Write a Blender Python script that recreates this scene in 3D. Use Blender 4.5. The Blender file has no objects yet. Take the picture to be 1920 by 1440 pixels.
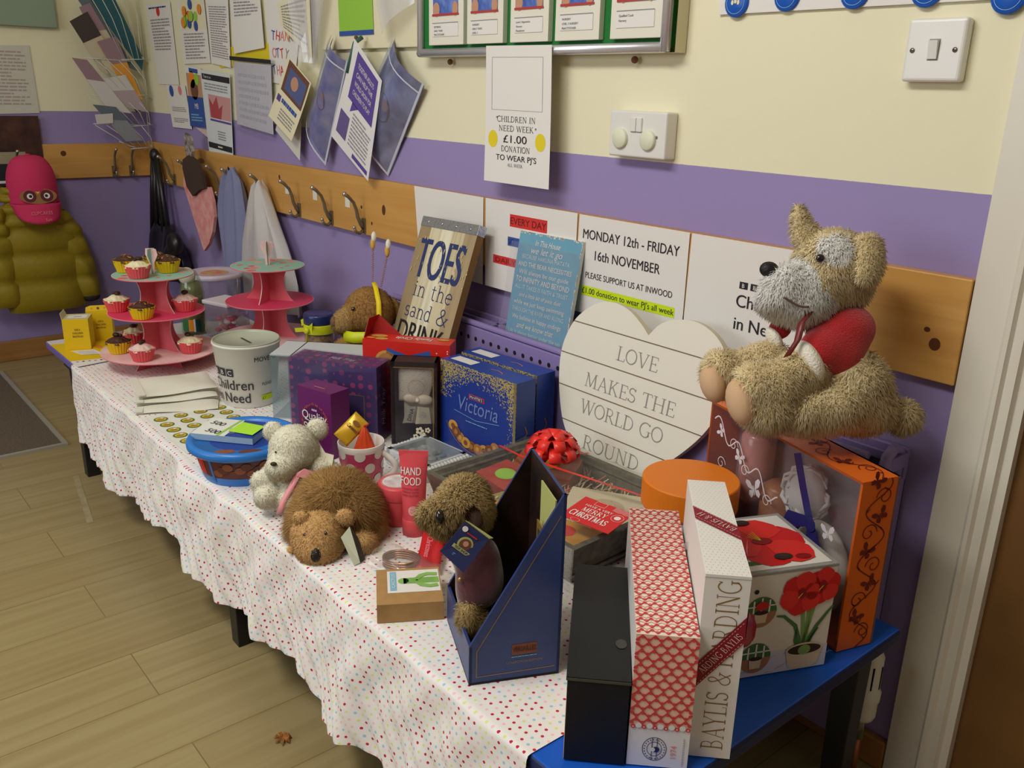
import bpy, bmesh, math, random
import numpy as np
from mathutils import Matrix, Vector
random.seed(7); rng = np.random.default_rng(7)
SC = bpy.context.scene; COL = SC.collection
PI = math.pi; R = math.radians

# ---------------------------------------------------------------- camera
cd = bpy.data.cameras.new('camera'); cam = bpy.data.objects.new('camera', cd); COL.objects.link(cam)
cam.location = (0.5411, -1.3493, 1.1232); cam.rotation_euler = (R(71.741), R(-1.446), R(50.217))
cd.sensor_width = 36; cd.lens = 31.216; cd.clip_start = .05; cd.clip_end = 50
SC.camera = cam
# ---------------------------------------------------------------- colour management, world, lights
vs = SC.view_settings; vs.view_transform = 'Standard'; vs.look = 'None'; vs.exposure = 0.0; vs.gamma = 1; vs.use_curve_mapping = False
SC.display_settings.display_device = 'sRGB'
SC.cycles.use_denoising = True
SC.cycles.max_bounces = 8; SC.cycles.transparent_max_bounces = 16; SC.cycles.diffuse_bounces = 4
SC.cycles.sample_clamp_indirect = 6; SC.cycles.caustics_reflective = False; SC.cycles.caustics_refractive = False
w = bpy.data.worlds.new('world'); SC.world = w; w.use_nodes = True
w.node_tree.nodes['Background'].inputs[0].default_value = (.85, .92, 1, 1); w.node_tree.nodes['Background'].inputs[1].default_value = .5
def area(name, loc, target, sx, sy, power, col):
    l = bpy.data.lights.new(name, 'AREA'); l.shape = 'RECTANGLE'; l.size = sx; l.size_y = sy; l.energy = power; l.color = col
    o = bpy.data.objects.new(name, l); COL.objects.link(o); o.location = loc
    o.rotation_euler = (Vector(target) - Vector(loc)).to_track_quat('-Z', 'Y').to_euler(); return o
area('ceiling_lamp', (-.45, -1.8, 2.4), (-.25, -.9, .2), 1.5, .5, 41, (1, .975, .93))
area('ceiling_lamp', (-1.7, -1.9, 2.4), (-1.7, -1.6, 0), 1.2, .3, 4.5, (1, .95, .87))
area('window_daylight', (-1.5, -3.5, 1.5), (-1.2, 0, .8), 1.7, 1.1, 22, (.88, .94, 1))

# ---------------------------------------------------------------- materials
def lin(c):
    return tuple(((x/255)/12.92 if x <= 10.3 else ((x/255+.055)/1.055)**2.4) for x in c[:3]) + (1,)
_M = {}
def mat(name, col, rough=.6, metal=0, spec=.4, bump=None, var=None, coat=0, sheen=0, col2=None, sub=0):
    """principled material; bump=(scale,strength), var=(scale,amount) blends towards col2 or a darker tone by noise"""
    if name in _M: return _M[name]
    m = bpy.data.materials.new(name); m.use_nodes = True; nt = m.node_tree; b = nt.nodes['Principled BSDF']
    b.inputs['Base Color'].default_value = lin(col); b.inputs['Roughness'].default_value = rough; b.inputs['Metallic'].default_value = metal
    b.inputs['Specular IOR Level'].default_value = spec; b.inputs['Coat Weight'].default_value = coat; b.inputs['Sheen Weight'].default_value = sheen
    tc = nt.nodes.new('ShaderNodeTexCoord')
    if var:
        n = nt.nodes.new('ShaderNodeTexNoise'); n.inputs['Scale'].default_value = var[0]; n.inputs['Detail'].default_value = 5
        nt.links.new(tc.outputs['Object'], n.inputs['Vector'])
        r = nt.nodes.new('ShaderNodeValToRGB'); r.color_ramp.elements[0].position = .35; r.color_ramp.elements[1].position = .65
        c2 = lin(col2) if col2 else tuple(x*(1-var[1]) for x in lin(col)[:3])+(1,)
        r.color_ramp.elements[0].color = lin(col); r.color_ramp.elements[1].color = c2
        nt.links.new(n.outputs['Fac'], r.inputs[0]); nt.links.new(r.outputs[0], b.inputs['Base Color'])
    if bump:
        n = nt.nodes.new('ShaderNodeTexNoise'); n.inputs['Scale'].default_value = bump[0]; n.inputs['Detail'].default_value = 4
        nt.links.new(tc.outputs['Object'], n.inputs['Vector'])
        bp = nt.nodes.new('ShaderNodeBump'); bp.inputs['Strength'].default_value = bump[1]; bp.inputs['Distance'].default_value = .003
        nt.links.new(n.outputs['Fac'], bp.inputs['Height']); nt.links.new(bp.outputs[0], b.inputs['Normal'])
    _M[name] = m; return m
def film(name, tint=(255,255,255), gloss=.12, rough=.08, haze=0.0, hazecol=(235,235,235)):
    """thin clear plastic: see-through with a faint shine and a little haze"""
    if name in _M: return _M[name]
    m = bpy.data.materials.new(name); m.use_nodes = True; nt = m.node_tree; nt.nodes.remove(nt.nodes['Principled BSDF'])
    t = nt.nodes.new('ShaderNodeBsdfTransparent'); t.inputs[0].default_value = lin(tint)
    g = nt.nodes.new('ShaderNodeBsdfGlossy'); g.inputs['Roughness'].default_value = rough
    lw = nt.nodes.new('ShaderNodeLayerWeight'); lw.inputs[0].default_value = .25
    ma = nt.nodes.new('ShaderNodeMath'); ma.operation = 'MULTIPLY_ADD'; ma.inputs[1].default_value = .3; ma.inputs[2].default_value = gloss*.07
    nt.links.new(lw.outputs['Fresnel'], ma.inputs[0])
    d = nt.nodes.new('ShaderNodeBsdfDiffuse'); d.inputs[0].default_value = lin(hazecol)
    m0 = nt.nodes.new('ShaderNodeMixShader'); m0.inputs[0].default_value = haze
    nt.links.new(t.outputs[0], m0.inputs[1]); nt.links.new(d.outputs[0], m0.inputs[2])
    m1 = nt.nodes.new('ShaderNodeMixShader'); nt.links.new(ma.outputs[0], m1.inputs[0]); nt.links.new(m0.outputs[0], m1.inputs[1]); nt.links.new(g.outputs[0], m1.inputs[2])
    nt.links.new(m1.outputs[0], nt.nodes['Material Output'].inputs[0]); _M[name] = m; return m
class NT:
    """small helper to write node graphs"""
    def __init__(s, name, rough=.6, spec=.4):
        s.m = bpy.data.materials.new(name); s.m.use_nodes = True; s.t = s.m.node_tree; s.b = s.t.nodes['Principled BSDF']
        s.b.inputs['Roughness'].default_value = rough; s.b.inputs['Specular IOR Level'].default_value = spec
    def n(s, ty, **k):
        x = s.t.nodes.new('ShaderNode'+ty)
        for a, v in k.items(): setattr(x, a, v)
        return x
    def l(s, a, b): s.t.links.new(a, b)
    def math(s, op, a, b=None, c=None):
        x = s.n('Math', operation=op)
        for i, v in enumerate((a, b, c)):
            if v is None: continue
            if isinstance(v, (int, float)): x.inputs[i].default_value = v
            else: s.l(v, x.inputs[i])
        return x.outputs[0]
    def mix(s, f, a, b):
        x = s.n('Mix', data_type='RGBA')
        if isinstance(f, (int, float)): x.inputs[0].default_value = f
        else: s.l(f, x.inputs[0])
        for i, v in ((6, a), (7, b)):
            if isinstance(v, tuple): x.inputs[i].default_value = v
            else: s.l(v, x.inputs[i])
        return x.outputs[2]
    def coord(s, which='Object', scale=(1,1,1), rot=(0,0,0)):
        tc = s.n('TexCoord'); mp = s.n('Mapping'); mp.inputs['Scale'].default_value = scale; mp.inputs['Rotation'].default_value = rot
        s.l(tc.outputs[which], mp.inputs[0]); return mp.outputs[0]

# ---------------------------------------------------------------- mesh builder
_TXT = {}
def text_mesh(s, bold, shear, res=2):
    k = (s, res, shear)
    if k not in _TXT:
        cu = bpy.data.curves.new('t', 'FONT'); cu.body = s; cu.resolution_u = res; cu.shear = shear
        o = bpy.data.objects.new('t', cu); me = o.to_mesh()
        v = [tuple(p.co) for p in me.vertices]; f = [tuple(p.vertices) for p in me.polygons]; o.to_mesh_clear()
        bpy.data.objects.remove(o); bpy.data.curves.remove(cu); _TXT[k] = (v, f)
    return _TXT[k]
def arc(cx, cy, rx, ry, a0, a1, n=14):
    return [(cx+rx*math.cos(R(a0+(a1-a0)*i/n)), cy+ry*math.sin(R(a0+(a1-a0)*i/n))) for i in range(n+1)]
# a roman letter set drawn as thick and thin strokes: (points, weight) with serif bars (x, y, half width)
_T, _t = .115, .05
SERIF = {
 'L': (.62, [([(.17,0),(.17,1)],_T),([(.1,.025),(.58,.025),(.6,.22)],_t)], [(.17,.985,.14),(.14,.015,.14)]),
 'O': (.84, [(arc(.42,.5,.36,.49,0,360,28),.095)], []),
 'V': (.8, [([(.12,1),(.41,0)],_T),([(.41,0),(.7,1)],_t)], [(.13,.985,.13),(.69,.985,.11)]),
 'E': (.66, [([(.17,0),(.17,1)],_T),([(.1,.025),(.6,.025),(.63,.22)],_t),([(.1,.975),(.57,.975),(.59,.8)],_t),([(.2,.51),(.46,.51)],_t),([(.46,.42),(.46,.6)],_t)], []),
 'M': (1.0, [([(.16,0),(.2,1)],_t),([(.2,1),(.5,.05)],_T),([(.5,.05),(.8,1)],_t),([(.8,1),(.84,0)],_T)], [(.16,.015,.12),(.84,.015,.14),(.15,.985,.08),(.86,.985,.08)]),
 'A': (.82, [([(.12,0),(.42,1)],_t),([(.4,1),(.7,0)],_T),([(.24,.36),(.58,.36)],_t)], [(.12,.015,.11),(.7,.015,.13)]),
 'K': (.8, [([(.17,0),(.17,1)],_T),([(.2,.42),(.6,1)],_t),([(.34,.56),(.68,0)],_T)], [(.17,.985,.14),(.17,.015,.14),(.6,.985,.12),(.7,.015,.12)]),
 'S': (.6, [(arc(.3,.745,.2,.22,20,270,14)+arc(.3,.27,.22,.245,90,-160,14),.09),([(.5,.78),(.51,.97)],_t),([(.09,.2),(.08,.03)],_t)], []),
 'T': (.76, [([(.38,0),(.38,1)],_T),([(.06,.8),(.08,.975),(.68,.975),(.7,.8)],_t)], [(.38,.015,.14)]),
 'H': (.9, [([(.17,0),(.17,1)],_T),([(.72,0),(.72,1)],_T),([(.17,.51),(.72,.51)],_t)], [(.17,.985,.14),(.17,.015,.14),(.72,.985,.14),(.72,.015,.14)]),
 'W': (1.12, [([(.1,1),(.33,0)],_T),([(.33,0),(.56,1)],_t),([(.54,1),(.78,0)],_T),([(.78,0),(1.02,1)],_t)], [(.1,.985,.12),(.55,.985,.12),(1.02,.985,.1)]),
 'R': (.78, [([(.17,0),(.17,1)],_T),([(.17,.975),(.36,.975)]+arc(.36,.735,.2,.24,90,-90,10)+[(.17,.495)],.06),([(.36,.5),(.68,0)],_T)], [(.17,.985,.14),(.17,.015,.14),(.7,.015,.09)]),
 'D': (.84, [([(.17,0),(.17,1)],_T),([(.17,.97),(.34,.97)]+arc(.34,.5,.38,.47,90,-90,16)+[(.17,.03)],.075)], [(.14,.985,.11),(.14,.015,.11)]),
 'G': (.86, [(arc(.44,.5,.37,.49,45,325,22),.09),([(.7,.42),(.7,.1)],_T),([(.71,.82),(.72,.98)],_t)], [(.7,.43,.14)]),
 'U': (.86, [([(.17,1),(.17,.36)]+arc(.42,.3,.25,.29,180,270,8),_T),(arc(.42,.3,.27,.29,270,360,8)+[(.69,1)],_t)], [(.17,.985,.14),(.69,.985,.12)]),
 'N': (.88, [([(.18,0),(.18,1)],_t),([(.18,1),(.7,.02)],_T),([(.7,0),(.7,1)],_t)], [(.18,.015,.12),(.13,.985,.08),(.7,.985,.12)]),
 'B': (.74, [([(.17,0),(.17,1)],_T),([(.17,.975),(.34,.975)]+arc(.34,.745,.19,.23,90,-90,10)+[(.17,.515)],.06),([(.34,.515)]+arc(.36,.27,.24,.245,90,-90,10)+[(.17,.025)],.07)], [(.14,.985,.11),(.14,.015,.11)]),
 'Y': (.76, [([(.1,1),(.38,.48)],_T),([(.38,.48),(.66,1)],_t),([(.38,0),(.38,.5)],_T)], [(.1,.985,.12),(.66,.985,.1),(.38,.015,.14)]),
 'I': (.38, [([(.19,0),(.19,1)],_T)], [(.19,.985,.14),(.19,.015,.14)]),
 'P': (.7, [([(.17,0),(.17,1)],_T),([(.17,.975),(.36,.975)]+arc(.36,.735,.2,.24,90,-90,10)+[(.17,.495)],.06)], [(.17,.985,.14),(.17,.015,.14)]),
 'C': (.8, [(arc(.44,.5,.37,.49,45,318,22),.09),([(.71,.82),(.72,.98)],_t)], []),
 'J': (.45, [([(.26,1),(.26,.1)]+arc(.14,.05,.12,.15,0,-90,6),_T)], [(.26,.985,.14)]),
 '&': (.86, [([(.8,.5),(.62,.2)]+arc(.36,.24,.27,.23,-30,-250,14)+[(.5,.66)]+arc(.4,.81,.15,.17,-30,200,10)+[(.4,.5),(.78,0)],.075)], [(.78,.5,.12)]),
 'i': (.34, [([(.17,0),(.17,.66)],.1),(arc(.17,.87,.03,.03,0,360,8),.07)], [(.17,.02,.13),(.12,.65,.08)]),
 'n': (.62, [([(.15,0),(.15,.66)],.09),([(.15,.45)]+arc(.32,.44,.16,.2,140,0,8)+[(.48,0)],.085)], [(.15,.02,.11),(.48,.02,.11),(.1,.65,.07)]),
 't': (.44, [([(.2,.88),(.2,.16)]+arc(.31,.14,.11,.13,180,300,6),.09),([(.06,.65),(.38,.65)],.06)], []),
 'h': (.64, [([(.15,0),(.15,1)],.09),([(.15,.45)]+arc(.32,.44,.16,.2,140,0,8)+[(.48,0)],.085)], [(.15,.02,.11),(.48,.02,.11),(.1,.98,.07)]),
 'e': (.56, [([(.1,.36),(.47,.36)]+arc(.28,.33,.2,.32,10,315,16),.085)], []),
 's': (.5, [(arc(.25,.48,.15,.16,30,270,10)+arc(.25,.17,.17,.155,90,-150,10),.08)], []),
 'a': (.56, [(arc(.26,.5,.16,.15,150,0,8)+[(.42,.1),(.5,.04)],.085),(arc(.25,.19,.17,.17,60,420,14),.075)], []),
 'd': (.62, [([(.47,1),(.47,0)],.09),(arc(.29,.33,.2,.32,30,330,14),.08)], [(.41,.98,.08),(.5,.02,.08)]),
}
class MB:
    def __init__(s): s.v = []; s.f = []; s.mi = []; s.sm = []; s.mats = []; s.M = Matrix(); s.warp = None; s.uv = {}
    def at(s, M=None): s.M = M if M is not None else Matrix(); return s
    def add(s, vs, fs, m, smooth=False):
        if m not in s.mats: s.mats.append(m)
        k = s.mats.index(m); b = len(s.v)
        if s.warp: vs = [s.warp(*p) for p in vs]
        M = s.M; s.v += [tuple(M @ Vector(p)) for p in vs]
        for f in fs: s.f.append(tuple(i+b for i in f)); s.mi.append(k); s.sm.append(smooth)
        return s
    def box(s, x0, x1, y0, y1, z0, z1, m, **faces):
        vs = [(x0,y0,z0),(x1,y0,z0),(x1,y1,z0),(x0,y1,z0),(x0,y0,z1),(x1,y0,z1),(x1,y1,z1),(x0,y1,z1)]
        F = dict(bottom=(0,3,2,1), top=(4,5,6,7), front=(0,1,5,4), right=(1,2,6,5), back=(2,3,7,6), left=(3,0,4,7))
        b = len(s.v); M = s.M; s.v += [tuple(M @ Vector(s.warp(*p) if s.warp else p)) for p in vs]
        for n, f in F.items():
            mm = faces.get(n, m)
            if mm is None: continue
            if mm not in s.mats: s.mats.append(mm)
            s.f.append(tuple(i+b for i in f)); s.mi.append(s.mats.index(mm)); s.sm.append(False)
        return s
    def poly(s, pts, m, e=1):
        return s.add([(x, y, e*.0004) for x, y in pts], [tuple(range(len(pts)))], m)
    def rect(s, x0, y0, x1, y1, m, e=1, nx=1, ny=1):
        vs = [(x0+(x1-x0)*i/nx, y0+(y1-y0)*j/ny, e*.0004) for j in range(ny+1) for i in range(nx+1)]
        return s.add(vs, [(j*(nx+1)+i, j*(nx+1)+i+1, (j+1)*(nx+1)+i+1, (j+1)*(nx+1)+i) for j in range(ny) for i in range(nx)], m)
    def disc(s, cx, cy, r, m, e=1, n=16, ry=None, r0=0):
        ry = ry or r
        o = [(cx+r*math.cos(2*PI*i/n), cy+ry*math.sin(2*PI*i/n)) for i in range(n)]
        if not r0: return s.poly(o, m, e)
        q = r0/r; i_ = [(cx+(x-cx)*q, cy+(y-cy)*q) for x, y in o]
        return s.add([(x, y, e*.0004) for x, y in o+i_], [(i, (i+1)%n, n+(i+1)%n, n+i) for i in range(n)], m)
    def strip(s, pts, w, m, e=1, taper=None):
        """flat line of width w through pts in the frame's plane"""
        n = len(pts); L = []; Rr = []
        for i in range(n):
            a = pts[max(i-1,0)]; b = pts[min(i+1,n-1)]; dx, dy = b[0]-a[0], b[1]-a[1]; l = math.hypot(dx, dy) or 1
            ww = w/2*(1 if taper is None else taper[0]+(taper[1]-taper[0])*i/(n-1))
            nx, ny = -dy/l*ww, dx/l*ww
            if 0 < i < n-1:
                p = pts[i]; d1 = (p[0]-a[0], p[1]-a[1]); d2 = (b[0]-p[0], b[1]-p[1]); l1 = math.hypot(*d1) or 1; l2 = math.hypot(*d2) or 1
                c = (d1[0]*d2[0]+d1[1]*d2[1])/(l1*l2); k = min(1/max(math.sqrt(max((1+c)/2, 0)), .5), 1.6); nx *= k; ny *= k
            L.append((pts[i][0]+nx, pts[i][1]+ny, e*.0004)); Rr.append((pts[i][0]-nx, pts[i][1]-ny, e*.0004))
        return s.add(L+Rr, [(i, n+i, n+i+1, i+1) for i in range(n-1)], m)
    def prism(s, pts, z0, z1, m, side=None, bottom=None):
        n = len(pts); s.add([(x, y, z1) for x, y in pts], [tuple(range(n))], m)
        s.add([(x, y, z0) for x, y in pts], [tuple(range(n))[::-1]], bottom or m)
        return s.add([(x, y, z0) for x, y in pts]+[(x, y, z1) for x, y in pts], [(i, (i+1)%n, n+(i+1)%n, n+i) for i in range(n)], side or m)
    def lathe(s, prof, m, n=32, c=(0,0), smooth=True, sx=1, sy=1):
        vs = []; fs = []
        for r, z in prof:
            for i in range(n): a = 2*PI*i/n; vs.append((c[0]+r*sx*math.cos(a), c[1]+r*sy*math.sin(a), z))
        for j in range(len(prof)-1):
            for i in range(n): fs.append((j*n+i, j*n+(i+1)%n, (j+1)*n+(i+1)%n, (j+1)*n+i))
        return s.add(vs, fs, m, smooth)
    def tube(s, pts, r, m, n=8, closed=False):
        pts = [Vector(p) for p in pts]; N = len(pts); rs = r if isinstance(r, (list, tuple)) else [r]*N; vs = []; fs = []; up = None
        for i, p in enumerate(pts):
            t = (pts[(i+1)%N if closed else min(i+1,N-1)]-pts[(i-1)%N if closed else max(i-1,0)]).normalized()
            if up is None: up = t.orthogonal().normalized()
            up = (up-t*up.dot(t)).normalized(); b = t.cross(up)
            for k in range(n): a = 2*PI*k/n; vs.append(tuple(p+(up*math.cos(a)+b*math.sin(a))*rs[i]))
        for i in range(N if closed else N-1):
            j = (i+1)%N
            for k in range(n): fs.append((i*n+k, i*n+(k+1)%n, j*n+(k+1)%n, j*n+k))
        if not closed: fs += [tuple(range(n))[::-1], tuple(range((N-1)*n, N*n))]
        return s.add(vs, fs, m, True)
    def ell(s, c, r, m, n=16, k=10, Rm=None):
        r = r if isinstance(r, (tuple, list)) else (r, r, r); vs = []; fs = []
        for j in range(k+1):
            th = PI*j/k
            for i in range(n):
                a = 2*PI*i/n; p = Vector((r[0]*math.sin(th)*math.cos(a), r[1]*math.sin(th)*math.sin(a), r[2]*math.cos(th)))
                if Rm: p = Rm @ p
                vs.append((c[0]+p.x, c[1]+p.y, c[2]+p.z))
        for j in range(k):
            for i in range(n): fs.append((j*n+i, (j+1)*n+i, (j+1)*n+(i+1)%n, j*n+(i+1)%n))
        return s.add(vs, fs, m, True)
    def grid(s, fn, nu, nv, m, smooth=True, uv=None):
        vs = [fn(i/nu, j/nv) for j in range(nv+1) for i in range(nu+1)]
        fs = [(j*(nu+1)+i, j*(nu+1)+i+1, (j+1)*(nu+1)+i+1, (j+1)*(nu+1)+i) for j in range(nv) for i in range(nu)]
        if uv:
            b = len(s.v)
            for j in range(nv+1):
                for i in range(nu+1): s.uv[b+j*(nu+1)+i] = uv(i/nu, j/nv)
        return s.add(vs, fs, m, smooth)
    def text(s, t, x, y, h, m, align='c', w=None, bold=0, shear=0, e=2, rot=0, serif=False, track=1.0, weight=1.0):
        """printed text: h = capital height, (x, y) = baseline point; w squeezes it to a given width"""
        if serif:
            X = 0; P = []
            for ch in t:
                if ch == ' ': X += .38; continue
                g = SERIF.get(ch) or SERIF.get(ch.upper())
                if not g: X += .4; continue
                for pts, wt in g[1]: P.append(([(X+a, b) for a, b in pts], wt*weight))
                for sx, sy, hw in g[2]: P.append(([(X+sx-hw, sy), (X+sx+hw, sy)], .035))
                X += g[0]*track
            W = X*h; k = (w/W) if w else 1; x0 = x-(W*k/2 if align == 'c' else W*k if align == 'r' else 0)
            ca, sa = math.cos(R(rot)), math.sin(R(rot))
            for pts, wt in P:
                q = [(x0+a*h*k-x, b*h) for a, b in pts]; q = [(x+a*ca-b*sa, y+a*sa+b*ca) for a, b in q]
                s.strip(q, wt*h, m, e)
            return s
        if bold:
            q = bold*h*.7
            for k in (-1, 1): s.text(t, x+q*k*math.cos(R(rot)), y+q*k*math.sin(R(rot)), h, m, align, w, 0, shear, e+.2*k, rot)
        v, f = text_mesh(t, 0, shear, 5 if h > .012 else 2)
        if not v: return s
        x0 = min(p[0] for p in v); x1 = max(p[0] for p in v); sc = h/.7; W = (x1-x0)*sc; k = (w/W) if w else 1
        ox = x-(W*k/2 if align == 'c' else W*k if align == 'r' else 0); ca, sa = math.cos(R(rot)), math.sin(R(rot)); vs = []
        for p in v:
            a = ox-x+(p[0]-x0)*sc*k; b = p[1]*sc; vs.append((x+a*ca-b*sa, y+a*sa+b*ca, e*.0004))
        return s.add(vs, f, m)
    def lines(s, x0, x1, y1, y0, n, m, e=2, th=.45):
        """rows of print too small to read"""
        for i in range(n):
            y = y1-(y1-y0)*(i+.5)/n; hh = (y1-y0)/n*th/2; x = x0; end = x1-(x1-x0)*random.choice((0,0,.05,.1,.3))
            while x < end:
                L = min(random.uniform(.06,.2)*(x1-x0), end-x); s.rect(x, y-hh, x+L, y+hh, m, e); x += L+.022*(x1-x0)
        return s
    def build(s, name, parent=None, loc=None, rz=0, bevel=0, solid=0, seg=2):
        me = bpy.data.meshes.new(name); me.from_pydata(s.v, [], s.f)
        for m in s.mats: me.materials.append(m)
        me.polygons.foreach_set('material_index', s.mi); me.polygons.foreach_set('use_smooth', s.sm)
        if s.uv:
            ul = me.uv_layers.new(name='UVMap')
            for l in me.loops: ul.data[l.index].uv = s.uv.get(l.vertex_index, (0, 0))
        me.update(); o = bpy.data.objects.new(name, me); COL.objects.link(o)
        if parent: o.parent = parent
        if loc: o.location = loc
        o.rotation_euler.z = R(rz)
        if solid: q = o.modifiers.new('solid', 'SOLIDIFY'); q.thickness = solid; q.offset = -1
        if bevel: q = o.modifiers.new('bevel', 'BEVEL'); q.width = bevel; q.segments = seg; q.limit_method = 'ANGLE'; q.angle_limit = R(40)
        return o
def frame(o, X, Y):
    """a drawing plane: origin, right and up directions"""
    X = Vector(X).normalized(); Y = Vector(Y).normalized(); N = X.cross(Y); M = Matrix.Identity(4)
    for i, a in enumerate((X, Y, N)):
        for j in range(3): M[j][i] = a[j]
    for j in range(3): M[j][3] = o[j]
    return M
def front(w, d): return frame((-w/2, -d/2, 0), (1,0,0), (0,0,1))
def right(w, d): return frame((w/2, -d/2, 0), (0,1,0), (0,0,1))
def left(w, d): return frame((-w/2, d/2, 0), (0,-1,0), (0,0,1))
def top(w, d, h): return frame((-w/2, -d/2, h), (1,0,0), (0,1,0))
def tag(o, label, cat, group=None, kind=None):
    if label: o['label'] = label
    if cat: o['category'] = cat
    if group: o['group'] = group
    if kind: o['kind'] = kind
    return o
def thing(name, label, cat, loc=(0,0,0), rz=0, group=None):
    o = bpy.data.objects.new(name, None); COL.objects.link(o); o.location = loc; o.rotation_euler.z = R(rz); o.empty_display_size = .02
    return tag(o, label, cat, group)
def struct(name, mb, label=None, **k): return tag(mb.build(name, **k), label, None, None, 'structure')
def copy_tree(o, parent=None):
    c = o.copy(); COL.objects.link(c)
    if parent: c.parent = parent
    for ch in list(o.children): copy_tree(ch, c)
    return c
# ---------------------------------------------------------------- soft bodies
CAMR = cam.rotation_euler.to_matrix()
def ellp(c, r, ang=0, Rm=None):
    Rm = Rm or (CAMR @ Matrix.Rotation(R(ang), 3, 'Z')); return (np.array(c), np.array(r), np.array(Rm))
def sdf(P, prims, k):
    d = None
    for c, r, Rm in prims:
        q = (P-c) @ Rm; k0 = np.linalg.norm(q/r, axis=-1); k1 = np.linalg.norm(q/(r*r), axis=-1)+1e-9; e = k0*(k0-1)/k1
        if d is None: d = e
        else: h = np.clip(.5+.5*(d-e)/k, 0, 1); d = d*(1-h)+e*h-k*h*(1-h)
    return d
def grad(P, prims, k):
    e = .0015; g = np.stack([sdf(P+np.eye(3)[i]*e, prims, k)-sdf(P-np.eye(3)[i]*e, prims, k) for i in range(3)], -1)
    return g/(np.linalg.norm(g, axis=-1, keepdims=True)+1e-9)
def blob(prims, h=.005, k=.012, zmin=None):
    """one continuous surface around the blended ellipsoids"""
    lo = np.min([c-np.max(r)*1.05 for c, r, _ in prims], 0)-2*h; hi = np.max([c+np.max(r)*1.05 for c, r, _ in prims], 0)+2*h
    n = np.ceil((hi-lo)/h).astype(int)+1; G = np.stack(np.meshgrid(*[lo[i]+h*np.arange(n[i]) for i in range(3)], indexing='ij'), -1)
    D = sdf(G.reshape(-1,3), prims, k).reshape(n)
    if zmin is not None: D = np.maximum(D, zmin-G[..., 2])
    S = D < 0; c8 = [(a,b,c) for a in (0,1) for b in (0,1) for c in (0,1)]
    sl = lambda A, o: A[o[0]:A.shape[0]-1+o[0], o[1]:A.shape[1]-1+o[1], o[2]:A.shape[2]-1+o[2]]
    cnt = sum(sl(S, o).astype(int) for o in c8); mask = (cnt > 0) & (cnt < 8)
    acc = np.zeros(mask.shape+(3,)); nn = np.zeros(mask.shape)
    for o in c8:
        for ax in range(3):
            if o[ax]: continue
            q = list(o); q[ax] = 1; da, db = sl(D, o), sl(D, q); x = (da < 0) != (db < 0)
            t = np.where(x, da/np.where(x, da-db, 1), 0); p = np.zeros(mask.shape+(3,)); p[...] = o; p[..., ax] = t
            acc += p*x[..., None]; nn += x
    ii = np.argwhere(mask); V = lo+h*(ii+acc[mask]/nn[mask][:, None]); idx = -np.ones(mask.shape, int); idx[mask] = np.arange(len(ii)); F = []
    for ax in range(3):
        u, v = (ax+1) % 3, (ax+2) % 3; a = [slice(1, -1)]*3; a[ax] = slice(0, -1); b = list(a); b[ax] = slice(1, None)
        s0 = S[tuple(a)]; s1 = S[tuple(b)]; e = np.argwhere(s0 != s1)
        for p in e:
            q = p.copy(); q[u] += 1; q[v] += 1; flip = s0[tuple(p)]
            def cell(du, dv):
                z = q.copy(); z[u] -= du; z[v] -= dv; return idx[tuple(z)]
            f = (cell(1,1), cell(0,1), cell(0,0), cell(1,0)); F.append(f if flip else f[::-1])
    return V, F
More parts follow.
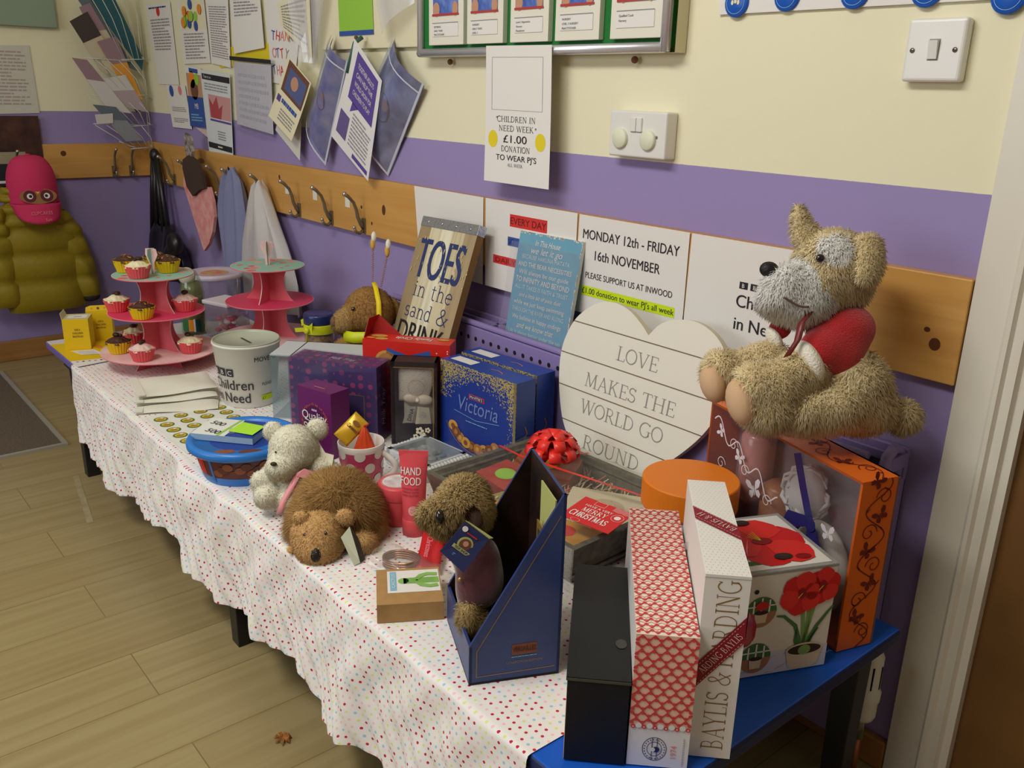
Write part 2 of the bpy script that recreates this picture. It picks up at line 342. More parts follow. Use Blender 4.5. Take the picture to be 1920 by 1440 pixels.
def furry(name, parent, prims, region, mats, n=9000, length=.012, width=.0011, h=.005, k=.012, comb=(0,0,-.5), spread=.45, zmin=None, org=(0,0,0), skip=None):
    """soft toy part: skin plus fine hair; region(points) gives the material index"""
    V, F = blob(prims, h, k, zmin); org = np.array(org); nV = len(V); N0 = grad(V, prims, k)
    fa = np.array(F); A = V[fa]; ar = np.linalg.norm(np.cross(A[:,2]-A[:,0], A[:,3]-A[:,1]), axis=1)
    pick = rng.choice(len(fa), n, p=ar/ar.sum()); u = rng.random((n,1)); v = rng.random((n,1)); Q = A[pick]
    P = (Q[:,0]*(1-u)+Q[:,1]*u)*(1-v)+(Q[:,3]*(1-u)+Q[:,2]*u)*v; N = grad(P, prims, k)
    if skip is not None: keep = ~skip(P); P, N = P[keep], N[keep]; n = len(P)
    L = length*(.6+.7*rng.random((n,1))); comb = np.array(comb)
    d = N+comb+spread*rng.normal(size=(n,3)); d /= np.linalg.norm(d, axis=1, keepdims=True)
    out = (d*N).sum(1, keepdims=True); d = np.where(out < .15, d+N*(.2-out), d)
    sd = np.cross(d, N); sd /= np.linalg.norm(sd, axis=1, keepdims=True)+1e-9; sd += .3*rng.normal(size=(n,3)); sd -= d*(sd*d).sum(1, keepdims=True); sd /= np.linalg.norm(sd, axis=1, keepdims=True)+1e-9; wd = width*(.7+.6*rng.random((n,1)))
    mid = P+d*L*.55; tip = P+d*L*.95+np.array([0,0,-1])*L*.2; base = P-N*.001
    B = np.stack([base-sd*wd, base+sd*wd, mid+sd*wd*.8, mid-sd*wd*.8, tip], 1).reshape(-1,3)
    allV = np.concatenate([V, B])-org; NN = np.concatenate([N0, np.repeat(N*.75+d*.35, 5, 0)]); NN /= np.linalg.norm(NN, axis=1, keepdims=True)
    b = nV+5*np.arange(n); F2 = list(map(tuple, F))+[(x,x+1,x+2,x+3) for x in b.tolist()]+[(x+3,x+2,x+4) for x in b.tolist()]
    mi = np.concatenate([region(A.mean(1)), region(P), region(P)]).astype(np.int32)
    me = bpy.data.meshes.new(name); me.from_pydata(allV.tolist(), [], F2)
    for m in mats: me.materials.append(m)
    me.polygons.foreach_set('material_index', mi); me.polygons.foreach_set('use_smooth', np.ones(len(F2), bool))
    at = me.attributes.new('tint', 'FLOAT', 'POINT'); at.data.foreach_set('value', np.concatenate([np.full(nV, .35), np.repeat(rng.random(n), 5)*np.tile([.55,.55,.9,.9,1.1], n)]).astype(np.float32))
    me.update(); me.normals_split_custom_set_from_vertices(NN.tolist())
    o = bpy.data.objects.new(name, me); COL.objects.link(o); o.parent = parent; return o
def furmat(name, c0, c1, rough=.9):
    if name in _M: return _M[name]
    g = NT(name, rough, .15); a = g.n('Attribute', attribute_name='tint'); g.l(g.mix(a.outputs['Fac'], lin(c0), lin(c1)), g.b.inputs['Base Color'])
    ge = g.n('NewGeometry'); sc_ = g.n('VectorMath', operation='SCALE'); g.l(ge.outputs['Normal'], sc_.inputs[0]); g.l(g.math('MULTIPLY_ADD', ge.outputs['Backfacing'], -2.0, 1.0), sc_.inputs['Scale']); g.l(sc_.outputs[0], g.b.inputs['Normal'])
    tr = g.n('BsdfTranslucent'); g.l(sc_.outputs[0], tr.inputs['Normal']); g.l(g.mix(a.outputs['Fac'], lin(c0), lin(c1)), tr.inputs[0]); mx = g.n('MixShader'); mx.inputs[0].default_value = .25
    g.l(g.b.outputs[0], mx.inputs[1]); g.l(tr.outputs[0], mx.inputs[2]); g.l(mx.outputs[0], g.t.nodes['Material Output'].inputs[0]); _M[name] = g.m; return g.m
T = .3586     # height of the dressed table top
# ================================================================ the room
def wall_paint():
    g = NT('painted_wall', .75, .3); tc = g.n('TexCoord'); sp = g.n('SeparateXYZ'); g.l(tc.outputs['Object'], sp.inputs[0])
    nz = g.n('TexNoise'); nz.inputs['Scale'].default_value = 60; g.l(tc.outputs['Object'], nz.inputs['Vector'])
    edge = g.math('MULTIPLY_ADD', nz.outputs['Fac'], .0014, sp.outputs[2])
    f = g.math('GREATER_THAN', edge, 1.0007)
    n2 = g.n('TexNoise'); n2.inputs['Scale'].default_value = 2.5; n2.inputs['Detail'].default_value = 6; g.l(tc.outputs['Object'], n2.inputs['Vector'])
    pur = g.mix(n2.outputs['Fac'], lin((150,135,184)), lin((158,143,192))); cre = g.mix(n2.outputs['Fac'], lin((233,227,194)), lin((239,233,201)))
    g.l(g.mix(f, pur, cre), g.b.inputs['Base Color'])
    bp = g.n('Bump'); bp.inputs['Strength'].default_value = .12; bp.inputs['Distance'].default_value = .004; g.l(nz.outputs['Fac'], bp.inputs['Height']); g.l(bp.outputs[0], g.b.inputs['Normal'])
    return g.m
def floor_boards():
    g = NT('oak_laminate', .38, .45); co = g.coord('Object', (1,1,1), (0,0,R(90)))
    br = g.n('TexBrick'); br.inputs['Scale'].default_value = 1; br.inputs['Brick Width'].default_value = 1.25; br.inputs['Row Height'].default_value = .167
    br.inputs['Mortar Size'].default_value = .0012; br.inputs['Mortar Smooth'].default_value = .3; br.offset = .37
    br.inputs['Color1'].default_value = lin((164,147,104)); br.inputs['Color2'].default_value = lin((155,137,94)); br.inputs['Mortar'].default_value = lin((98,80,44))
    mp = g.n('Mapping'); mp.inputs['Location'].default_value = (.32, -.02, 0); g.l(co, mp.inputs[0]); g.l(mp.outputs[0], br.inputs['Vector'])
    st = g.coord('Object', (26,1.1,1)); n1 = g.n('TexNoise'); n1.inputs['Scale'].default_value = 1.6; n1.inputs['Detail'].default_value = 8; n1.inputs['Distortion'].default_value = .6; g.l(st, n1.inputs['Vector'])
    c = g.mix(g.math('MULTIPLY', g.math('SUBTRACT', n1.outputs['Fac'], .38), 1.9), br.outputs['Color'], lin((130,107,62)))
    st2 = g.coord('Object', (5,.55,1)); n2 = g.n('TexNoise'); n2.inputs['Scale'].default_value = 1; n2.inputs['Detail'].default_value = 3; g.l(st2, n2.inputs['Vector'])
    c = g.mix(g.math('MULTIPLY', n2.outputs['Fac'], .45), c, lin((166,150,108))); kn = g.n('TexVoronoi'); kn.inputs['Scale'].default_value = 1.0; g.l(g.coord('Object', (3.1,1.3,1)), kn.inputs['Vector'])
    c = g.mix(g.math('MULTIPLY', g.math('LESS_THAN', kn.outputs['Distance'], .045), .55), c, lin((112,80,44)))
    g.l(c, g.b.inputs['Base Color']); return g.m
def pine(name, c0=(212,160,84), c1=(190,134,62), axis=0):
    if name in _M: return _M[name]
    g = NT(name, .42, .4); sc = [1.2, 24, 24]; sc = (sc[0], sc[1], sc[2]) if axis == 0 else (24, 1.2, 24)
    n1 = g.n('TexNoise'); n1.inputs['Scale'].default_value = 1.3; n1.inputs['Detail'].default_value = 6; n1.inputs['Distortion'].default_value = .9; g.l(g.coord('Object', sc), n1.inputs['Vector'])
    c = g.mix(g.math('MULTIPLY_ADD', n1.outputs['Fac'], 2.2, -.6), lin(c0), lin(c1))
    n2 = g.n('TexNoise'); n2.inputs['Scale'].default_value = 2.2; g.l(g.coord('Object', (1,3,3)), n2.inputs['Vector']); c = g.mix(g.math('MULTIPLY', n2.outputs['Fac'], .4), c, lin((222,176,104)))
    vo = g.n('TexVoronoi'); vo.inputs['Scale'].default_value = 1; g.l(g.coord('Object', (2.6,9,9) if axis == 0 else (9,2.6,9)), vo.inputs['Vector'])
    c = g.mix(g.math('MULTIPLY', g.math('LESS_THAN', vo.outputs['Distance'], .1), .8), c, lin((96,56,22)))
    g.l(c, g.b.inputs['Base Color']); _M[name] = g.m; return g.m
WALL = wall_paint(); PINE = pine('varnished_pine'); PINEY = pine('varnished_pine_side', axis=1)
WHITEP = mat('white_gloss_paint', (222,216,200), .32, spec=.5, bump=(14,.08))
XL, XR, YF, ZC = -3.52, 2.2, -3.6, 2.45
def wallbox(*a): b = MB(); b.box(*a, WALL); return b
struct('floor', MB().box(XL-.1, XR+.1, YF-.1, .1, -.05, 0, floor_boards()), 'oak laminate floor boards')
struct('wall_back', wallbox(XL-.1, .02, 0, .1, 0, ZC), 'cream wall painted lilac below a straight line')
struct('wall_back.001', wallbox(.82, XR, 0, .1, 0, ZC), 'cream and lilac wall beyond the door')
struct('wall_left', wallbox(XL-.1, XL, YF, 0, 0, ZC), 'end wall painted cream over lilac')
struct('wall_right', wallbox(XR, XR+.1, YF, .1, 0, ZC), 'side wall painted cream over lilac')
b = MB(); W0, W1, Z0, Z1 = -2.4, -.6, .9, 2.1
for a in ((XL,W0,YF-.1,YF,0,ZC), (W1,XR,YF-.1,YF,0,ZC), (W0,W1,YF-.1,YF,0,Z0), (W0,W1,YF-.1,YF,Z1,ZC)): b.box(*a, WALL)
struct('wall_front', b, 'wall with the window')
b = MB()
for a in ((W0,W0+.06,Z0,Z1), (W1-.06,W1,Z0,Z1), ((W0+W1)/2-.03,(W0+W1)/2+.03,Z0,Z1), (W0,W1,Z0,Z0+.06), (W0,W1,Z1-.06,Z1)): b.box(a[0],a[1],YF-.08,YF-.03,a[2],a[3],WHITEP)
struct('window_1', b, 'white framed window')
struct('ceiling', MB().box(XL, XR, YF, .1, ZC, ZC+.08, mat('ceiling_white', (236,232,222), .9)), 'white ceiling')
SK = pine('skirting_wood', (150,102,52), (118,76,36)); SKY = pine('skirting_wood_side', (150,102,52), (118,76,36), 1)
struct('baseboard_back', MB().box(XL+.016, -.002, -.016, 0, 0, .06, SK), 'brown wooden skirting board', bevel=.004)
struct('baseboard_left', MB().box(XL, XL+.016, YF, 0, 0, .085, SKY), 'brown wooden skirting board on the end wall', bevel=.004)
# door with its moulded frame, in the same wall
b = MB(); pr = [(0,0),(0,-.016),(.052,-.019),(.058,-.027),(.064,-.027),(.068,-.02),(.082,-.022),(.086,-.013),(.098,-.013),(.098,.03),(.02,.03),(.02,0)]
b.at(frame((0,0,0),(1,0,0),(0,1,0))).prism(pr, 0, 2.06, WHITEP)
b.at(Matrix.Translation((.84,0,0)) @ Matrix.Scale(-1,4,(1,0,0))).prism(pr, 0, 2.06, WHITEP); b.at().box(0,.84,-.018,.03,2.0,2.08,WHITEP)
struct('trim_1', b, 'white gloss moulded door frame')
b = MB(); BR = mat('brown_door', (118,82,42), .45, var=(9,.18))
b.box(.098,.742,.004,.044,.006,2.0,BR); struct('door_1', b, 'plain brown door')
b = MB(); b.at(frame((.69,.004,1.0),(1,0,0),(0,0,1))).box(-.02,.02,-.08,.08,0,.006,mat('brushed_steel',(170,168,160),.35,1)).tube([(0,0,.006),(0,0,.045),(-.02,0,.05),(-.11,0,.05)],.008,mat('brushed_steel',(0,0,0)))
b.build('door_handle', bpy.data.objects['door_1'])

# coat rails, hooks are parts of the board they are screwed to
IRON = mat('aged_iron', (132,124,104), .4, .6); TIP = mat('worn_hook_tip', (196,190,176), .3, .9); STK = mat('white_sticker', (226,222,212), .7)
def hook_mesh():
    h = MB(); h.box(-.008,.008,-.005,0,-.012,.03,IRON)
    h.tube([(0,-.003,0),(0,-.012,.014),(0,-.022,.034),(0,-.026,.055),(0,-.034,.076),(0,-.05,.093),(0,-.06,.1)],[.006,.0065,.0055,.0048,.0048,.0052,.005],IRON,8)
    h.ell((0,-.062,.101),.0068,TIP,10,8); h.tube([(0,-.004,-.004),(0,-.016,-.012),(0,-.028,-.008),(0,-.034,.004)],[.006,.005,.0045,.004],IRON,8); h.ell((0,-.034,.006),.0055,TIP,10,8)
    return h
rail = thing('coat_rail', 'long pine coat rail with iron hooks along the lilac wall', 'coat rail', (0,0,0))
b = MB(); b.box(XL+.022,-.002,-.02,0,.718,.880,PINE)
kn = mat('pine_knot', (92,52,24), .5)
for x, z, r, q in ((-1.6,.80,.009,1.6),(-1.72,.795,.005,1),(-2.24,.835,.006,1.3),(-.04,.775,.009,1.1),(-.055,.795,.005,.8),(-.13,.735,.004,1),(-1.665,.755,.004,1.2)):
    b.at(frame((x,-.02,z),(1,0,0),(0,0,1))).disc(0,0,r,kn,1,14,r*q)
b.build('board', rail, bevel=.002)
HX = [-1.705,-1.895,-2.105,-2.325,-2.56,-2.70,-2.98,-3.2]
h0 = hook_mesh().build('coat_hook', rail, (HX[0],-.02,.735))
for x in HX[1:]:
    h = h0.copy(); COL.objects.link(h); h.parent = rail; h.location = (x,-.02,.735)
b = MB()
for x, z in ((-1.80,.80),(-2.0,.80),(-2.19,.80),(-2.60,.77)): b.at(frame((x,-.0205,z),(1,0,0),(0,0,1))).rect(-.012,-.014,.016,.014,STK,1)
b.build('name_sticker', rail)
rail2 = thing('coat_rail', 'short pine coat rail on the end wall beside the pink cap', 'coat rail', (0,0,0))
b = MB(); b.box(XL,XL+.02,-1.6,-.001,.735,.872,PINEY); b.at(frame((XL+.02,-.36,.835),(0,1,0),(0,0,1))).disc(0,0,.011,kn,1,12); b.build('board', rail2, bevel=.002)
for y in (-.17,-.10,-.54,-.8):
    h = h0.copy(); COL.objects.link(h); h.parent = rail2; h.location = (XL+.02,y,.75); h.rotation_euler.z = R(90)

# radiator, purple like the wall
PUR = mat('lilac_enamel', (142,126,178), .42, spec=.45); DK = mat('vent_dark', (16,14,20), .8)
rad = thing('radiator', 'low lilac radiator with a slotted top behind the table', 'radiator', (0,0,0))
b = MB(); x0, x1 = -1.46, -.05
b.box(x0,x1,-.092,-.084,.08,.586,PUR).box(x0,x1,-.02,-.012,.08,.60,PUR).box(x0,x0+.01,-.092,-.012,.08,.59,PUR).box(x1-.01,x1,-.084,-.012,.08,.55,PUR)
b.tube([(x0,-.087,.594),(x1-.03,-.087,.594)],.0078,PUR,8)
b.at(frame((0,-.092,0),(1,0,0),(0,0,1)))
for i in range(46): b.disc(x0+.03+i*.029,.558,.0055,DK,1,10)
b.build('casing', rad, bevel=.003)
b = MB(); b.box(x0+.01,x1-.01,-.084,-.02,.566,.568,DK)
for i in range(7): b.box(x0+.01+i*.2+.19,x0+.01+i*.2+.2,-.084,-.02,.57,.594,PUR)
b.box(x0+.01,x1-.02,-.05,-.042,.584,.594,PUR); b.build('grille', rad)
b = MB(); b.tube([(x1-.005,-.086,.3),(x1-.005,-.086,.575),(x1-.006,-.078,.597),(x1-.008,-.055,.606),(x1-.01,-.03,.597),(x1-.01,-.025,.3)],.009,PUR,8); b.build('end_rim', rad)
TRVW = mat('white_plastic', (226,224,208), .35)
b = MB(); c = (-.022,-.085)
b.lathe([(0,.1),(.009,.1),(.009,.145)],mat('chrome',(190,188,180),.15,1),16,c).lathe([(.009,.14),(.019,.142),(.022,.15),(.022,.175),(.024,.18),(.0245,.196),(.021,.2),(.0205,.262),(.017,.27),(.01,.274),(0,.275)],TRVW,24,c)
for i in range(8): a = 2*PI*i/8; b.box(c[0]+.0205*math.cos(a)-.0012,c[0]+.0205*math.cos(a)+.0012,c[1]+.0205*math.sin(a)-.0012,c[1]+.0205*math.sin(a)+.0012,.207,.25,DK)
b.tube([(c[0],c[1],.12),(-.06,-.085,.12)],.009,mat('chrome',(0,0,0))).tube([(c[0],c[1],.1),(c[0],c[1],.0)],.0075,mat('copper_pipe',(150,96,60),.4,.7))
b.build('thermostatic_valve', rad)

# mat and painted reflection on the floor
b = MB(); MATM = mat('ribbed_mat', (112,98,80), .95, bump=(260,.9), var=(160,.35)); STR = mat('mat_edge_strip', (176,172,160), .4, .3)
dm = thing('door_mat', 'large grey-brown floor mat with pale metal edging', 'door mat', (-2.88,-1.32,0))
MB().box(-.46,.46,-.58,.58,0,.006,MATM).build('carpet', dm)
MB().box(-.475,.475,.58,.595,0,.008,STR).box(-.475,.475,-.595,-.58,0,.008,STR).box(.46,.475,-.58,.58,0,.008,STR).box(-.475,-.46,-.58,.58,0,.008,STR).build('edging', dm)
b = MB(); b.rect(-.17,-.008,.17,.008,mat('painted_reflection',(176,162,122),.5,var=(30,.25)),1); tag(b.build('floor_reflection', None, (-1.97,-.80,.0005), -9), 'pale reflection streak painted on the floor by the table leg', 'tape')  # floor reflection put into colour as a thin pale strip
b = MB()
for i in range(7): a = i*.9; b.add([(0,0,.004),(.014*math.cos(a),.012*math.sin(a),.006),(.02*math.cos(a+.35),.016*math.sin(a+.35),.001),(.012*math.cos(a+.7),.012*math.sin(a+.7),.008)],[(0,1,2,3)],mat('dry_leaf',(176,104,40),.7,var=(90,.5)))
tag(b.build('dried_leaf', None, (-.722,-.80,.001)), 'crumpled orange-brown leaf lying on the floor boards', 'leaf')
# ================================================================ things on the walls
PAPER = mat('white_paper', (232,228,222), .8); INK = mat('black_ink', (40,38,44), .8); GREY = mat('grey_print', (150,146,150), .8)
BLUE = mat('blue_print', (52,84,160), .7); REDP = mat('red_print', (214,52,48), .7); PURP = mat('purple_print', (92,72,150), .7); ORNG = mat('orange_print', (232,140,40), .7)
GRNP = mat('green_print', (150,200,70), .7); YELP = mat('yellow_paper', (228,206,40), .75); PINKP = mat('pink_print', (226,128,136), .7); CREAM = mat('cream_card', (232,224,190), .8)
CLEAR = film('clear_plastic', (250,250,252), .3, .12, .06); SKIN = mat('photo_tone', (196,146,116), .6); NAVY = mat('navy_print', (38,44,92), .7); BRN = mat('brown_print', (112,70,52), .7); LBLUE = mat('light_blue_print', (128,182,206), .7)
def sheet(name, label, cat, cs, y, base, draw=None, curl=0.0, group=None, twist=0.0, parent=None, bow=0.0):
    """paper hanging on the long wall: corners (x, z) top left, top right, bottom right, bottom left; y = distance in front of the wall"""
    (ax,az),(bx,bz),(cx,cz),(dx,dz) = cs; W = (math.dist(cs[0],cs[1])+math.dist(cs[3],cs[2]))/2; H = (math.dist(cs[0],cs[3])+math.dist(cs[1],cs[2]))/2
    b = MB(); ox, oz = dx, dz
    def wp(x, yy, z):
        u, v = x/W, 1-yy/H
        X = (ax*(1-u)+bx*u)*(1-v)+(dx*(1-u)+cx*u)*v; Z = (az*(1-u)+bz*u)*(1-v)+(dz*(1-u)+cz*u)*v
        return (X-ox, -y-z-curl*v*v-twist*(u-.5)*v-bow*math.sin(PI*u), Z-oz)
    b.warp = wp; n = 8
    b.add([(W*i/n, H*j/n, 0) for j in range(n+1) for i in range(n+1)], [(j*(n+1)+i, j*(n+1)+i+1, (j+1)*(n+1)+i+1, (j+1)*(n+1)+i) for j in range(n) for i in range(n)], base, curl+bow+abs(twist) > 0)
    if draw: draw(b, W, H)
    o = b.build(name, parent, (ox,0,oz)); return tag(o, label, cat, group)
def letter(n=16, head=None, col=GREY):
    def d(b, W, H):
        if head: b.text(head, W*.5, H*.9, H*.035, INK, w=W*.6)
        b.lines(W*.1, W*.9, H*.86, H*.1, n, col)
    return d
G = 'papers pinned along the wall'
def dA(b,W,H): b.disc(W*.48,H*.9,W*.07,REDP); b.lines(W*.12,W*.85,H*.97,H*.93,1,NAVY); b.lines(W*.12,W*.88,H*.82,H*.42,11,GREY)
sheet('paper_notice','long white letter with a small red crest beside the wire leaflet rack','notice',[(-3.41,1.417),(-3.13,1.415),(-3.11,1.113),(-3.336,1.114)],.004,PAPER,dA,group=G)
def dB(b,W,H):
    b.rect(W*.1,H*.5,W*.95,H*.98,CREAM); 
    for i in range(14): b.disc(W*random.uniform(.2,.85),H*random.uniform(.55,.92),W*.07,random.choice((ORNG,GRNP,REDP,YELP,BLUE)),2+i)
    b.lines(W*.12,W*.9,H*.46,H*.06,9,GREY)
sheet('paper_notice','white leaflet headed by a colourful fruit picture','notice',[(-3.056,1.43),(-2.796,1.42),(-2.777,1.192),(-3.036,1.19)],.006,PAPER,dB,group=G)
sheet('paper_notice','plain text letter with a folded pink edge above the yellow paper','notice',[(-2.772,1.415),(-2.58,1.405),(-2.597,1.175),(-2.767,1.192)],.008,PAPER,letter(22),group=G)
sheet('yellow_paper','bright yellow paper showing behind the typed letters','paper',[(-2.76,1.24),(-2.27,1.25),(-2.27,1.19),(-2.70,1.175)],.003,YELP,group=G)
sheet('paper_notice','thick white letter overlapping the yellow paper, few lines of print','notice',[(-2.558,1.405),(-2.325,1.395),(-2.314,1.235),(-2.553,1.22)],.012,PAPER,lambda b,W,H: b.lines(W*.12,W*.9,H*.95,H*.62,6,GREY),group=G)
def dE(b,W,H): b.disc(W*.25,H*.86,W*.11,BLUE); b.disc(W*.7,H*.88,W*.09,PINKP); b.lines(W*.15,W*.88,H*.5,H*.38,3,GREY); b.lines(W*.15,W*.88,H*.24,H*.12,3,GREY)
sheet('paper_notice','small white sheet with a blue dot and faint pink emblem','notice',[(-3.251,1.112),(-3.045,1.112),(-3.01,.951),(-3.216,.95)],.006,PAPER,dE,group=G)
def dF(b,W,H):
    b.rect(W*.05,H*.5,W,H*.88,SKIN); b.disc(W*.4,H*.78,W*.2,ORNG,2); b.disc(W*.7,H*.8,W*.14,GRNP,3); b.disc(W*.5,H*.62,W*.24,BRN,2); b.rect(0,0,W,H*.5,BLUE,2)
    b.text('MB',W*.55,H*.3,H*.09,PAPER,e=3); b.lines(W*.15,W*.85,H*.22,H*.08,3,LBLUE,3); b.rect(W*.25,H*.9,W*.8,H*.97,BLUE,2)
sheet('photo_leaflet','narrow leaflet with a food photo above a solid blue panel','leaflet',[(-3.026,1.186),(-2.87,1.174),(-2.864,.966),(-3.018,.963)],.008,PAPER,dF,group=G)
def dG(b,W,H):
    b.rect(W*.04,H*.89,W*.98,H*.96,INK); b.text('Time to su',W*.1,H*.91,H*.035,PAPER,'l',bold=.02,e=3); b.lines(W*.1,W*.9,H*.86,H*.76,3,GREY)
    b.rect(W*.2,H*.44,W*.98,H*.72,mat('faded_rose',(206,150,150),.7)); b.poly([(W*.25,H*.44),(W*.22,H*.68),(W*.35,H*.6),(W*.5,H*.71),(W*.56,H*.56),(W*.7,H*.62),(W*.62,H*.44)],mat('rose_dark',(176,72,76),.7),2)
    b.rect(W*.2,H*.4,W*.98,H*.425,PURP); b.lines(W*.45,W*.75,H*.3,H*.18,4,GREY); b.rect(W*.03,H*.06,W*.97,H*.13,INK); b.lines(W*.42,W*.6,H*.115,H*.075,1,PAPER,3)
sheet('awareness_poster','white poster with black title band, rose picture and dark strip at its foot','poster',[(-2.866,1.17),(-2.60,1.153),(-2.62,.868),(-2.841,.878)],.012,mat('bluish_paper',(216,222,222),.7),dG,group=G)
sheet('paper_scrap','pink scrap of paper poking out below the poster with the black title','paper',[(-2.98,.96),(-2.85,.955),(-2.79,.875),(-2.86,.925)],.004,mat('pinkish_paper',(214,190,184),.8),group=G)
def dI(b,W,H):
    for j, (t, cs) in enumerate((('THANK',(BLUE,REDP,PINKP,ORNG,GREY)),('O TTY',(PINKP,BLUE,REDP,GREY,BLUE)),('THANK',(BLUE,PINKP,REDP,GREY,REDP)))):
        x = W*.18
        for i, ch in enumerate(t.replace(' ','')): b.text(ch,x+W*.15*i,H*(.48-.19*j),H*.11,cs[i%5],'c',bold=.015,rot=random.uniform(-15,15))
sheet('handmade_card','white sheet lettered in mixed bright colours under the clear pocket','card',[(-2.306,1.40),(-2.05,1.385),(-2.13,1.12),(-2.29,1.13)],.005,PAPER,dI,group=G)
WAL = mat('wallet_white', (224,222,220), .35)
wl = thing('document_wallet','landscape clear document wallet with a dark binding strip','document wallet',(0,0,0))
sheet('insert_paper',None,None,[(-2.55,1.195),(-2.265,1.182),(-2.275,.968),(-2.558,.99)],.016,mat('insert_paper_white',(214,212,220),.5),letter(7,None,mat('faint_print',(196,194,206),.7)),parent=wl)
sheet('binding_strip',None,None,[(-2.573,1.213),(-2.254,1.198),(-2.254,1.185),(-2.573,1.2)],.021,INK,parent=wl)
sheet('clear_cover',None,None,[(-2.573,1.2),(-2.254,1.186),(-2.27,.959),(-2.578,.982)],.022,CLEAR,parent=wl,bow=.004)
pk = thing('plastic_pocket','shiny clear pocket twisting out over a typed sheet','document wallet',(0,0,0))
sheet('typed_sheet',None,None,[(-2.19,1.36),(-1.98,1.40),(-1.98,1.2),(-2.17,1.29)],.02,CREAM,letter(9),parent=pk)
sheet('clear_cover',None,None,[(-2.09,1.42),(-1.83,1.40),(-1.93,1.18),(-2.02,1.19)],.045,film('bright_plastic',(252,252,255),.9,.1,.35,(240,240,250)),parent=pk,bow=-.03)
bd = thing('pin_board','cream board holding a lime green notice','board',(0,0,0))
b = MB(); b.box(-1.93,-1.437,-.014,-.001,1.222,1.62,CREAM); b.build('backing_board', bd, bevel=.002)
def dK(b,W,H): b.rect(0,H*.05,W,H,GRNP); b.rect(0,0,W,H*.05,BLUE,2)
sheet('green_notice',None,None,[(-1.826,1.5),(-1.648,1.5),(-1.639,1.257),(-1.82,1.257)],.016,PAPER,dK,parent=bd)
b = MB(); b.ell((-1.72,-.022,1.25),(.006,.006,.006),BRN,8,6); b.build('push_pin', bd)
sheet('plastic_pocket','crumpled clear pocket hanging over the cream board edge','document wallet',[(-1.62,1.45),(-1.40,1.42),(-1.41,1.32),(-1.56,1.25)],.04,film('bright_plastic',(0,0,0)),bow=.02)
# leaflets dangling by one corner
GL = 'leaflet packs dangling by one corner'
def dM(b,W,H): b.rect(W*.1,H*.5,W*.95,H*.98,BRN); b.rect(W*.2,H*.55,W*.9,H*.9,mat('photo_blue',(84,96,140),.6),2); b.disc(W*.5,H*.75,W*.14,SKIN,3); b.rect(W*.06,H*.32,W*.2,H*.42,PURP,2); b.lines(W*.25,W*.9,H*.42,H*.34,1,BLUE,2,.8); b.lines(W*.3,W*.9,H*.28,H*.08,4,GREY)
sheet('leaflet','cream folded leaflet with a brown photo hung by its corner','leaflet',[(-2.075,1.208),(-1.935,1.13),(-2.06,.96),(-2.21,1.03)],.05,CREAM,dM,curl=.01,group=None)
sheet('leaflet','blank back page hanging behind the folded photo leaflet','leaflet',[(-2.12,1.13),(-2.03,1.1),(-2.07,.90),(-2.23,.985)],.03,mat('paper_back',(214,210,200),.8))
WB = film('blue_wallet', (226,232,250), 2.2, .12, .16, (170,180,220)); PB = mat('wallet_photo', (112,116,176), .5, var=(22,.5), col2=(190,170,190))
def wallet(label, cs, y, twist, dark):
    w_ = thing('leaflet_wallet', label, 'document wallet', (0,0,0))
    k = [(x*.96+sum(c[0] for c in cs)/4*.04, z*.96+sum(c[1] for c in cs)/4*.04) for x, z in cs]
    sheet('leaflet_inside',None,None,k,y-.006,dark,lambda b,W,H:(b.disc(W*.5,H*.45,W*.2,BRN),b.disc(W*.55,H*.5,W*.08,SKIN,2)),parent=w_,bow=.03,twist=twist)
    sheet('clear_cover',None,None,cs,y,WB,lambda b,W,H:[b.rect(*a,mat('welded_seam',(206,210,224),.35),1,*nn) for a,nn in (((0,0,W,H*.022),(8,1)),((0,0,W*.03,H),(1,8)),((W*.97,0,W,H),(1,8)),((0,H*.9,W,H*.915),(8,1)))],parent=w_,bow=.034,twist=twist); return w_
wallet('blue tinted clear wallet hanging next to the cream photo leaflet',[(-1.84,1.26),(-1.755,1.19),(-1.905,.898),(-1.99,1.06)],.03,.0,PB)
wallet('wide blue clear wallet bulging open beside the purple speech-bubble leaflet',[(-1.54,1.245),(-1.40,1.132),(-1.598,.892),(-1.68,1.07)],.02,-.03,mat('wallet_photo_dark',(112,96,120),.5,var=(14,.5),col2=(190,190,214)))
def dO(b,W,H):
    b.rect(W*.18,H*.5,W*.9,H*.95,PURP,1,6,5); b.poly([(W*.3,H*.4),(W*.5,H*.505),(W*.32,H*.505)],PURP)
    for i, t in enumerate(('TOGETHER ADULTS','CAN HELP THE','WORLD GROW FOR','CHILDREN TO PLAY')): b.text(t,W*.54,H*(.83-.085*i),H*.045,PAPER,w=W*.52,bold=.01)
    b.rect(W*.08,H*.1,W*.34,H*.34,mat('purple_photo',(104,88,140),.6)); b.lines(W*.4,W*.92,H*.44,H*.1,9,GREY); b.rect(W*.55,H*.03,W*.95,H*.075,PURP)
sheet('leaflet','white leaflet with a big purple speech bubble hung by its corner','leaflet',[(-1.672,1.245),(-1.54,1.14),(-1.622,.878),(-1.82,.989)],.055,mat('glossy_paper',(230,228,226),.4),dO)
b = MB(); b.tube([(-1.675,-.03,1.25),(-1.68,-.05,1.235),(-1.715,-.055,1.16)],.006,mat('green_clip',(60,104,90),.4)); tag(b.build('binder_clip'),'green spine clip at the top corner of the speech bubble leaflet','clip')

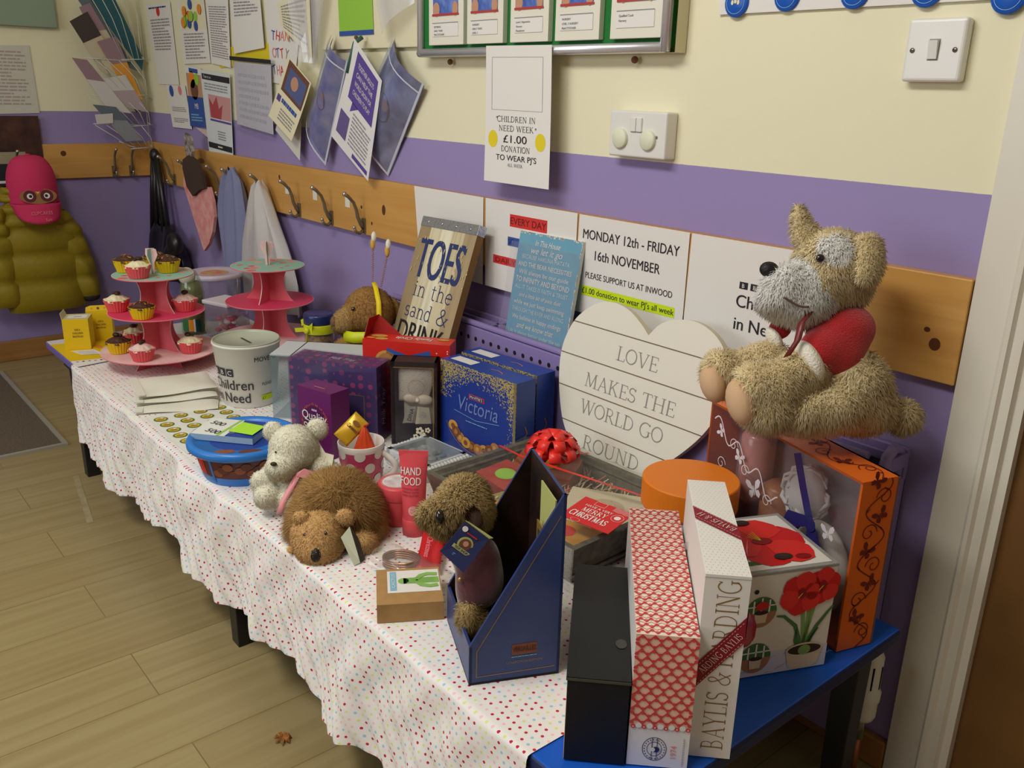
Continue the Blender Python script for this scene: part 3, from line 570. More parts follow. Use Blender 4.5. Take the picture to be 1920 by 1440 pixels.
# fundraising poster with a plain frame where a mascot is printed in the photograph
def poster(b,W,H):
    for a in ((W*.1,H*.54,W*.88,H*.543),(W*.1,H*.917,W*.88,H*.92),(W*.1,H*.54,W*.105,H*.92),(W*.875,H*.54,W*.88,H*.92)): b.rect(*a,GREY,1)
    for t, y, h, w_ in (('"CHILDREN IN',.455,.042,.64),('NEED WEEK"',.388,.042,.58),('£1.00',.305,.056,.36),('DONATION',.238,.042,.48),('TO WEAR PJ\'S',.172,.042,.62),('ALL WEEK',.128,.024,.26)):
        if '£' in t: b.text(t,W*.48,H*y,H*h,INK,w=W*w_,bold=.015)
        elif "'" in t: b.text(t,W*.5,H*y,H*h,INK,w=W*w_,bold=.01)
        else: b.text(t.replace('"',''),W*.49,H*y,H*h,INK,w=W*w_*.93,serif=True,weight=1.05)
    for s_ in (-1,1): b.text('"',W*.49+s_*W*.30,H*(.455 if s_<0 else .385),H*.038,INK)
    for x in (.13,.86): b.disc(W*x,H*.325,W*.075,YELP,1,20,W*.085)
sheet('charity_poster','portrait paper poster taped below the green photo board','poster',[(-1.115,1.217),(-.898,1.215),(-.885,.926),(-1.108,.926)],.048,PAPER,poster,curl=.006)

# four sheets taped along the coat rail
y0 = .0225
sheet('paper_sign','blank white sheet on the coat rail behind the weathered wood plaque','sign',[(-1.444,.881),(-1.149,.881),(-1.147,.671),(-1.42,.671)],y0,PAPER)
def s2(b,W,H):
    b.rect(W*.29,H*.735,W*.7,H*.87,REDP); b.text('EVERY DAY',W*.495,H*.765,H*.075,mat('dark_red_ink',(110,24,24),.7),w=W*.39,bold=.01)
    b.rect(W*.27,H*.52,W*.5,H*.62,BLUE); b.text('SO',W*.31,H*.54,H*.06,NAVY); b.rect(W*.1,H*.29,W*.4,H*.385,REDP); b.text('DAILY',W*.25,H*.31,H*.055,mat('dark_red_ink',(0,0,0)),w=W*.24,bold=.01)
sheet('paper_sign','white sheet with red highlighted words behind the pale blue plaque','sign',[(-1.140,.881),(-.825,.881),(-.826,.671),(-1.138,.671)],y0,PAPER,s2)
HIG = mat('lime_highlight', (206,232,20), .7)
def s3(b,W,H):
    b.text('MONDAY 12th - FRIDAY',W*.49,H*.77,H*.095,INK,w=W*.88,bold=.012); b.text('16th NOVEMBER',W*.48,H*.57,H*.095,INK,w=W*.6,bold=.012)
    b.text('PLEASE SUPPORT US AT INWOOD',W*.5,H*.375,H*.062,INK,w=W*.8); b.rect(W*.07,H*.19,W*.93,H*.29,HIG); b.text("£1.00 donation to wear PJ's all week",W*.5,H*.215,H*.058,INK,w=W*.85,bold=.012)
sheet('paper_sign','white sheet with November dates and a lime highlighted line','sign',[(-.819,.880),(-.522,.880),(-.522,.671),(-.824,.671)],y0,PAPER,s3)
def s4(b,W,H):
    b.box(W*.40,W*.46,H*.6,H*.66,0,.0006,INK).box(W*.48,W*.54,H*.6,H*.66,0,.0006,INK).box(W*.56,W*.62,H*.6,H*.66,0,.0006,INK)
    for i, ch in enumerate('BBC'): b.text(ch,W*(.43+.08*i),H*.612,H*.036,PAPER,e=4,bold=.02)
    b.text('Children',W*.39,H*.44,H*.11,INK,'l',bold=.02); b.text('in Need',W*.39,H*.24,H*.11,INK,'l',bold=.02)
sheet('paper_sign','white charity sheet on the coat rail partly hidden by the big plush dog','sign',[(-.517,.880),(-.222,.880),(-.222,.671),(-.52,.671)],y0,PAPER,s4)

# green staff photo board
gb = thing('photo_board','green felt board in a silver frame with staff photo holders','board',(0,0,0))
MB().box(-1.385,-.61,-.03,-.004,1.205,1.62,mat('green_felt',(34,118,52),.9,bump=(400,.4))).build('felt_panel', gb)
CHR = mat('silver_frame', (222,222,226), .3, .6)
b = MB(); b.box(-1.40,-.585,-.032,-.002,1.197,1.63,mat('board_side',(214,206,168),.6),front=None)
b.tube([(-1.397,-.034,1.206),(-.607,-.034,1.206)],.010,CHR,10).tube([(-1.39,-.034,1.2),(-1.39,-.034,1.62)],.010,CHR,10).tube([(-.607,-.034,1.198),(-.607,-.034,1.62)],.010,CHR,10); b.build('metal_frame', gb)
b = MB()
for x in (-1.30,-.70): b.ell((x,-.012,1.186),(.007,.007,.007),BRN,8,6)
b.build('screw', gb)
HOLD = mat('cream_plastic', (232,228,212), .35); BLUS = mat('blue_uniform', (58,82,168), .6, var=(40,.4), col2=(110,140,206))
FR = [(-1.343,-1.206,('ENTERING','EARLY YEARS','PRACTITIONER'),BLUS),(-1.192,-1.063,('NURSERY','EARLY YEARS','LEVEL 3'),BLUS),(-1.038,-.916,('Level 3 Apprentice','Nursery','Practitioner'),BLUS),(-.895,-.769,('NURSERY','LEVEL 3 NURSERY','PRACTITIONER'),BLUS),(-.739,-.611,('Qualified Cook','Nursery'),NAVY)]
desc = ['white plastic photo holder at the outer end of the green board, blue uniform picture','white plastic photo holder second along the green board from the wallet end','white plastic photo holder in the middle of the green board above the poster','white plastic photo holder fourth along the green board, right of the poster','white plastic photo holder with the darkest navy picture, nearest the socket']
for i, (x0, x1, txt, ph) in enumerate(FR):
    t = thing('photo_holder', desc[i], 'photo holder', (x0,-.030,1.222), 0, None); W = x1-x0
    b = MB(); b.box(0,W,-.014,0,0,.30,HOLD); b.at(frame((0,-.014,0),(1,0,0),(0,0,1)))
    b.box(W*.12,W*.88,.018,.05,-.002,.0008,HOLD); b.build('holder_frame', t, bevel=.004, seg=3)
    b = MB(); b.at(frame((0,-.0146,0),(1,0,0),(0,0,1))).rect(W*.14,.068,W*.86,.27,ph,1); b.disc(W*.24,.078,W*.1,SKIN,2,12,.016); b.disc(W*.78,.078,W*.08,SKIN,2,12,.016); b.rect(W*.12,.064,W*.88,.0685,mat('red_line',(180,60,60),.6),3); b.build('staff_photo', t)
    b = MB(); b.at(frame((0,-.0152,0),(1,0,0),(0,0,1))).rect(W*.13,.019,W*.87,.049,PAPER,1); b.rect(W*.13,.0475,W*.87,.0495,GREY,2)
    for k, s_ in enumerate(txt): b.text(s_,W*.18,.038-.0085*k,.0042,INK,'l')
    b.build('name_card', t)

# electrical plates
WP = mat('switch_white', (228,226,220), .3, spec=.5); SHD = mat('seam_grey', (140,136,128), .6)
so = thing('wall_socket','white double socket with round blanking covers and two rockers','socket',(-.737,0,1.007))
b = MB(); b.box(0,.146,-.032,0,0,.086,WP); b.build('socket_plate', so, bevel=.004, seg=3)
for x in (.032,.104):
    b = MB(); b.at(frame((x,-.032,.034),(1,0,0),(0,0,1))).lathe([(.019,0),(.019,.005),(.017,.007),(0,.007)],mat('cover_cream',(226,226,200),.35),24); b.build('socket_cover', so)
for x in (.058,.073):
    b = MB(); b.box(x,x+.0135,-.036,-.031,.048,.074,WP); b.build('rocker', so, bevel=.0015)
b = MB(); b.at(frame((.124,-.032,.04),(1,0,0),(0,0,1))).disc(0,0,.003,IRON,2,10); b.at(frame((.068,-.0322,.046),(1,0,0),(0,0,1))).rect(-.011,.001,.02,.003,SHD,1); b.build('screw', so)
sw = thing('light_switch','white square light switch with one rocker and two screws','switch',(-.159,0,1.151))
b = MB(); b.box(0,.086,-.02,0,0,.086,WP); b.build('switch_plate', sw, bevel=.005, seg=3)
b = MB(); b.add([(.037,-.0205,.031),(.05,-.0205,.031),(.05,-.0205,.056),(.037,-.0205,.056),(.037,-.023,.031),(.05,-.023,.031),(.05,-.027,.056),(.037,-.027,.056)],[(4,5,6,7),(0,1,5,4),(1,2,6,5),(2,3,7,6),(3,0,4,7)],WP)
b.at(frame((0,-.0201,0),(1,0,0),(0,0,1))).rect(.0355,.029,.0515,.058,SHD,1); b.build('rocker', sw)
for x in (.012,.074):
    b = MB(); b.at(frame((x,-.0203,.043),(1,0,0),(0,0,1))).lathe([(.0036,0),(.0036,.0008),(0,.0012)],mat('brushed_steel',(0,0,0)),12).rect(-.003,-.0006,.003,.0006,INK,4); b.build('screw', sw)
bs = thing('badge_card','white card strip of round blue badges above the light switch','badge card',(0,0,0))
b = MB(); b.box(-.515,-.004,-.006,-.001,1.2585,1.62,PAPER); b.build('card_backing', bs)
for x, z in ((-.477,1.276),(-.378,1.281),(-.258,1.279),(-.145,1.276),(-.03,1.262)):
    b = MB(); b.at(frame((x,-.006,z),(1,0,0),(0,0,1))).lathe([(.024,0),(.024,.003),(.022,.005),(0,.0055)],mat('badge_blue',(28,92,190),.3),24).disc(0,0,.0185,mat('badge_ring',(150,190,230),.5),15,24,None,.0178)
    for k in range(3): b.disc(-.006+.006*k,.002*(k%2),.0028,CREAM,16,8,.0042)
    b.build('badge', bs)

# ---------------------------------------------------------------- end wall
def lwall(x): return frame((x,0,0),(0,1,0),(0,0,1))
GB = mat('grey_green_board', (140,158,138), .7)
b = MB(); b.box(XL+.002,XL+.027,-1.2,-.322,1.312,2.0,GB); tag(b.build('notice_board', None, None, bevel=.004), 'dull grey-green board high on the end wall','board')
b = MB(); b.at(lwall(XL+.004)); b.add([(-.66,.985,0),(-.424,.992,0),(-.43,1.245,0),(-.66,1.235,0)],[(0,1,2,3)],mat('dim_paper',(206,204,190),.8))
b.lines(-.64,-.45,1.225,1.02,16,mat('pinkish_print',(176,160,156),.8)); tag(b.build('paper_notice'),'closely printed white notice below the grey-green board','notice')
pc = thing('dark_picture','dark brown poster hung above the pink cap','picture',(0,0,0))
b = MB(); b.at(lwall(XL+.022)); b.rect(-.9,.78,-.436,.982,mat('dark_photo',(50,28,24),.5,var=(16,.5),col2=(86,50,36)),1); b.rect(-.62,.80,-.50,.845,mat('faded_photo',(160,150,120),.6),2); b.rect(-.62,.70,-.44,.80,INK,2); b.rect(-.7,.725,-.52,.735,PAPER,3); b.build('print', pc)

# wire leaflet rack in the corner with its leaflets
WIRE = mat('white_wire', (206,204,186), .4)
rk = thing('leaflet_rack','white wire leaflet rack hanging in the corner','rack',(0,0,0))
b = MB(); xs = -3.44
b.tube([(xs,-.03,1.62),(xs,-.03,.85)],.0022,WIRE,6).tube([(xs-.0,-.10,1.62),(xs,-.03,1.1)],.0018,WIRE,6)
for z0, z1, ytop in ((1.2,1.52,-.22),(1.06,1.20,-.24),(.94,1.06,-.24),(.85,.95,-.20)):
    for k in range(5):
        q = k/4; b.tube([(xs+.03,-.03-.02*k,z0-.002*k+.01),(xs+.035,-.035-.035*k,z0+(z1-z0)*.5),(xs+.03,ytop*.35-.045*k,z1)],.0016,WIRE,5)
    b.tube([(xs+.03,ytop*.35,z1),(xs+.03,ytop*.35-.185,z1+.005)],.002,WIRE,6).tube([(xs+.03,-.02,z0+.01),(xs+.03,-.12,z0+.004)],.002,WIRE,6)
    b.tube([(xs,-.03,z0+.02),(xs+.03,-.03,z0+.01)],.002,WIRE,6)
b.tube([(xs,-.03,.855),(xs+.02,-.06,.85),(xs+.03,-.12,.865),(xs+.02,-.16,.885)],.002,WIRE,6); b.build('wire_frame', rk)
LT = mat('leaflet_tan',(196,184,158),.6); LW = mat('leaflet_white',(206,202,196),.6); LD = mat('leaflet_dark',(66,54,50),.6); LM = mat('leaflet_mauve',(150,120,130),.6); LTE = mat('leaflet_teal',(38,92,104),.5); LO_ = mat('leaflet_orange',(220,150,50),.6)
def leaf(label, pts, x, m, m2=None, draw=None):
    """a leaflet standing in the rack: corner points (y, z) on the plane x"""
    b = MB(); n = len(pts); b.add([(x,y,z) for y,z in pts]+[(x-.004,y,z) for y,z in pts],[tuple(range(n)),tuple(range(n,2*n))[::-1]]+[(i,n+i,n+(i+1)%n,(i+1)%n) for i in range(n)],m)
    if m2:
        cy = sum(p[0] for p in pts)/n; cz = sum(p[1] for p in pts)/n; b.at(Matrix.Translation((.0006,0,0)))
        (a,d) = pts[0], pts[1]; q = [pts[0],pts[1],((pts[1][0]*.6+pts[2][0]*.4),(pts[1][1]*.6+pts[2][1]*.4)),((pts[0][0]*.6+pts[3][0]*.4),(pts[0][1]*.6+pts[3][1]*.4))]
        b.add([(x,y,z) for y,z in q],[(0,1,2,3)],m2)
    tag(b.build('leaflet'), label, 'leaflet', 'leaflets in the wire rack')
leaf('dark teal leaflet leaning at the top of the wire rack',[(-.221,1.435),(-.116,1.444),(-.024,1.212),(-.033,1.166),(-.077,1.193)][:4],xs+.006,LTE,None)
leaf('slate grey leaflet just under the teal one in the wire rack',[(-.261,1.432),(-.217,1.436),(-.05,1.16),(-.115,1.187)],xs+.012,mat('leaflet_slate',(96,108,116),.5))
leaf('tall mauve and grey leaflet leaning in the wire rack',[(-.254,1.391),(-.213,1.409),(-.088,1.175),(-.161,1.169)],xs+.018,LT,LM)
leaf('grey-brown leaflet with a black heading in the wire rack',[(-.297,1.337),(-.228,1.377),(-.12,1.166),(-.194,1.144)],xs+.024,LT,LD)
leaf('orange-edged leaflet in the middle of the wire rack',[(-.205,1.268),(-.131,1.292),(-.050,1.05),(-.099,1.058)],xs+.030,LO_,LM)
leaf('dark photo leaflet behind the orange one in the wire rack',[(-.201,1.2),(-.136,1.223),(-.04,1.011),(-.08,1.0)],xs+.027,LD,LT)
leaf('white leaflet with purple corner sticking far out of the wire rack',[(-.308,1.204),(-.253,1.198),(-.106,.996),(-.194,1.008)],xs+.036,LW,LM)
leaf('curling pale mauve leaflet below the orange one in the wire rack',[(-.234,1.123),(-.111,1.146),(-.035,1.0),(-.118,1.02)],xs+.033,mat('leaflet_pale_mauve',(176,160,164),.6),LW)
leaf('grey leaflet in the lowest pocket of the wire rack',[(-.252,1.03),(-.163,1.021),(-.07,.888),(-.139,.885)],xs+.040,mat('leaflet_grey',(140,146,150),.6),mat('leaflet_slate',(0,0,0)))
leaf('small stack of white slips at the foot of the wire rack',[(-.249,.991),(-.18,.996),(-.183,.958),(-.245,.954)],xs+.044,LW)

# coat, cap and bags on the hooks
def coat():
    t = thing('puffer_jacket','mustard quilted puffer jacket hanging under the pink cap','jacket',(-3.42,-.55,.2))
    Q = mat('mustard_quilt',(146,126,28),.55,bump=(70,.5),spec=.3)
    def panel(name, pts, d, rows, par=t):
        """quilted tube: pts = (y, z, half width) from top to bottom"""
        b = MB(); n = rows*6
        def f(u, v):
            s = v*(len(pts)-1); i = min(int(s), len(pts)-2); q = s-i; y = pts[i][0]*(1-q)+pts[i+1][0]*q; z = pts[i][1]*(1-q)+pts[i+1][1]*q; hw = pts[i][2]*(1-q)+pts[i+1][2]*q
            p = abs(math.sin(PI*v*rows))**.6; k = .66+.34*p; a = 2*PI*u; wob = 1+.05*math.sin(5*a+9*v)
            return ((d*k*math.sin(a))*wob, y+hw*(.94+.06*p)*math.cos(a)*wob, z)
        b.grid(f, 28, n, Q); b.build(name, par)
    panel('body', [(.0,.47,.05),(.02,.44,.11),(.03,.36,.15),(.035,.2,.155),(.04,.02,.15)], .06, 6)
    panel('body_front', [(-.1,.44,.03),(-.11,.3,.06),(-.11,.05,.07)], .055, 5)
    panel('sleeve', [(.10,.42,.05),(.15,.34,.055),(.185,.2,.05),(.205,.06,.045)], .05, 5)
    panel('collar', [(.0,.52,.075),(.01,.46,.10)], .055, 2)
    b = MB(); b.ell((0,.205,.055),(.035,.04,.022),INK,12,8); b.build('cuff', t)
coat()
cp = thing('baseball_cap','pink baseball cap with an owl face hung over the mustard jacket','cap',(-3.40,-.515,.66))
CP = mat('pink_cotton',(206,50,96),.85,bump=(300,.3)); b = MB()
b.grid(lambda u,v:(.085*math.sin(PI*u)*math.cos(v*PI/2)**.7, -.09*math.cos(PI*u)*math.cos(v*PI/2)**.6, .06+.12*math.sin(v*PI/2)),18,10,CP)
b.grid(lambda u,v:(.085*math.sin(PI*u), -.09*math.cos(PI*u), .06*v-.0),18,3,CP); b.ell((0,0,.18),(.01,.01,.005),CP); b.build('crown', cp)
b = MB(); b.grid(lambda u,v:((.088+.02*v)*math.sin(PI*u)**.6+.004, -(.088-.01*v)*math.cos(PI*u), .0-.075*v*math.sin(PI*u)**.4),18,6,CP); b.build('brim', cp, solid=.004)
b = MB(); b.at(frame((.086,0,.03),(0,1,0),(-.25,0,1))); GO = mat('owl_gold',(150,110,60),.7); RD = mat('owl_maroon',(96,30,40),.7)
b.disc(0,.0,.066,GO,4,20,.03)
for s_ in (-1,1): b.disc(s_*.03,.0,.023,RD,6,16); b.disc(s_*.03,0,.011,PAPER,8,12); b.disc(s_*.028,0,.006,INK,10,10)
b.poly([(-.016,.028),(.016,.028),(0,.008)],YELP,7); b.build('owl_patch', cp)
b = MB(); b.at(frame((.108,0,-.045),(0,1,0),(-.15,0,1))); b.text('CUPCAKES',0,.006,.013,PINKP,w=.075,e=12); b.text('fun',.02,-.02,.013,PINKP,e=12); b.build('brim_lettering', cp)
def cloth_bag(name, label, cat, hx, ztop, pts, m, amp=.012, folds=5):
    """fabric hanging from a hook: pts = (z, left x, right x)"""
    b = MB()
    def f(u, v):
        s = v*(len(pts)-1); i = min(int(s), len(pts)-2); q = s-i; z = pts[i][0]*(1-q)+pts[i+1][0]*q; l = pts[i][1]*(1-q)+pts[i+1][1]*q; r = pts[i][2]*(1-q)+pts[i+1][2]*q
        a = 2*PI*u; x = (l+r)/2-(r-l)/2*math.cos(a); k = min(1, v*3)
        return (x, -.055-(.012+.03*v)*math.sin(a)+amp*k*math.sin(folds*a+3*v)*.6, z+.006*math.sin(3*a))
    b.grid(f, 56, 16, m); return tag(b.build(name), label, cat)
cloth_bag('cloth_bag','blue-grey drawstring cloth bag on a coat hook','bag',0,0,[(.84,-2.56,-2.52),(.80,-2.62,-2.47),(.68,-2.665,-2.43),(.56,-2.64,-2.42),(.46,-2.62,-2.44),(.38,-2.58,-2.46)],mat('blue_grey_cloth',(128,132,168),.85,bump=(120,.4)),.016,7)
cloth_bag('carrier_bag','crumpled translucent white carrier bag hung on a hook','bag',0,0,[(.815,-2.335,-2.31),(.79,-2.36,-2.28),(.70,-2.40,-2.22),(.60,-2.45,-2.14),(.50,-2.47,-2.09),(.40,-2.46,-2.08)],film('carrier_plastic',(236,234,228),.1,.4,.72,(228,226,222)),.02,6)
b = MB(); b.at(frame((-2.16,-.1,.43),(1,0,0),(0,0,1))); b.rect(-.06,-.04,.06,.13,YELP,1); b.rect(0,.03,.05,.1,INK,2); b.text('LODGE',.0,-.07,.022,INK,w=.12,bold=.02); tag(b.build('shop_leaflet'),'yellow and black print showing low on the translucent carrier bag','leaflet')
cloth_bag('black_bag','black drawstring rucksack with long straps in the corner','bag',0,0,[(.55,-3.40,-3.2),(.50,-3.44,-3.12),(.42,-3.46,-3.06),(.33,-3.44,-3.08)],mat('black_nylon',(18,18,22),.35,spec=.6),.02,5)
b = MB(); BK = mat('black_nylon',(0,0,0))
for dx, zz in ((-.06,.5),(-.02,.52),(.03,.52),(.07,.5)): b.tube([(-3.335+dx*.3,-.05,.83),(-3.335+dx*.9,-.055,.68),(-3.33+dx*1.6,-.06,zz)],.012,BK,6)
b.ell((-3.08,-.09,.50),(.05,.03,.05),BK).ell((-3.12,-.09,.44),(.06,.03,.06),BK).ell((-3.335,-.05,.83),(.025,.02,.03),BK)
b.build('strap', bpy.data.objects['black_bag'])
# pink printed paper cone with a brown wrap
t = thing('paper_cone','pink rose-print paper cone with a brown band hung on a hook','cone',(0,0,0))
b = MB(); PK = mat('rose_paper',(232,178,170),.8,var=(26,.3),col2=(226,140,138)); b.at(frame((-2.82,-.07,.51),(1,0,0),(0,0,1)))
def cone(pts, m, z, nm):
    b = MB(); b.at(frame((-2.82,-.06,.51),(1,0,0),(0,0,1))); b.prism(pts, z, z+.012, m); b.build(nm, t)
cone([(0,0)]+[(.055,.035),(.10,.085),(.13,.145),(.125,.2),(.10,.25),(-.05,.235),(-.14,.285),(-.155,.235)], PK, 0, 'cone')
cone([(-.085,.235),(-.11,.30),(-.10,.335),(-.04,.355),(.03,.34),(.075,.30),(.09,.245),(.04,.235),(-.03,.205)], mat('brown_felt',(70,52,44),.9), .014, 'brown_band')
cone([(-.07,.34),(-.085,.40),(-.07,.435),(-.02,.42),(-.01,.37),(-.03,.335)], mat('print_tag',(96,84,84),.7,var=(60,.5),col2=(180,170,160)), .01, 'hang_tag')
# ================================================================ tables and cloth
LEGM = mat('dark_table_leg',(34,34,36),.4); WT = mat('white_table_top',(214,212,214),.4); PE = mat('lilac_table_edge',(112,100,168),.45); BT = mat('blue_table_top',(24,92,200),.42); BE = mat('navy_table_edge',(24,40,84),.45)
def table(label, x0, x1, y0, y1, tm, em, legs):
    t = thing('nursery_table', label, 'table', ((x0+x1)/2,(y0+y1)/2,0)); cx, cy = (x0+x1)/2, (y0+y1)/2
    MB().box(x0-cx,x1-cx,y0-cy,y1-cy,.333,.3565,em,top=tm).build('table_top', t, bevel=.005, seg=3)
    MB().box(x0-cx+.06,x1-cx-.06,y0-cy+.03,y0-cy+.05,.29,.333,LEGM).box(x0-cx+.06,x1-cx-.06,y1-cy-.05,y1-cy-.03,.29,.333,LEGM).build('apron', t)
    for lx, ly in legs:
        b = MB(); lx -= cx; ly -= cy; h, q = .021, .017
        b.add([(lx-q,ly-q,0),(lx+q,ly-q,0),(lx+q,ly+q,0),(lx-q,ly+q,0),(lx-h,ly-h,.333),(lx+h,ly-h,.333),(lx+h,ly+h,.333),(lx-h,ly+h,.333)],[(3,2,1,0),(4,5,6,7),(0,1,5,4),(1,2,6,5),(2,3,7,6),(3,0,4,7)],LEGM); b.build('leg', t, bevel=.002)
table('low white topped table whose end shows under yellow boxes', -2.39, -1.195, -.752, -.125, WT, PE, [(-2.125,-.73),(-2.125,-.15),(-1.24,-.5),(-1.24,-.15)])
table('low blue topped table under the wine gift boxes', -1.19, .035, -.752, -.125, BT, BE, [(-1.05,-.73),(-1.05,-.15),(-.02,-.15),(-.02,-.70)])
def dots():
    g = NT('spotted_cotton', .85, .2); tc = g.n('TexCoord'); uv = g.n('SeparateXYZ'); g.l(tc.outputs['UV'], uv.inputs[0])
    P = .0118; v = g.math('DIVIDE', uv.outputs[1], P); row = g.math('FLOOR', v); fy = g.math('SUBTRACT', g.math('FRACT', v), .5)
    u = g.math('MULTIPLY_ADD', g.math('MODULO', row, 2), .5, g.math('DIVIDE', uv.outputs[0], P)); ci = g.math('FLOOR', u); fx = g.math('SUBTRACT', g.math('FRACT', u), .5)
    r2 = g.math('ADD', g.math('MULTIPLY', fx, fx), g.math('MULTIPLY', fy, fy)); dot = g.math('LESS_THAN', r2, .036)
    cm = g.n('CombineXYZ'); g.l(ci, cm.inputs[0]); g.l(row, cm.inputs[1]); wn = g.n('TexWhiteNoise', noise_dimensions='2D'); g.l(cm.outputs[0], wn.inputs['Vector'])
    cr = g.n('ValToRGB'); cr.color_ramp.interpolation = 'CONSTANT'; E_ = cr.color_ramp.elements
    cols = [(0,(198,40,66)),(.3,(244,198,206)),(.52,(160,206,222)),(.74,(222,230,140)),(.92,(200,44,70))]
    E_[0].position, E_[0].color = 0, lin(cols[0][1]); E_[1].position, E_[1].color = cols[1][0], lin(cols[1][1])
    for p, c in cols[2:]: e = E_.new(p); e.color = lin(c)
    g.l(wn.outputs['Value'], cr.inputs[0]); g.l(g.mix(dot, lin((238,234,230)), cr.outputs[0]), g.b.inputs['Base Color'])
    n = g.n('TexNoise'); n.inputs['Scale'].default_value = 9; n.inputs['Detail'].default_value = 3; n.inputs['Distortion'].default_value = 1.4; g.l(g.coord('UV',(1.6,.7,1)), n.inputs['Vector'])
    bp = g.n('Bump'); bp.inputs['Strength'].default_value = .35; bp.inputs['Distance'].default_value = .012; g.l(n.outputs['Fac'], bp.inputs['Height']); g.l(bp.outputs[0], g.b.inputs['Normal']); return g.m
DOTS = dots()
CX0, CX1, YE, YB = -2.085, -.112, -.7545, -.135; DROP = .226; TOPW = YB-YE
def cloth(u, v):
    x = CX0+(CX1-CX0)*u; s = v*(TOPW+DROP)
    wav = .5*math.sin(x*21+.6)+.3*math.sin(x*37+2.1)+.25*math.sin(x*9.3)+.15*math.sin(x*71)
    if s < TOPW:
        y = YB-s; z = T-.0006+.0005*math.sin(x*9)*math.sin(y*11)
        d = y-YE
        return (x, y, z)
    q = (s-TOPW)/DROP; drop = DROP*(1+.05*math.sin(x*11+1)+.035*math.sin(x*29)); a = (.002+.021*q**.9)*min(1,.15+(x-CX0)/.2)
    lump = .022*math.exp(-((x+1.20)/.05)**2)*math.exp(-((q-.22)/.2)**2)+.016*math.exp(-((x+1.02)/.03)**2)*math.exp(-((q-.3)/.3)**2)
    cr = .0035*math.sin(x*55+8*q)*math.sin(PI*min(q*1.6,1))+.003*math.sin(130*x-20*q)*q
    y = YE-.004*min(1,q*30)**.5-a*(.75+wav)-cr-lump; z = T-.0006-drop*q
    return (x+.010*q*math.cos(x*21+.6), y, z)
b = MB(); b.grid(cloth, 420, 150, DOTS, uv=lambda u, v: ((CX1-CX0)*u, v*(TOPW+DROP)))
tag(b.build('tablecloth'), 'white tablecloth with small coloured spots over the low tables', 'tablecloth')
# ================================================================ boxes at the near end of the table
GLOSSW = mat('white_carton',(232,228,222),.42); BLK = mat('black_carton',(24,24,25),.5,spec=.35,var=(180,.2)); KRAFT = mat('kraft_card',(176,136,84),.8,var=(60,.12)); GOLD = mat('gold_foil',(196,160,84),.35,.7); WINE = mat('wine_ribbon',(140,22,44),.5); CELLO = film('cellophane',(252,250,248),.3,.06,.02)
# black wine box
t = thing('gift_box','matt black bottle box nearest the bare blue table end','gift box',(-.145,-.607,T),44); W,D,H = .0735,.262,.117
b = MB(); b.box(-W/2,W/2,-D/2,D/2,0,H,BLK,left=mat('buff_card',(206,184,160),.7)); b.build('box_body', t, bevel=.0015)
b = MB(); b.box(-W/2-.001,W/2+.001,-D/2-.0014,D/2+.001,H*.985,H+.0012,BLK); b.at(front(W,D)).box(-.001,W+.001,H-.0025,H+.0012,0,.0018,mat('black_edge',(70,74,60),.4)); b.at(top(W,D,H+.0012)).disc(W*.86,D*.28,.007,mat('clear_sticker',(58,58,52),.3),2,14,.010); b.build('lid', t)
# red looped pattern box
LOOP = mat('coral_print',(214,62,66),.6); LOOPS = mat('cream_print_ground',(240,222,206),.6); OLV = mat('olive_line',(196,134,106),.6); TRIM_ = mat('pale_print',(242,196,170),.6)
t = thing('gift_box','tall box printed with coral loop pattern, white foot and round crest','gift box',(-.116,-.531,T),44.5); W,D,H = .072,.324,.182
b = MB(); b.box(-W/2,W/2,-D/2,D/2,0,H,GLOSSW,top=LOOPS)
def loops(x0, x1, y0, pitch, amp, w, m, e, ph=0, flip=1):
    n = int(round((x1-x0)/pitch*2)); st = (x1-x0)/n; P_ = [(x0+st*k, y0+amp*(1 if (k+(ph > 1))%2 else -1)) for k in range(n+1)]; b.strip(P_, w, m, e); r_ = amp*.62
    for x, y in P_: x = min(max(x,x0+r_),x1-r_); b.disc(x, y+(r_*.75 if y < y0 else -r_*.75), r_, m, e+1, 12, None, r_-w)
b.at(top(W,D,H)); rp = .0115; n = int(D/rp)
for i in range(n):
    y = rp*(i+.5); loops(0,W,y,.0125,.0037,.0015,LOOP,2,(i%2)*PI)
    b.strip([(W*k/12,y+rp*.5+.0020*(1 if k%2 else -1)) for k in range(13)],.0009,OLV,1)
b.at(front(W,D)); b.rect(0,H*.315,W,H,TRIM_,1); rp = .0094; n = int(H*.68/rp)
for i in range(n): loops(0,W,H*.335+rp*(i+.4),.0150,.0036,.0020,LOOP,3,(i%2)*PI)
for i in range(6): b.disc(W*(i+.35)/5.6,H*.312,.0029,LOOP,4,12); b.disc(W*(i+.35)/5.6,H*.312,.0012,TRIM_,5,8); b.disc(W*(i+.85)/5.6,H*.322,.0038,GLOSSW,4,12) if i<5 else None
cx, cy, r = W*.44,H*.14,.0145
b.disc(cx,cy,r,NAVY,1,32,r*1.15,r-.0007); b.disc(cx,cy,r*.62,NAVY,1,28,r*.72,r*.62-.0006)
for sx in (-.003,.003): b.rect(cx+sx-.0004,cy-r*1.1,cx+sx+.0004,cy+r*1.1,NAVY,2)
b.disc(cx+.002,cy,.0042,NAVY,3,10); b.disc(cx-.002,cy,.003,GLOSSW,4,10)
for k in range(22): a = 2*PI*k/22; b.rect(cx+r*.82*math.cos(a)-.0006,cy+r*.94*math.sin(a)-.0008,cx+r*.82*math.cos(a)+.0006,cy+r*.94*math.sin(a)+.0008,NAVY,2)
b.text('1974',W*.8,H*.08,.007,PINKP,'l',rot=90); b.lines(W*.9,W*.93,H*.24,H*.02,16,GREY)
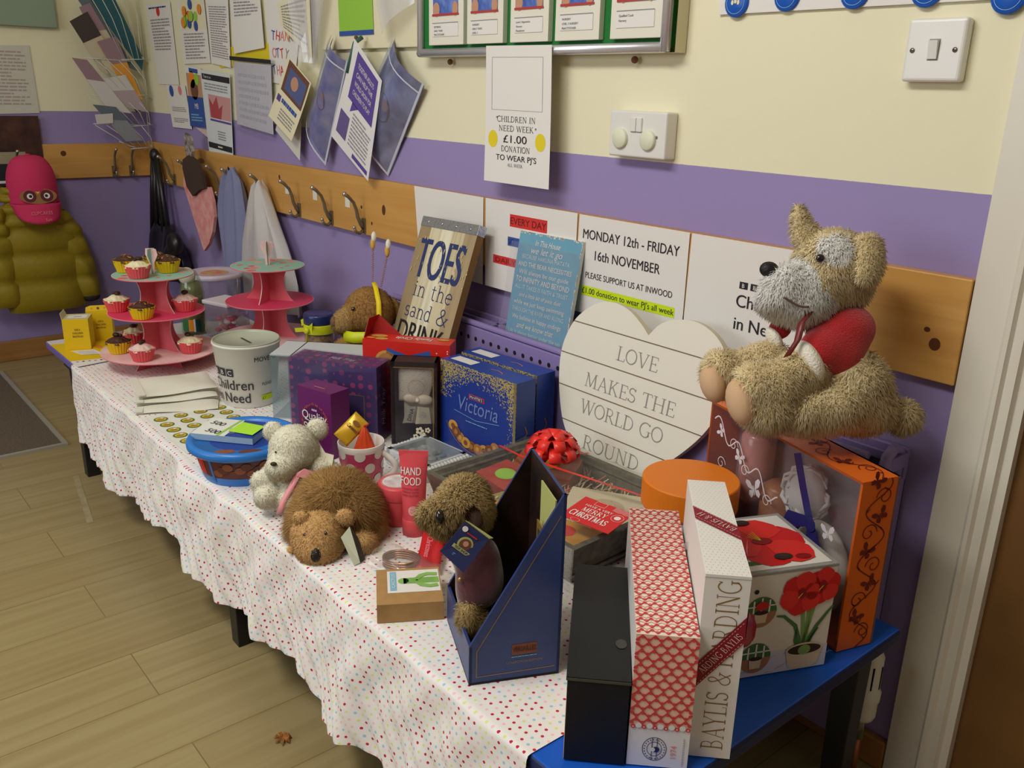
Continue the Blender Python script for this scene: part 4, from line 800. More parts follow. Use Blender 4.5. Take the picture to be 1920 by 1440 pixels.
b.build('box_body', t, bevel=.0012)
b = MB(); b.at(); WF = film('cello_tape',(245,243,240),.4,.15,.25)
b.at(Matrix.Translation((W/2+.001,D*.18,H-.005))).tube([(0,0,0),(.012,-.012,.012),(.018,-.03,.0),(.01,-.05,-.02)],[.006,.012,.011,.004],WF,8); b.build('cellophane_twist', t)
# white soap gift box with wine red ribbon
t = thing('gift_box','tall white gift box with big bronze serif lettering and wine red ribbon','gift box',(-.0643,-.491,T),44); W,D,H = .0517,.26,.251
PINS = mat('pin_dot_white',(236,232,226),.45); DOTP = mat('pin_dot_bronze',(150,120,90),.6); BRZ = mat('bronze_ink',(150,116,60),.45,.3)
b = MB(); b.box(-W/2,W/2,-D/2,D/2,0,H,PINS); b.at(top(W,D,H))
for i in range(9):
    for j in range(42): b.rect(W*(i+.5+(j%2)*.5)/9.5-.0004,D*(j+.5)/42-.0004,W*(i+.5+(j%2)*.5)/9.5+.0004,D*(j+.5)/42+.0004,DOTP,1)
b.at(front(W,D)); b.text('BAYLIS & HARDING',W*.80,.012,.026,BRZ,'l',rot=90,serif=True,w=H*.93,weight=.55,e=1); b.at(right(W,D)); b.text('GAYLIS & H',.03,H*.5,.03,mat('faint_bronze',(170,150,120),.5),'l',rot=0,serif=True,w=.16,weight=.5)
b.at(front(W,D)); b.rect(-.0004,H-.004,W+.0004,H-.0033,GREY,2); b.build('box_body', t, bevel=.0015)
b = MB(); STI = mat('ribbon_stitch',(232,200,190),.6)
def band(fr_, p0, p1, wd, txt, flip=False):
    b.at(fr_); (xa,ya),(xb,yb) = p0, p1; b.add([(xa,ya,.0014),(xb,yb,.0014),(xb,yb+wd,.0014),(xa,ya+wd,.0014)],[(0,1,2,3)],WINE); L = math.dist(p0,p1); ux, uy = (xb-xa)/L, (yb-ya)/L; ang = math.degrees(math.atan2(uy,ux))
    for o_ in (.1*wd,.88*wd):
        for k in range(int(L/.0045)): q = .0045*k+.001; b.strip([(xa+ux*q,ya+uy*q+o_),(xa+ux*min(q+.0025,L),ya+uy*min(q+.0025,L)+o_)],.0006,STI,6)
    if txt: hh = wd*abs(ux)*.42; b.text(txt,(xa+xb)/2+uy*hh*.5*(-1 if flip else 1),(ya+yb)/2+wd*.5-ux*hh*.5*(-1 if flip else 1),hh,STI,'c',rot=ang+(180 if flip else 0),serif=True,w=L*.8,weight=.9,e=6)
band(front(W,D),(0,.098),(W,.165),.035,'ARDING BAYLIS'); band(top(W,D,H),(0,D*.53),(W,D*.33),.036,'BAYLIS & H',True); band(right(W,D),(0,.165),(.06,H-.02),.036,'')
b.build('ribbon', t)
GB3 = t
# pot plant box
t = thing('plant_box','white carton printed with red amaryllis flowers and potted plant pictures','carton',(-.09,-.337,T),66); W,D,H = .143,.155,.162
PET = mat('petal_red',(206,30,30),.5); PETD = mat('petal_dark',(140,16,20),.5); LEAFG = mat('leaf_green',(70,112,58),.6); STEMG = mat('stem_green',(120,156,84),.6); POT = mat('pot_cream',(214,196,164),.6); SOIL = mat('soil',(60,38,26),.8); CART = mat('warm_white_carton',(222,216,200),.5); GRYB = mat('grey_border',(150,148,144),.5)
b = MB(); b.box(-W/2,W/2,-D/2,D/2,0,H,CART); b.at(top(W,D,H)); b.rect(0,0,W,D,GRYB,1); b.rect(.007,.007,W-.007,D-.007,mat('print_white',(226,222,216),.45),2); b.rect(.01,.02,W*.5,.03,LEAFG,3); b.rect(.012,D*.62,.03,D*.9,GLOSSW,3)
def petal(cx, cy, a, L, wd, m, e):
    ca, sa = math.cos(R(a)), math.sin(R(a)); P = [(0,0),(.25,.55),(.55,.95),(.8,.85),(.93,.5),(1,.08),(1.02,0),(.96,-.35),(.85,-.75),(.6,-1),(.3,-.6)]
    b.poly([(cx+L*p*ca-wd*q*sa, cy+L*p*sa+wd*q*ca) for p, q in P],m,e)
PET2 = mat('petal_scarlet',(222,46,38),.5)
for k, (a, l_) in enumerate(((10,.068),(68,.066),(128,.066),(188,.062),(250,.068),(312,.074))): petal(W*.48,D*.5,a,l_,.034,(PET,PET2)[k%2],4+k%2)
for x, y, q in ((W*.48,D*.5,.016),(W*.72,D*.17,.012)): b.disc(x,y,q,PETD,7,14,q*.6)
for k in range(5): b.strip([(W*.48,D*.5),(W*(.36+.03*k),D*(.6+.02*k))],.0008,YELP,8)
for x, y in ((W*.52,D*.2),(W*.46,D*.86)): b.disc(x,y,.014,INK,9,20,.008); b.disc(x+.002,y+.001,.011,SOIL,10,16,.005)
b.at(front(W,D)); b.strip([(0,H-.002),(W,H-.002)],.003,GRYB,1); b.rect(0,0,W,H*.22,mat('marble_print',(206,206,214),.5),1)
for k in range(26): x, y = random.random()*W, random.random()*H*.2; b.strip([(x,y),(x+.006,y+.004),(x+.013,y+.002)],.0009,GREY,2,(1,.2))
for k, (bx, tx, ty) in enumerate(((.70,.78,.62),(.72,.66,.62),(.74,.73,.6))): b.strip([(W*bx,H*.2),(W*(bx+tx)/2,H*.42),(W*tx,H*ty)],.006,STEMG,2)
for pts in ([(.70,.2),(.6,.45),(.46,.56),(.38,.57)],[(.72,.2),(.84,.42),(.95,.55),(1,.60)],[(.68,.2),(.62,.3),(.62,.42)],[(.74,.2),(.80,.32),(.86,.4)]): b.strip([(W*x,H*y) for x, y in pts],.0075,LEAFG,3,(1,.35))
for fx, fy, s_ in ((.84,.81,.85),(.62,.76,1)):
    for k in range(6): petal(W*fx,H*fy,20+60*k,.034*s_,.017*s_,(PET,PET2)[k%2],4+k%2)
for x, y in ((.62,.77),(.84,.82)): b.disc(W*x,H*y,.006,PETD,7,12,.008); b.strip([(W*x,H*y),(W*(x-.04),H*(y-.04))],.0012,YELP,8)
b.poly([(W*x,H*y) for x, y in ((.53,.2),(.94,.2),(.9,.05),(.84,.01),(.64,.01),(.57,.05))],POT,4); b.disc(W*.735,H*.2,W*.205,POT,5,24,.011); b.disc(W*.735,H*.203,W*.185,SOIL,6,24,.008); b.disc(W*.73,H*.2,W*.07,STEMG,7,14,.008)
for cy in (.63,.18):
    cx, r = W*.2, .024; b.disc(cx,H*cy,r,mat('terracotta_print',(172,120,84),.5),2,24)
    top_ = [(cx+r*math.cos(R(a)),H*cy+r*math.sin(R(a))) for a in range(0,181,15)]; b.poly(top_,LEAFG,3)
    for k in range(-1,2): b.rect(cx+k*.012-.0012,H*cy,cx+k*.012+.0012,H*cy+r*(.95 if k==0 else .8),GLOSSW,4)
    b.rect(cx-r*.9,H*cy+.009,cx+r*.9,H*cy+.011,GLOSSW,4); b.poly([(cx-.01,H*cy),(cx+.01,H*cy),(cx+.008,H*cy-.016),(cx-.008,H*cy-.016)],POT,5); b.disc(cx,H*cy,.010,SOIL,6,16,.003)
    if cy > .5: b.disc(cx,H*cy+.011,.010,PET,7,10,.007); b.disc(cx-.01,H*cy+.033,.0035,INK,3,12)
b.build('carton_body', t, bevel=.0015)
# sweets in dark red wrap between the white and the plant box
b = MB(); RW = film('red_wrap',(230,130,150),1.5,.12,.6,(190,50,80))
b.grid(lambda u,v:(.010*math.cos(2*PI*u)*(1-abs(2*v-1)**3)*(1+.15*math.sin(7*2*PI*u+5*v)),.008*math.sin(2*PI*u)*(1-abs(2*v-1)**3),.05*v),26,14,RW); b.build('cellophane_twist', GB3, (.0517/2+.008,-.095,.135))
# orange butterfly bath set
t = thing('bath_gift_set','wide orange gift set box with dark butterfly scrolls and clear front','gift set',(-.1546,-.1785,T),-17.2); W,D,H = .355,.067,.27
ORB = mat('orange_carton',(224,106,26),.42,spec=.45); SCR = mat('dark_scroll',(110,36,30),.5); th = .004
b = MB(); b.box(-W/2,W/2,D/2-th,D/2,0,H,mat('inner_grey_card',(150,140,140),.6)).box(-W/2,W/2,-D/2,D/2,H-th,H,ORB).box(-W/2,W/2,-D/2,D/2,0,th,ORB).box(-W/2,-W/2+th,-D/2,D/2,th,H-th,ORB).box(W/2-th,W/2,-D/2,D/2,th,H-th,ORB)
def butterfly(x, y, s_, m, a=0, e=2):
    ca, sa = math.cos(a), math.sin(a); tr = lambda p: (x+s_*(p[0]*ca-p[1]*sa), y+s_*(p[0]*sa+p[1]*ca))
    for k in (-1,1):
        b.poly([tr((k*p, q)) for p, q in ((.05,.05),(.3,.6),(.65,.75),(.8,.55),(.6,.2),(.15,0))][::k],m,e); b.poly([tr((k*p, q)) for p, q in ((.05,0),(.5,.0),(.62,-.3),(.4,-.55),(.15,-.35))][::k],m,e)
    b.strip([tr((0,.3)),tr((0,-.35))],s_*.1,m,e+1)
def scroll(x, y, s_, m, k=1, w_=.0011): b.strip([(x+k*s_*(1-.8*i/30)*math.cos(i*.26), y+s_*(1-.8*i/30)*math.sin(i*.26)) for i in range(31)],w_,m,2)
def vine(L, Wd, m):
    b.strip([(Wd*(.5+.3*math.sin(i*.35)), L*i/60) for i in range(61)],.0018,m,2)
    for i in range(5): k = 1 if i%2 else -1; y = L*(i+.5)/5; scroll(Wd*(.5-.14*k),y,.015,m,k,.0016); butterfly(Wd*(.5+.12*k),y+L*.09,.017,m,.6*k)
    for i in range(9): y = L*(i+.4)/9; x = Wd*(.5+.3*math.sin(y/L*21)); b.strip([(x,y),(x+.007*(1 if i%2 else -1),y+.006)],.003,m,2,(1,.2))
b.at(right(W,D)); vine(H,D,SCR); b.at(frame((W/2,-D/2,H),(0,1,0),(-1,0,0))); vine(W,D,SCR); b.build('box_shell', t)
b = MB(); b.at(frame((-W/2,-D/2,0),(1,0,0),(0,0,1))); b.rect(0,0,W,H,film('window_film',(246,244,246),.5,.1,.07,(190,180,190)),0); LAC = mat('white_lace_print',(226,222,228),.6)
b.strip([(W*(.04+.5*i/40),H*(.9-.3*i/40+.05*math.sin(i*.5))) for i in range(41)],.0022,LAC,2)
for x, y, s_, a in ((.38,.60,.024,.4),(.10,.84,.014,1.2),(.25,.74,.016,-.3),(.86,.62,.018,.2),(.9,.42,.013,1)): butterfly(W*x,H*y,s_,LAC,a)
for x, y in ((.12,.64),(.30,.68),(.47,.58),(.2,.8)): scroll(W*x,H*y,.012,LAC,1,.0014)
b.build('clear_window', t)
b = MB(); b.lathe([(0,.12),(.024,.12),(.029,.135),(.029,.235),(.022,.245),(0,.245)],mat('rose_bottle',(206,150,140),.25,coat=.4),24,(-.085,.0)); b.lathe([(0,.006),(.026,.006),(.026,.12),(0,.12)],mat('brown_cap',(88,44,34),.4),20,(-.085,0)); b.lathe([(0,.006),(.029,.006),(.03,.02),(.029,.17),(.016,.18),(0,.18)],mat('amber_bottle',(176,116,76),.3),24,(-.022,0)); b.build('toiletry_bottle', t)
b = MB(); NETW = mat('white_netting',(232,230,224),.8)
for i in range(60):
    a, q, ph = random.random()*2*PI, random.random()*PI, random.random()*6; c = (.035+.026*math.cos(a)*math.sin(q), .0+.012*math.sin(a)*math.sin(q), .185+.028*math.cos(q)); b.tube([(c[0]+.016*math.cos(ph+k*.8),c[1]+.010*math.sin(ph*1.3+k*.8),c[2]+.016*math.sin(ph+k*.8)) for k in range(7)],[.0014+.0028*math.sin(PI*k/6) for k in range(7)],NETW,5)
b.ell((.035,0,.185),(.04,.022,.044),NETW); b.ell((.085,0,.085),(.06,.022,.075),mat('sheer_net',(206,204,190),.8)); b.build('bath_puff', t)
b = MB(); RN = mat('navy_satin',(44,40,108),.4); b.at(frame((-W/2,-D/2-.002,0),(1,0,0),(0,0,1)))
b.strip([(W*.63,H*.97),(W*.69,H*.80),(W*.76,H*.62)],.016,RN,1).strip([(W*.76,H*.62),(W*.85,H*.45),(W*.93,H*.30)],.016,RN,1); b.poly([(W*.76,H*.66),(W*.62,H*.62),(W*.585,H*.50),(W*.65,H*.53),(W*.76,H*.60)],RN,3); b.poly([(W*.75,H*.62),(W*.81,H*.6),(W*.80,H*.42),(W*.76,H*.38),(W*.74,H*.42)],RN,2); b.disc(W*.765,H*.62,.012,RN,6,10)
b.build('ribbon', t)
# round tin with orange lid
t = thing('round_tin','round white tin with a plain orange lid behind the loop patterned box','tin',(-.273,-.276,T)); LIDO = mat('orange_lid',(232,126,22),.5)
b = MB(); TINW = mat('lilac_white_tin',(212,206,222),.45); b.lathe([(0,0),(.0745,0),(.0745,.14)],TINW,48)
for i in range(34):
    for j in range(6):
        a = 2*PI*(i+.5*(j%2))/34; z = .015+.02*j
        b.at(frame((.0748*math.cos(a),.0748*math.sin(a),z),(-math.sin(a),math.cos(a),0),(0,0,1))); s_ = .0028; b.poly([(0,-s_),(s_,s_*.4),(s_*.5,s_),(0,s_*.5),(-s_*.5,s_),(-s_,s_*.4)],NAVY,1)
b.build('tin_body', t)
b = MB(); b.lathe([(.0775,.135),(.078,.137),(.078,.178),(.0765,.1805),(0,.1805)],LIDO,56,smooth=False); b.build('lid', t, bevel=.0012)
# navy display box with the meerkat
t = thing('display_box','navy slant-sided display box lettered in gold, holding a furry plush','display box',(-.307,-.640,T),-25.3); W,D,HB,HF = .161,.127,.272,.06
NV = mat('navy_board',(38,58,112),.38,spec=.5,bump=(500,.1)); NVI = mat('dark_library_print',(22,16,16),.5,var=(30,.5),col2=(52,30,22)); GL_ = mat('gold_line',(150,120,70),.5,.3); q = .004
b = MB(); side = [(0,0),(D,0),(D,HB),(D-.004,HB),(0,HF)]
for x0, mo in ((-W/2,0),(W/2-q,1)):
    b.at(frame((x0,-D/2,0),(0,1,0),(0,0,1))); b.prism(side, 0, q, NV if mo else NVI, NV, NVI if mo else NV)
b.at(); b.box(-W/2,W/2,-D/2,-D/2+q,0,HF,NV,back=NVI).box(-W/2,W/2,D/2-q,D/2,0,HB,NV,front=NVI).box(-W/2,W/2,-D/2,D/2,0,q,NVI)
b.at(frame((W/2,-D/2,0),(0,1,0),(0,0,1))); ins = [(.010,.012),(.010,HF-.008),(D-.007,HB-.03),(D-.007,.014)]
b.strip(ins[:3],.0012,GL_,1); b.strip([ins[0],ins[3]],.0012,GL_,1); b.box(D*.46,D*.74,.040,.056,0,.0006,mat('bronze_emboss',(120,66,36),.4,.3)); b.text('VERSAILLES',D*.6,.0445,.0075,mat('dark_bronze',(66,34,22),.5),w=D*.26,e=4,bold=.02); b.lines(D*.46,D*.74,.038,.0355,1,LBLUE,2); b.text('COLLECTION EDITION',D*.6,.027,.0035,GL_,w=D*.4)
b.build('box_shell', t)
b = MB(); OLC = mat('olive_card',(176,180,110),.6); b.at(frame((-.02,D/2-.012,0),(1,0,0),(0,0,1))); b.box(.03,.095,.17,.262,0,.002,OLC); b.at(frame((.022,D/2-.02,0),(1,0,0),(0,0,1))); b.box(0,.05,.12,.21,0,.002,GOLD); b.rect(.006,.13,.044,.2,mat('portrait_dark',(60,54,40),.5),6)
b.at(frame((W/2-.012,-D/2+.05,0),(0,1,0),(0,0,1))); b.prism([(0,.02),(.05,.02),(.05,.205),(.03,.185),(0,.12)],0,.0015,mat('pale_olive_card',(196,200,150),.6)); b.build('certificate', t)
b = MB(); b.at(frame((-.028,-D/2+.022,.045),(1,0,0),(0,-.35,1))); b.lathe([(.034,0),(.034,.004),(.03,.005),(0,.005)],mat('antique_brass',(110,100,58),.4,.6),28); b.disc(0,0,.031,mat('brass_dark',(56,50,30),.5,.4),14,28,None,.026)
for k in range(12): b.strip([(.006*math.cos(k*.52),.006*math.sin(k*.52)),(.016*math.cos(k*.52+.5),.016*math.sin(k*.52+.5)),(.022*math.cos(k*.52),.022*math.sin(k*.52))],.002,mat('brass_dark',(0,0,0)),14)
b.build('medallion', t)
# kraft box with cactus label
t = thing('kraft_box','flat brown kraft box with a green cactus label','box',(-.482,-.682,T),59); W,D,H = .1,.103,.031
b = MB(); b.box(-W/2,W/2,-D/2,D/2,0,H,KRAFT); b.at(top(W,D,H)); b.rect(W*.17,D*.30,W*.98,D*.93,GLOSSW,1); b.rect(W*.21,D*.36,W*.31,D*.9,LBLUE,2); b.text('CACTUS',W*.285,D*.63,.005,GLOSSW,'c',rot=90,w=D*.4,e=3)
CG = mat('cactus_green',(134,182,88),.6); cy = D*.62; b.strip([(W*.42,cy),(W*.97,cy)],.017,CG,2); b.disc(W*.42,cy,.0085,CG,2); b.strip([(W*.6,cy),(W*.7,cy+.014),(W*.8,cy+.018),(W*.95,cy+.016)],.009,CG,3); b.strip([(W*.6,cy),(W*.7,cy-.014),(W*.82,cy-.018),(W*.95,cy-.016)],.009,CG,3)
for k in range(4): b.strip([(W*.46,cy-.006+.004*k),(W*.9,cy-.006+.004*k)],.0005,mat('cactus_line',(110,156,74),.6),5)
b.build('carton_body', t, bevel=.001)
# bangles in a cellophane pouch
t = thing('bangle_pack','clear pouch of rose-gold bangles behind the kraft cactus box','jewellery pack',(-.565,-.625,T),15)
b = MB(); RG = mat('rose_gold',(180,140,116),.25,.8)
for k in range(4): b.tube([(.034*math.cos(a*PI/16)-.02,.024*math.sin(a*PI/16),.004+.0042*k+.004*math.cos(a*PI/16)) for a in range(32)],.0021,RG,6,closed=True)
b.build('bangle', t)
b = MB(); b.grid(lambda u,v:(-.065+.15*u,-.036+.072*v,.004+.02*math.sin(PI*v)**.5*(1-u**3)+.002*math.sin(19*u+7*v)),18,12,film('crisp_cellophane',(250,248,246),.7,.08,.1,(230,226,222))); b.build('pouch', t)
# red christmas bag
t = thing('ribbon_roll','red printed festive ribbon lying by the pink tube','ribbon',(-.60,-.555,T+.001),-40)
b = MB(); RS = mat('red_satin',(206,36,40),.4); b.grid(lambda u,v:(-.07+.16*u,-.02+.04*v,.004+.012*math.sin(2.6*u)+.003*math.sin(9*u+2*v)),16,4,RS); b.ell((-.02,.03,.02),(.03,.026,.018),RS); b.at(frame((-.07,-.02,.02),(1,0,.05),(0,1,0))); b.text('Merry Christmas',.085,.012,.010,PINKP,w=.13,shear=.3,e=3); b.build('ribbon_band', t, solid=.0008)
# ================================================================ middle of the table
# hamper tray under cellophane
t = thing('hamper','big grey gift hamper under cellophane tied with a red bow','hamper',(-.552,-.312,T),2); W,D,H = .395,.305,.075
WICK = mat('grey_wicker',(112,106,92),.7,bump=(160,.9),var=(60,.35)); b = MB(); w2, d2 = W/2, D/2
b.add([(-w2+.02,-d2+.02,0),(w2-.02,-d2+.02,0),(w2-.02,d2-.02,0),(-w2+.02,d2-.02,0),(-w2,-d2,H),(w2,-d2,H),(w2,d2,H),(-w2,d2,H),(-w2+.012,-d2+.012,H),(w2-.012,-d2+.012,H),(w2-.012,d2-.012,H),(-w2+.012,d2-.012,H),(-w2+.028,-d2+.028,.01),(w2-.028,-d2+.028,.01),(w2-.028,d2-.028,.01),(-w2+.028,d2-.028,.01)],
 [(3,2,1,0)]+[(i,(i+1)%4,4+(i+1)%4,4+i) for i in range(4)]+[(4+i,4+(i+1)%4,8+(i+1)%4,8+i) for i in range(4)]+[(8+i,8+(i+1)%4,12+(i+1)%4,12+i) for i in range(4)]+[(12,13,14,15)],WICK)
for k in range(4): b.tube([(x*(1-.02*k/4),y*(1-.02*k/4),.015+.016*k) for x, y in ((-w2+.012,-d2+.012),(w2-.012,-d2+.012),(w2-.012,d2-.012),(-w2+.012,d2-.012))],.004,WICK,6,closed=True)
b.build('tray', t)
b = MB(); 
for i in range(420):
    x, y = random.uniform(-w2+.035,w2-.035), random.uniform(-d2+.035,d2-.035); a = random.random()*PI; z = random.uniform(.02,.05); L = random.uniform(.015,.035)
    b.add([(x,y,z),(x+.003*math.sin(a),y-.003*math.cos(a),z),(x+L*math.cos(a)+.003,y+L*math.sin(a),z+.012),(x+L*math.cos(a),y+L*math.sin(a),z+.012)],[(0,1,2,3)],random.choice((mat('shred_cream',(206,184,146),.8),mat('shred_tan',(170,136,96),.8),mat('shred_rose',(190,110,96),.8))))
o = b.build('paper_shred', t); o['kind'] = 'stuff'
def hpack(nm, x, y, z, sx, sy, sz, rz, m, m2, txt=None):
    b = MB(); b.at(Matrix.Translation((x,y,z)) @ Matrix.Rotation(R(rz),4,'Z') @ Matrix.Rotation(R(8),4,'X')); M0 = b.M.copy(); b.box(-sx/2,sx/2,-sy/2,sy/2,0,sz,m); b.at(M0 @ top(sx,sy,sz)); b.disc(sx*.5,sy*.5,min(sx,sy)*.32,m2,1,16,min(sx,sy)*.26)
    if txt: b.text(txt,sx*.5,sy*.75,sy*.12,PAPER,w=sx*.6,e=3)
    b.build(nm, t, bevel=.002)
hpack('biscuit_pack',-.10,.075,.03,.13,.08,.035,25,mat('rust_pack',(170,84,40),.35),YELP); hpack('tea_pack',-.11,-.02,.03,.10,.075,.035,-8,mat('red_green_pack',(176,52,44),.35),GRNP); hpack('napkin_pack',.10,.03,.028,.15,.11,.03,30,mat('cream_pack',(216,206,176),.5),mat('cream_pack_dark',(196,180,150),.5)); hpack('biscuit_pack',.12,-.09,.03,.12,.06,.03,12,mat('amber_pack',(206,150,60),.35),REDP); hpack('pate_pack',-.02,-.1,.028,.1,.07,.03,-20,mat('olive_pack',(150,140,80),.4),ORNG)
b = MB(); b.grid(lambda u,v:(-w2-.004+(W+.008)*u,-d2-.004+(D+.008)*v,H+.002+.022*(math.sin(PI*u)*math.sin(PI*v))**.6+.0022*math.sin(31*u+17*v)+.002*math.sin(47*v-20*u)),40,32,film('hamper_cellophane',(250,250,246),.32,.06,.05,(220,214,200)))
b.grid(lambda u,v:((w2+.004)*(-1+2*u),-d2-.004-.004*math.sin(40*u)*v,(H+.002)*(1-v)+.002),40,4,film('hamper_cellophane',(0,0,0))); b.build('cellophane', t)
RB = mat('red_foil_ribbon',(240,52,42),.35,spec=.5); b = MB()
for pts in ([(-w2,.035,.08),(-.1,.0,.1),(-.05,-.0,.105)],[(w2,.09,.08),(.0,.01,.103),(-.05,-.0,.105)],[(-.05,0,.105),(.04,-.07,.1),(.10,-d2-.004,.078),(.10,-d2-.006,.01)],[(-.05,0,.105),(-.06,.1,.09),(-.06,d2,.078)]):
    P = [Vector(p) for p in pts]
    for a_, c_ in zip(P[:-1],P[1:]): s_ = (c_-a_).cross(Vector((0,0,1))).normalized()*.003; b.add([tuple(a_-s_),tuple(c_-s_),tuple(c_+s_),tuple(a_+s_)],[(0,1,2,3)],RB)
b.build('ribbon', t, solid=.0006)
b = MB(); c = Vector((-.062,.052,.105))
for ring, (n_, L, el) in enumerate(((9,.052,14),(8,.050,42),(5,.046,68))):
    for i in range(n_):
        a = 2*PI*(i+.4*ring)/n_; d = Vector((math.cos(a)*math.cos(R(el)),math.sin(a)*math.cos(R(el)),math.sin(R(el)))); s_ = Vector((-math.sin(a),math.cos(a),0))*.0115; up = d.cross(s_).normalized()*-1
        prof = [(0,0),(.35,.10),(.75,.24),(1,.16),(1,-.02),(.7,-.16),(.3,-.08),(.02,0)]; vs_ = []
        for p, q in prof: P = c+d*L*p+up*L*q*1.5; vs_ += [tuple(P-s_*(.4+.6*p)),tuple(P+s_*(.4+.6*p))]
        b.add(vs_,[(2*k,2*k+1,2*k+3,2*k+2) for k in range(7)],RB,True)
b.build('bow', t, solid=.0005)
t = thing('gift_tag','red tag wishing a merry Christmas on the hamper corner','gift tag',(-.382,-.376,T+.097),10)
b = MB(); TG = mat('tag_red',(210,40,40),.55); W, H = .098, .075; b.at(Matrix.Translation((-W/2,-H/2,0)) @ Matrix.Rotation(R(6),4,'X')); b.box(0,W,0,H,-.001,0,TG)
TW = mat('tag_white',(240,226,220),.6); b.text('HAVE A VERY',W*.45,H*.66,.0062,TW,w=W*.55,rot=0,bold=.02); b.text('MERRY',W*.45,H*.44,.0125,TW,w=W*.5,serif=True,weight=1.3); b.text('CHRISTMAS',W*.45,H*.18,.0155,TW,w=W*.74,serif=True,weight=1.3)
b.disc(W*.86,H*.62,.011,TW,1,24,None,.0104); b.disc(W*.86,H*.62,.006,TW,1,8)
for k in range(5): b.strip([(W*(.66+.028*i),H*(.82+.035*k)+.001*math.sin(i*1.2)) for i in range(13)],.0006,TW,2)
for a in ((.28,.8,.5,.81),(.28,.97,.5,.98),(.28,.8,.285,.98),(.495,.8,.5,.98)): b.rect(W*a[0],H*a[1],W*a[2],H*a[3],TW,1)
b.disc(W*.3,H*.05,.009,TW,1,20,.005,.0085); b.build('card', t)
# ornate white tray set
t = thing('gift_tray','white scroll-edged gift tray under film beside the mug','gift tray',(-.905,-.357,T),5); W,D,H = .135,.112,.036
FRW = mat('silver_white',(206,208,208),.35); b = MB(); b.box(-W/2,W/2,-D/2,D/2,0,H*.6,FRW)
for a in ((-W/2,-W/2+.014,-D/2,D/2),(W/2-.014,W/2,-D/2,D/2),(-W/2,W/2,-D/2,-D/2+.014),(-W/2,W/2,D/2-.014,D/2)): b.box(a[0],a[1],a[2],a[3],H*.6,H,FRW)
for i in range(13):
    for x in (W/2+.004,-W/2-.004): b.ell((x,-D/2+D*(i+.5)/13,H*.8),(.008,.0045,.007),FRW,10,6)
for i in range(12): b.ell((-W/2+W*(i+.5)/12,-D/2-.003,H*.5),(.005,.006,.009),FRW,10,6)
b.build('frame', t, bevel=.002)
b = MB(); b.at(Matrix.Translation((0,0,H*.62)))
for i in range(18): b.ell((random.uniform(-.045,.045),random.uniform(-.035,.035),.003),(random.uniform(.006,.014),random.uniform(.005,.011),.005),random.choice((mat('pearl_grey',(170,178,176),.4),mat('pearl_green',(160,180,168),.4),mat('pearl_white',(206,206,204),.4))),10,6)
b.build('soap', t)
b = MB(); b.box(-W/2+.006,W/2-.006,-D/2+.006,D/2-.006,H+.0005,H+.001,film('tray_film',(246,248,250),1.2,.15,.05,(200,206,210))); b.text('Merry Christmas',0,0,.008,GREY,e=0); b.build('film_cover', t)
# spotted mug with wrapped chocolates
t = thing('mug','pink mug with big white spots and a white handle','mug',(-.918,-.505,T),-8)
# mug sits clear of its neighbours
MUGW = mat('mug_glaze',(236,230,220),.2,spec=.6); MUGP = mat('mug_pink',(206,74,112),.25,spec=.5); t.location = (-.893,-.522,T); b = MB()
b.lathe([(0,0),(.033,0),(.0375,.004),(.0425,.05),(.045,.088)],MUGP,48).lathe([(.045,.088),(.0462,.1),(.0452,.1015),(.0435,.1),(.040,.02),(0,.01)],MUGW,48)
for i in range(7):
    for j in range(4):
        a0 = 2*PI*(i+.5*(j%2))/7; z0 = .006+.026*j; rr = .0105
        def wq(x, y, e, a0=a0, z0=z0):
            z = max(.002,min(.0945,z0+y)); r_ = (.0375+.005*min(z,.046)/.046 if z < .05 else .0425+.0028*(z-.05)/.04)+.0006; a = a0+x/.043; return (r_*math.cos(a), r_*math.sin(a), z)
        b.warp = wq; n_ = 20; b.add([(0,0,0)]+[(rr*.5*math.cos(2*PI*k/n_),rr*.5*math.sin(2*PI*k/n_),0) for k in range(n_)]+[(rr*math.cos(2*PI*k/n_),rr*math.sin(2*PI*k/n_),0) for k in range(n_)],[(0,1+k,1+(k+1)%n_) for k in range(n_)]+[(1+k,1+n_+k,1+n_+(k+1)%n_,1+(k+1)%n_) for k in range(n_)],MUGW); b.warp = None
b.build('mug_body', t)
b = MB(); hd = R(48); b.tube([((.041+.030*math.sin(PI*k/12))*math.cos(hd),(.041+.030*math.sin(PI*k/12))*math.sin(hd),.082-.06*k/12) for k in range(13)],.0062,MUGW,10); b.build('handle', t)
t = thing('chocolate_sachet','gold caramel chocolate sachet leaning out of the spotted mug','sweets',(-.914,-.548,T+.044),-40); b = MB(); GS = mat('gold_sachet',(210,164,40),.32,.25); b.at(frame((0,0,0),CAMR @ Vector((.80,-.6,0)),CAMR @ Vector((.6,.80,-.1))))
b.at(frame((0,.0,.065),Matrix.Rotation(R(40),3,'Z') @ (CAMR @ Vector((.72,-.69,0))),Matrix.Rotation(R(40),3,'Z') @ (CAMR @ Vector((.69,.72,-.15))))); W, H = .036,.062
b.grid(lambda u,v:(-W/2+W*u,H*v-.01,.005*math.sin(PI*u)*math.sin(PI*v)),8,8,GS); b.at(b.M @ Matrix.Translation((0,0,.0055))); b.text('Caramel',0.0,.02,.008,BRN,rot=0,shear=.2,w=.026,bold=.02); b.disc(.0,.035,.008,mat('brown_oval',(130,84,30),.5),1,16,.005); b.build('wrapper', t, solid=.001)
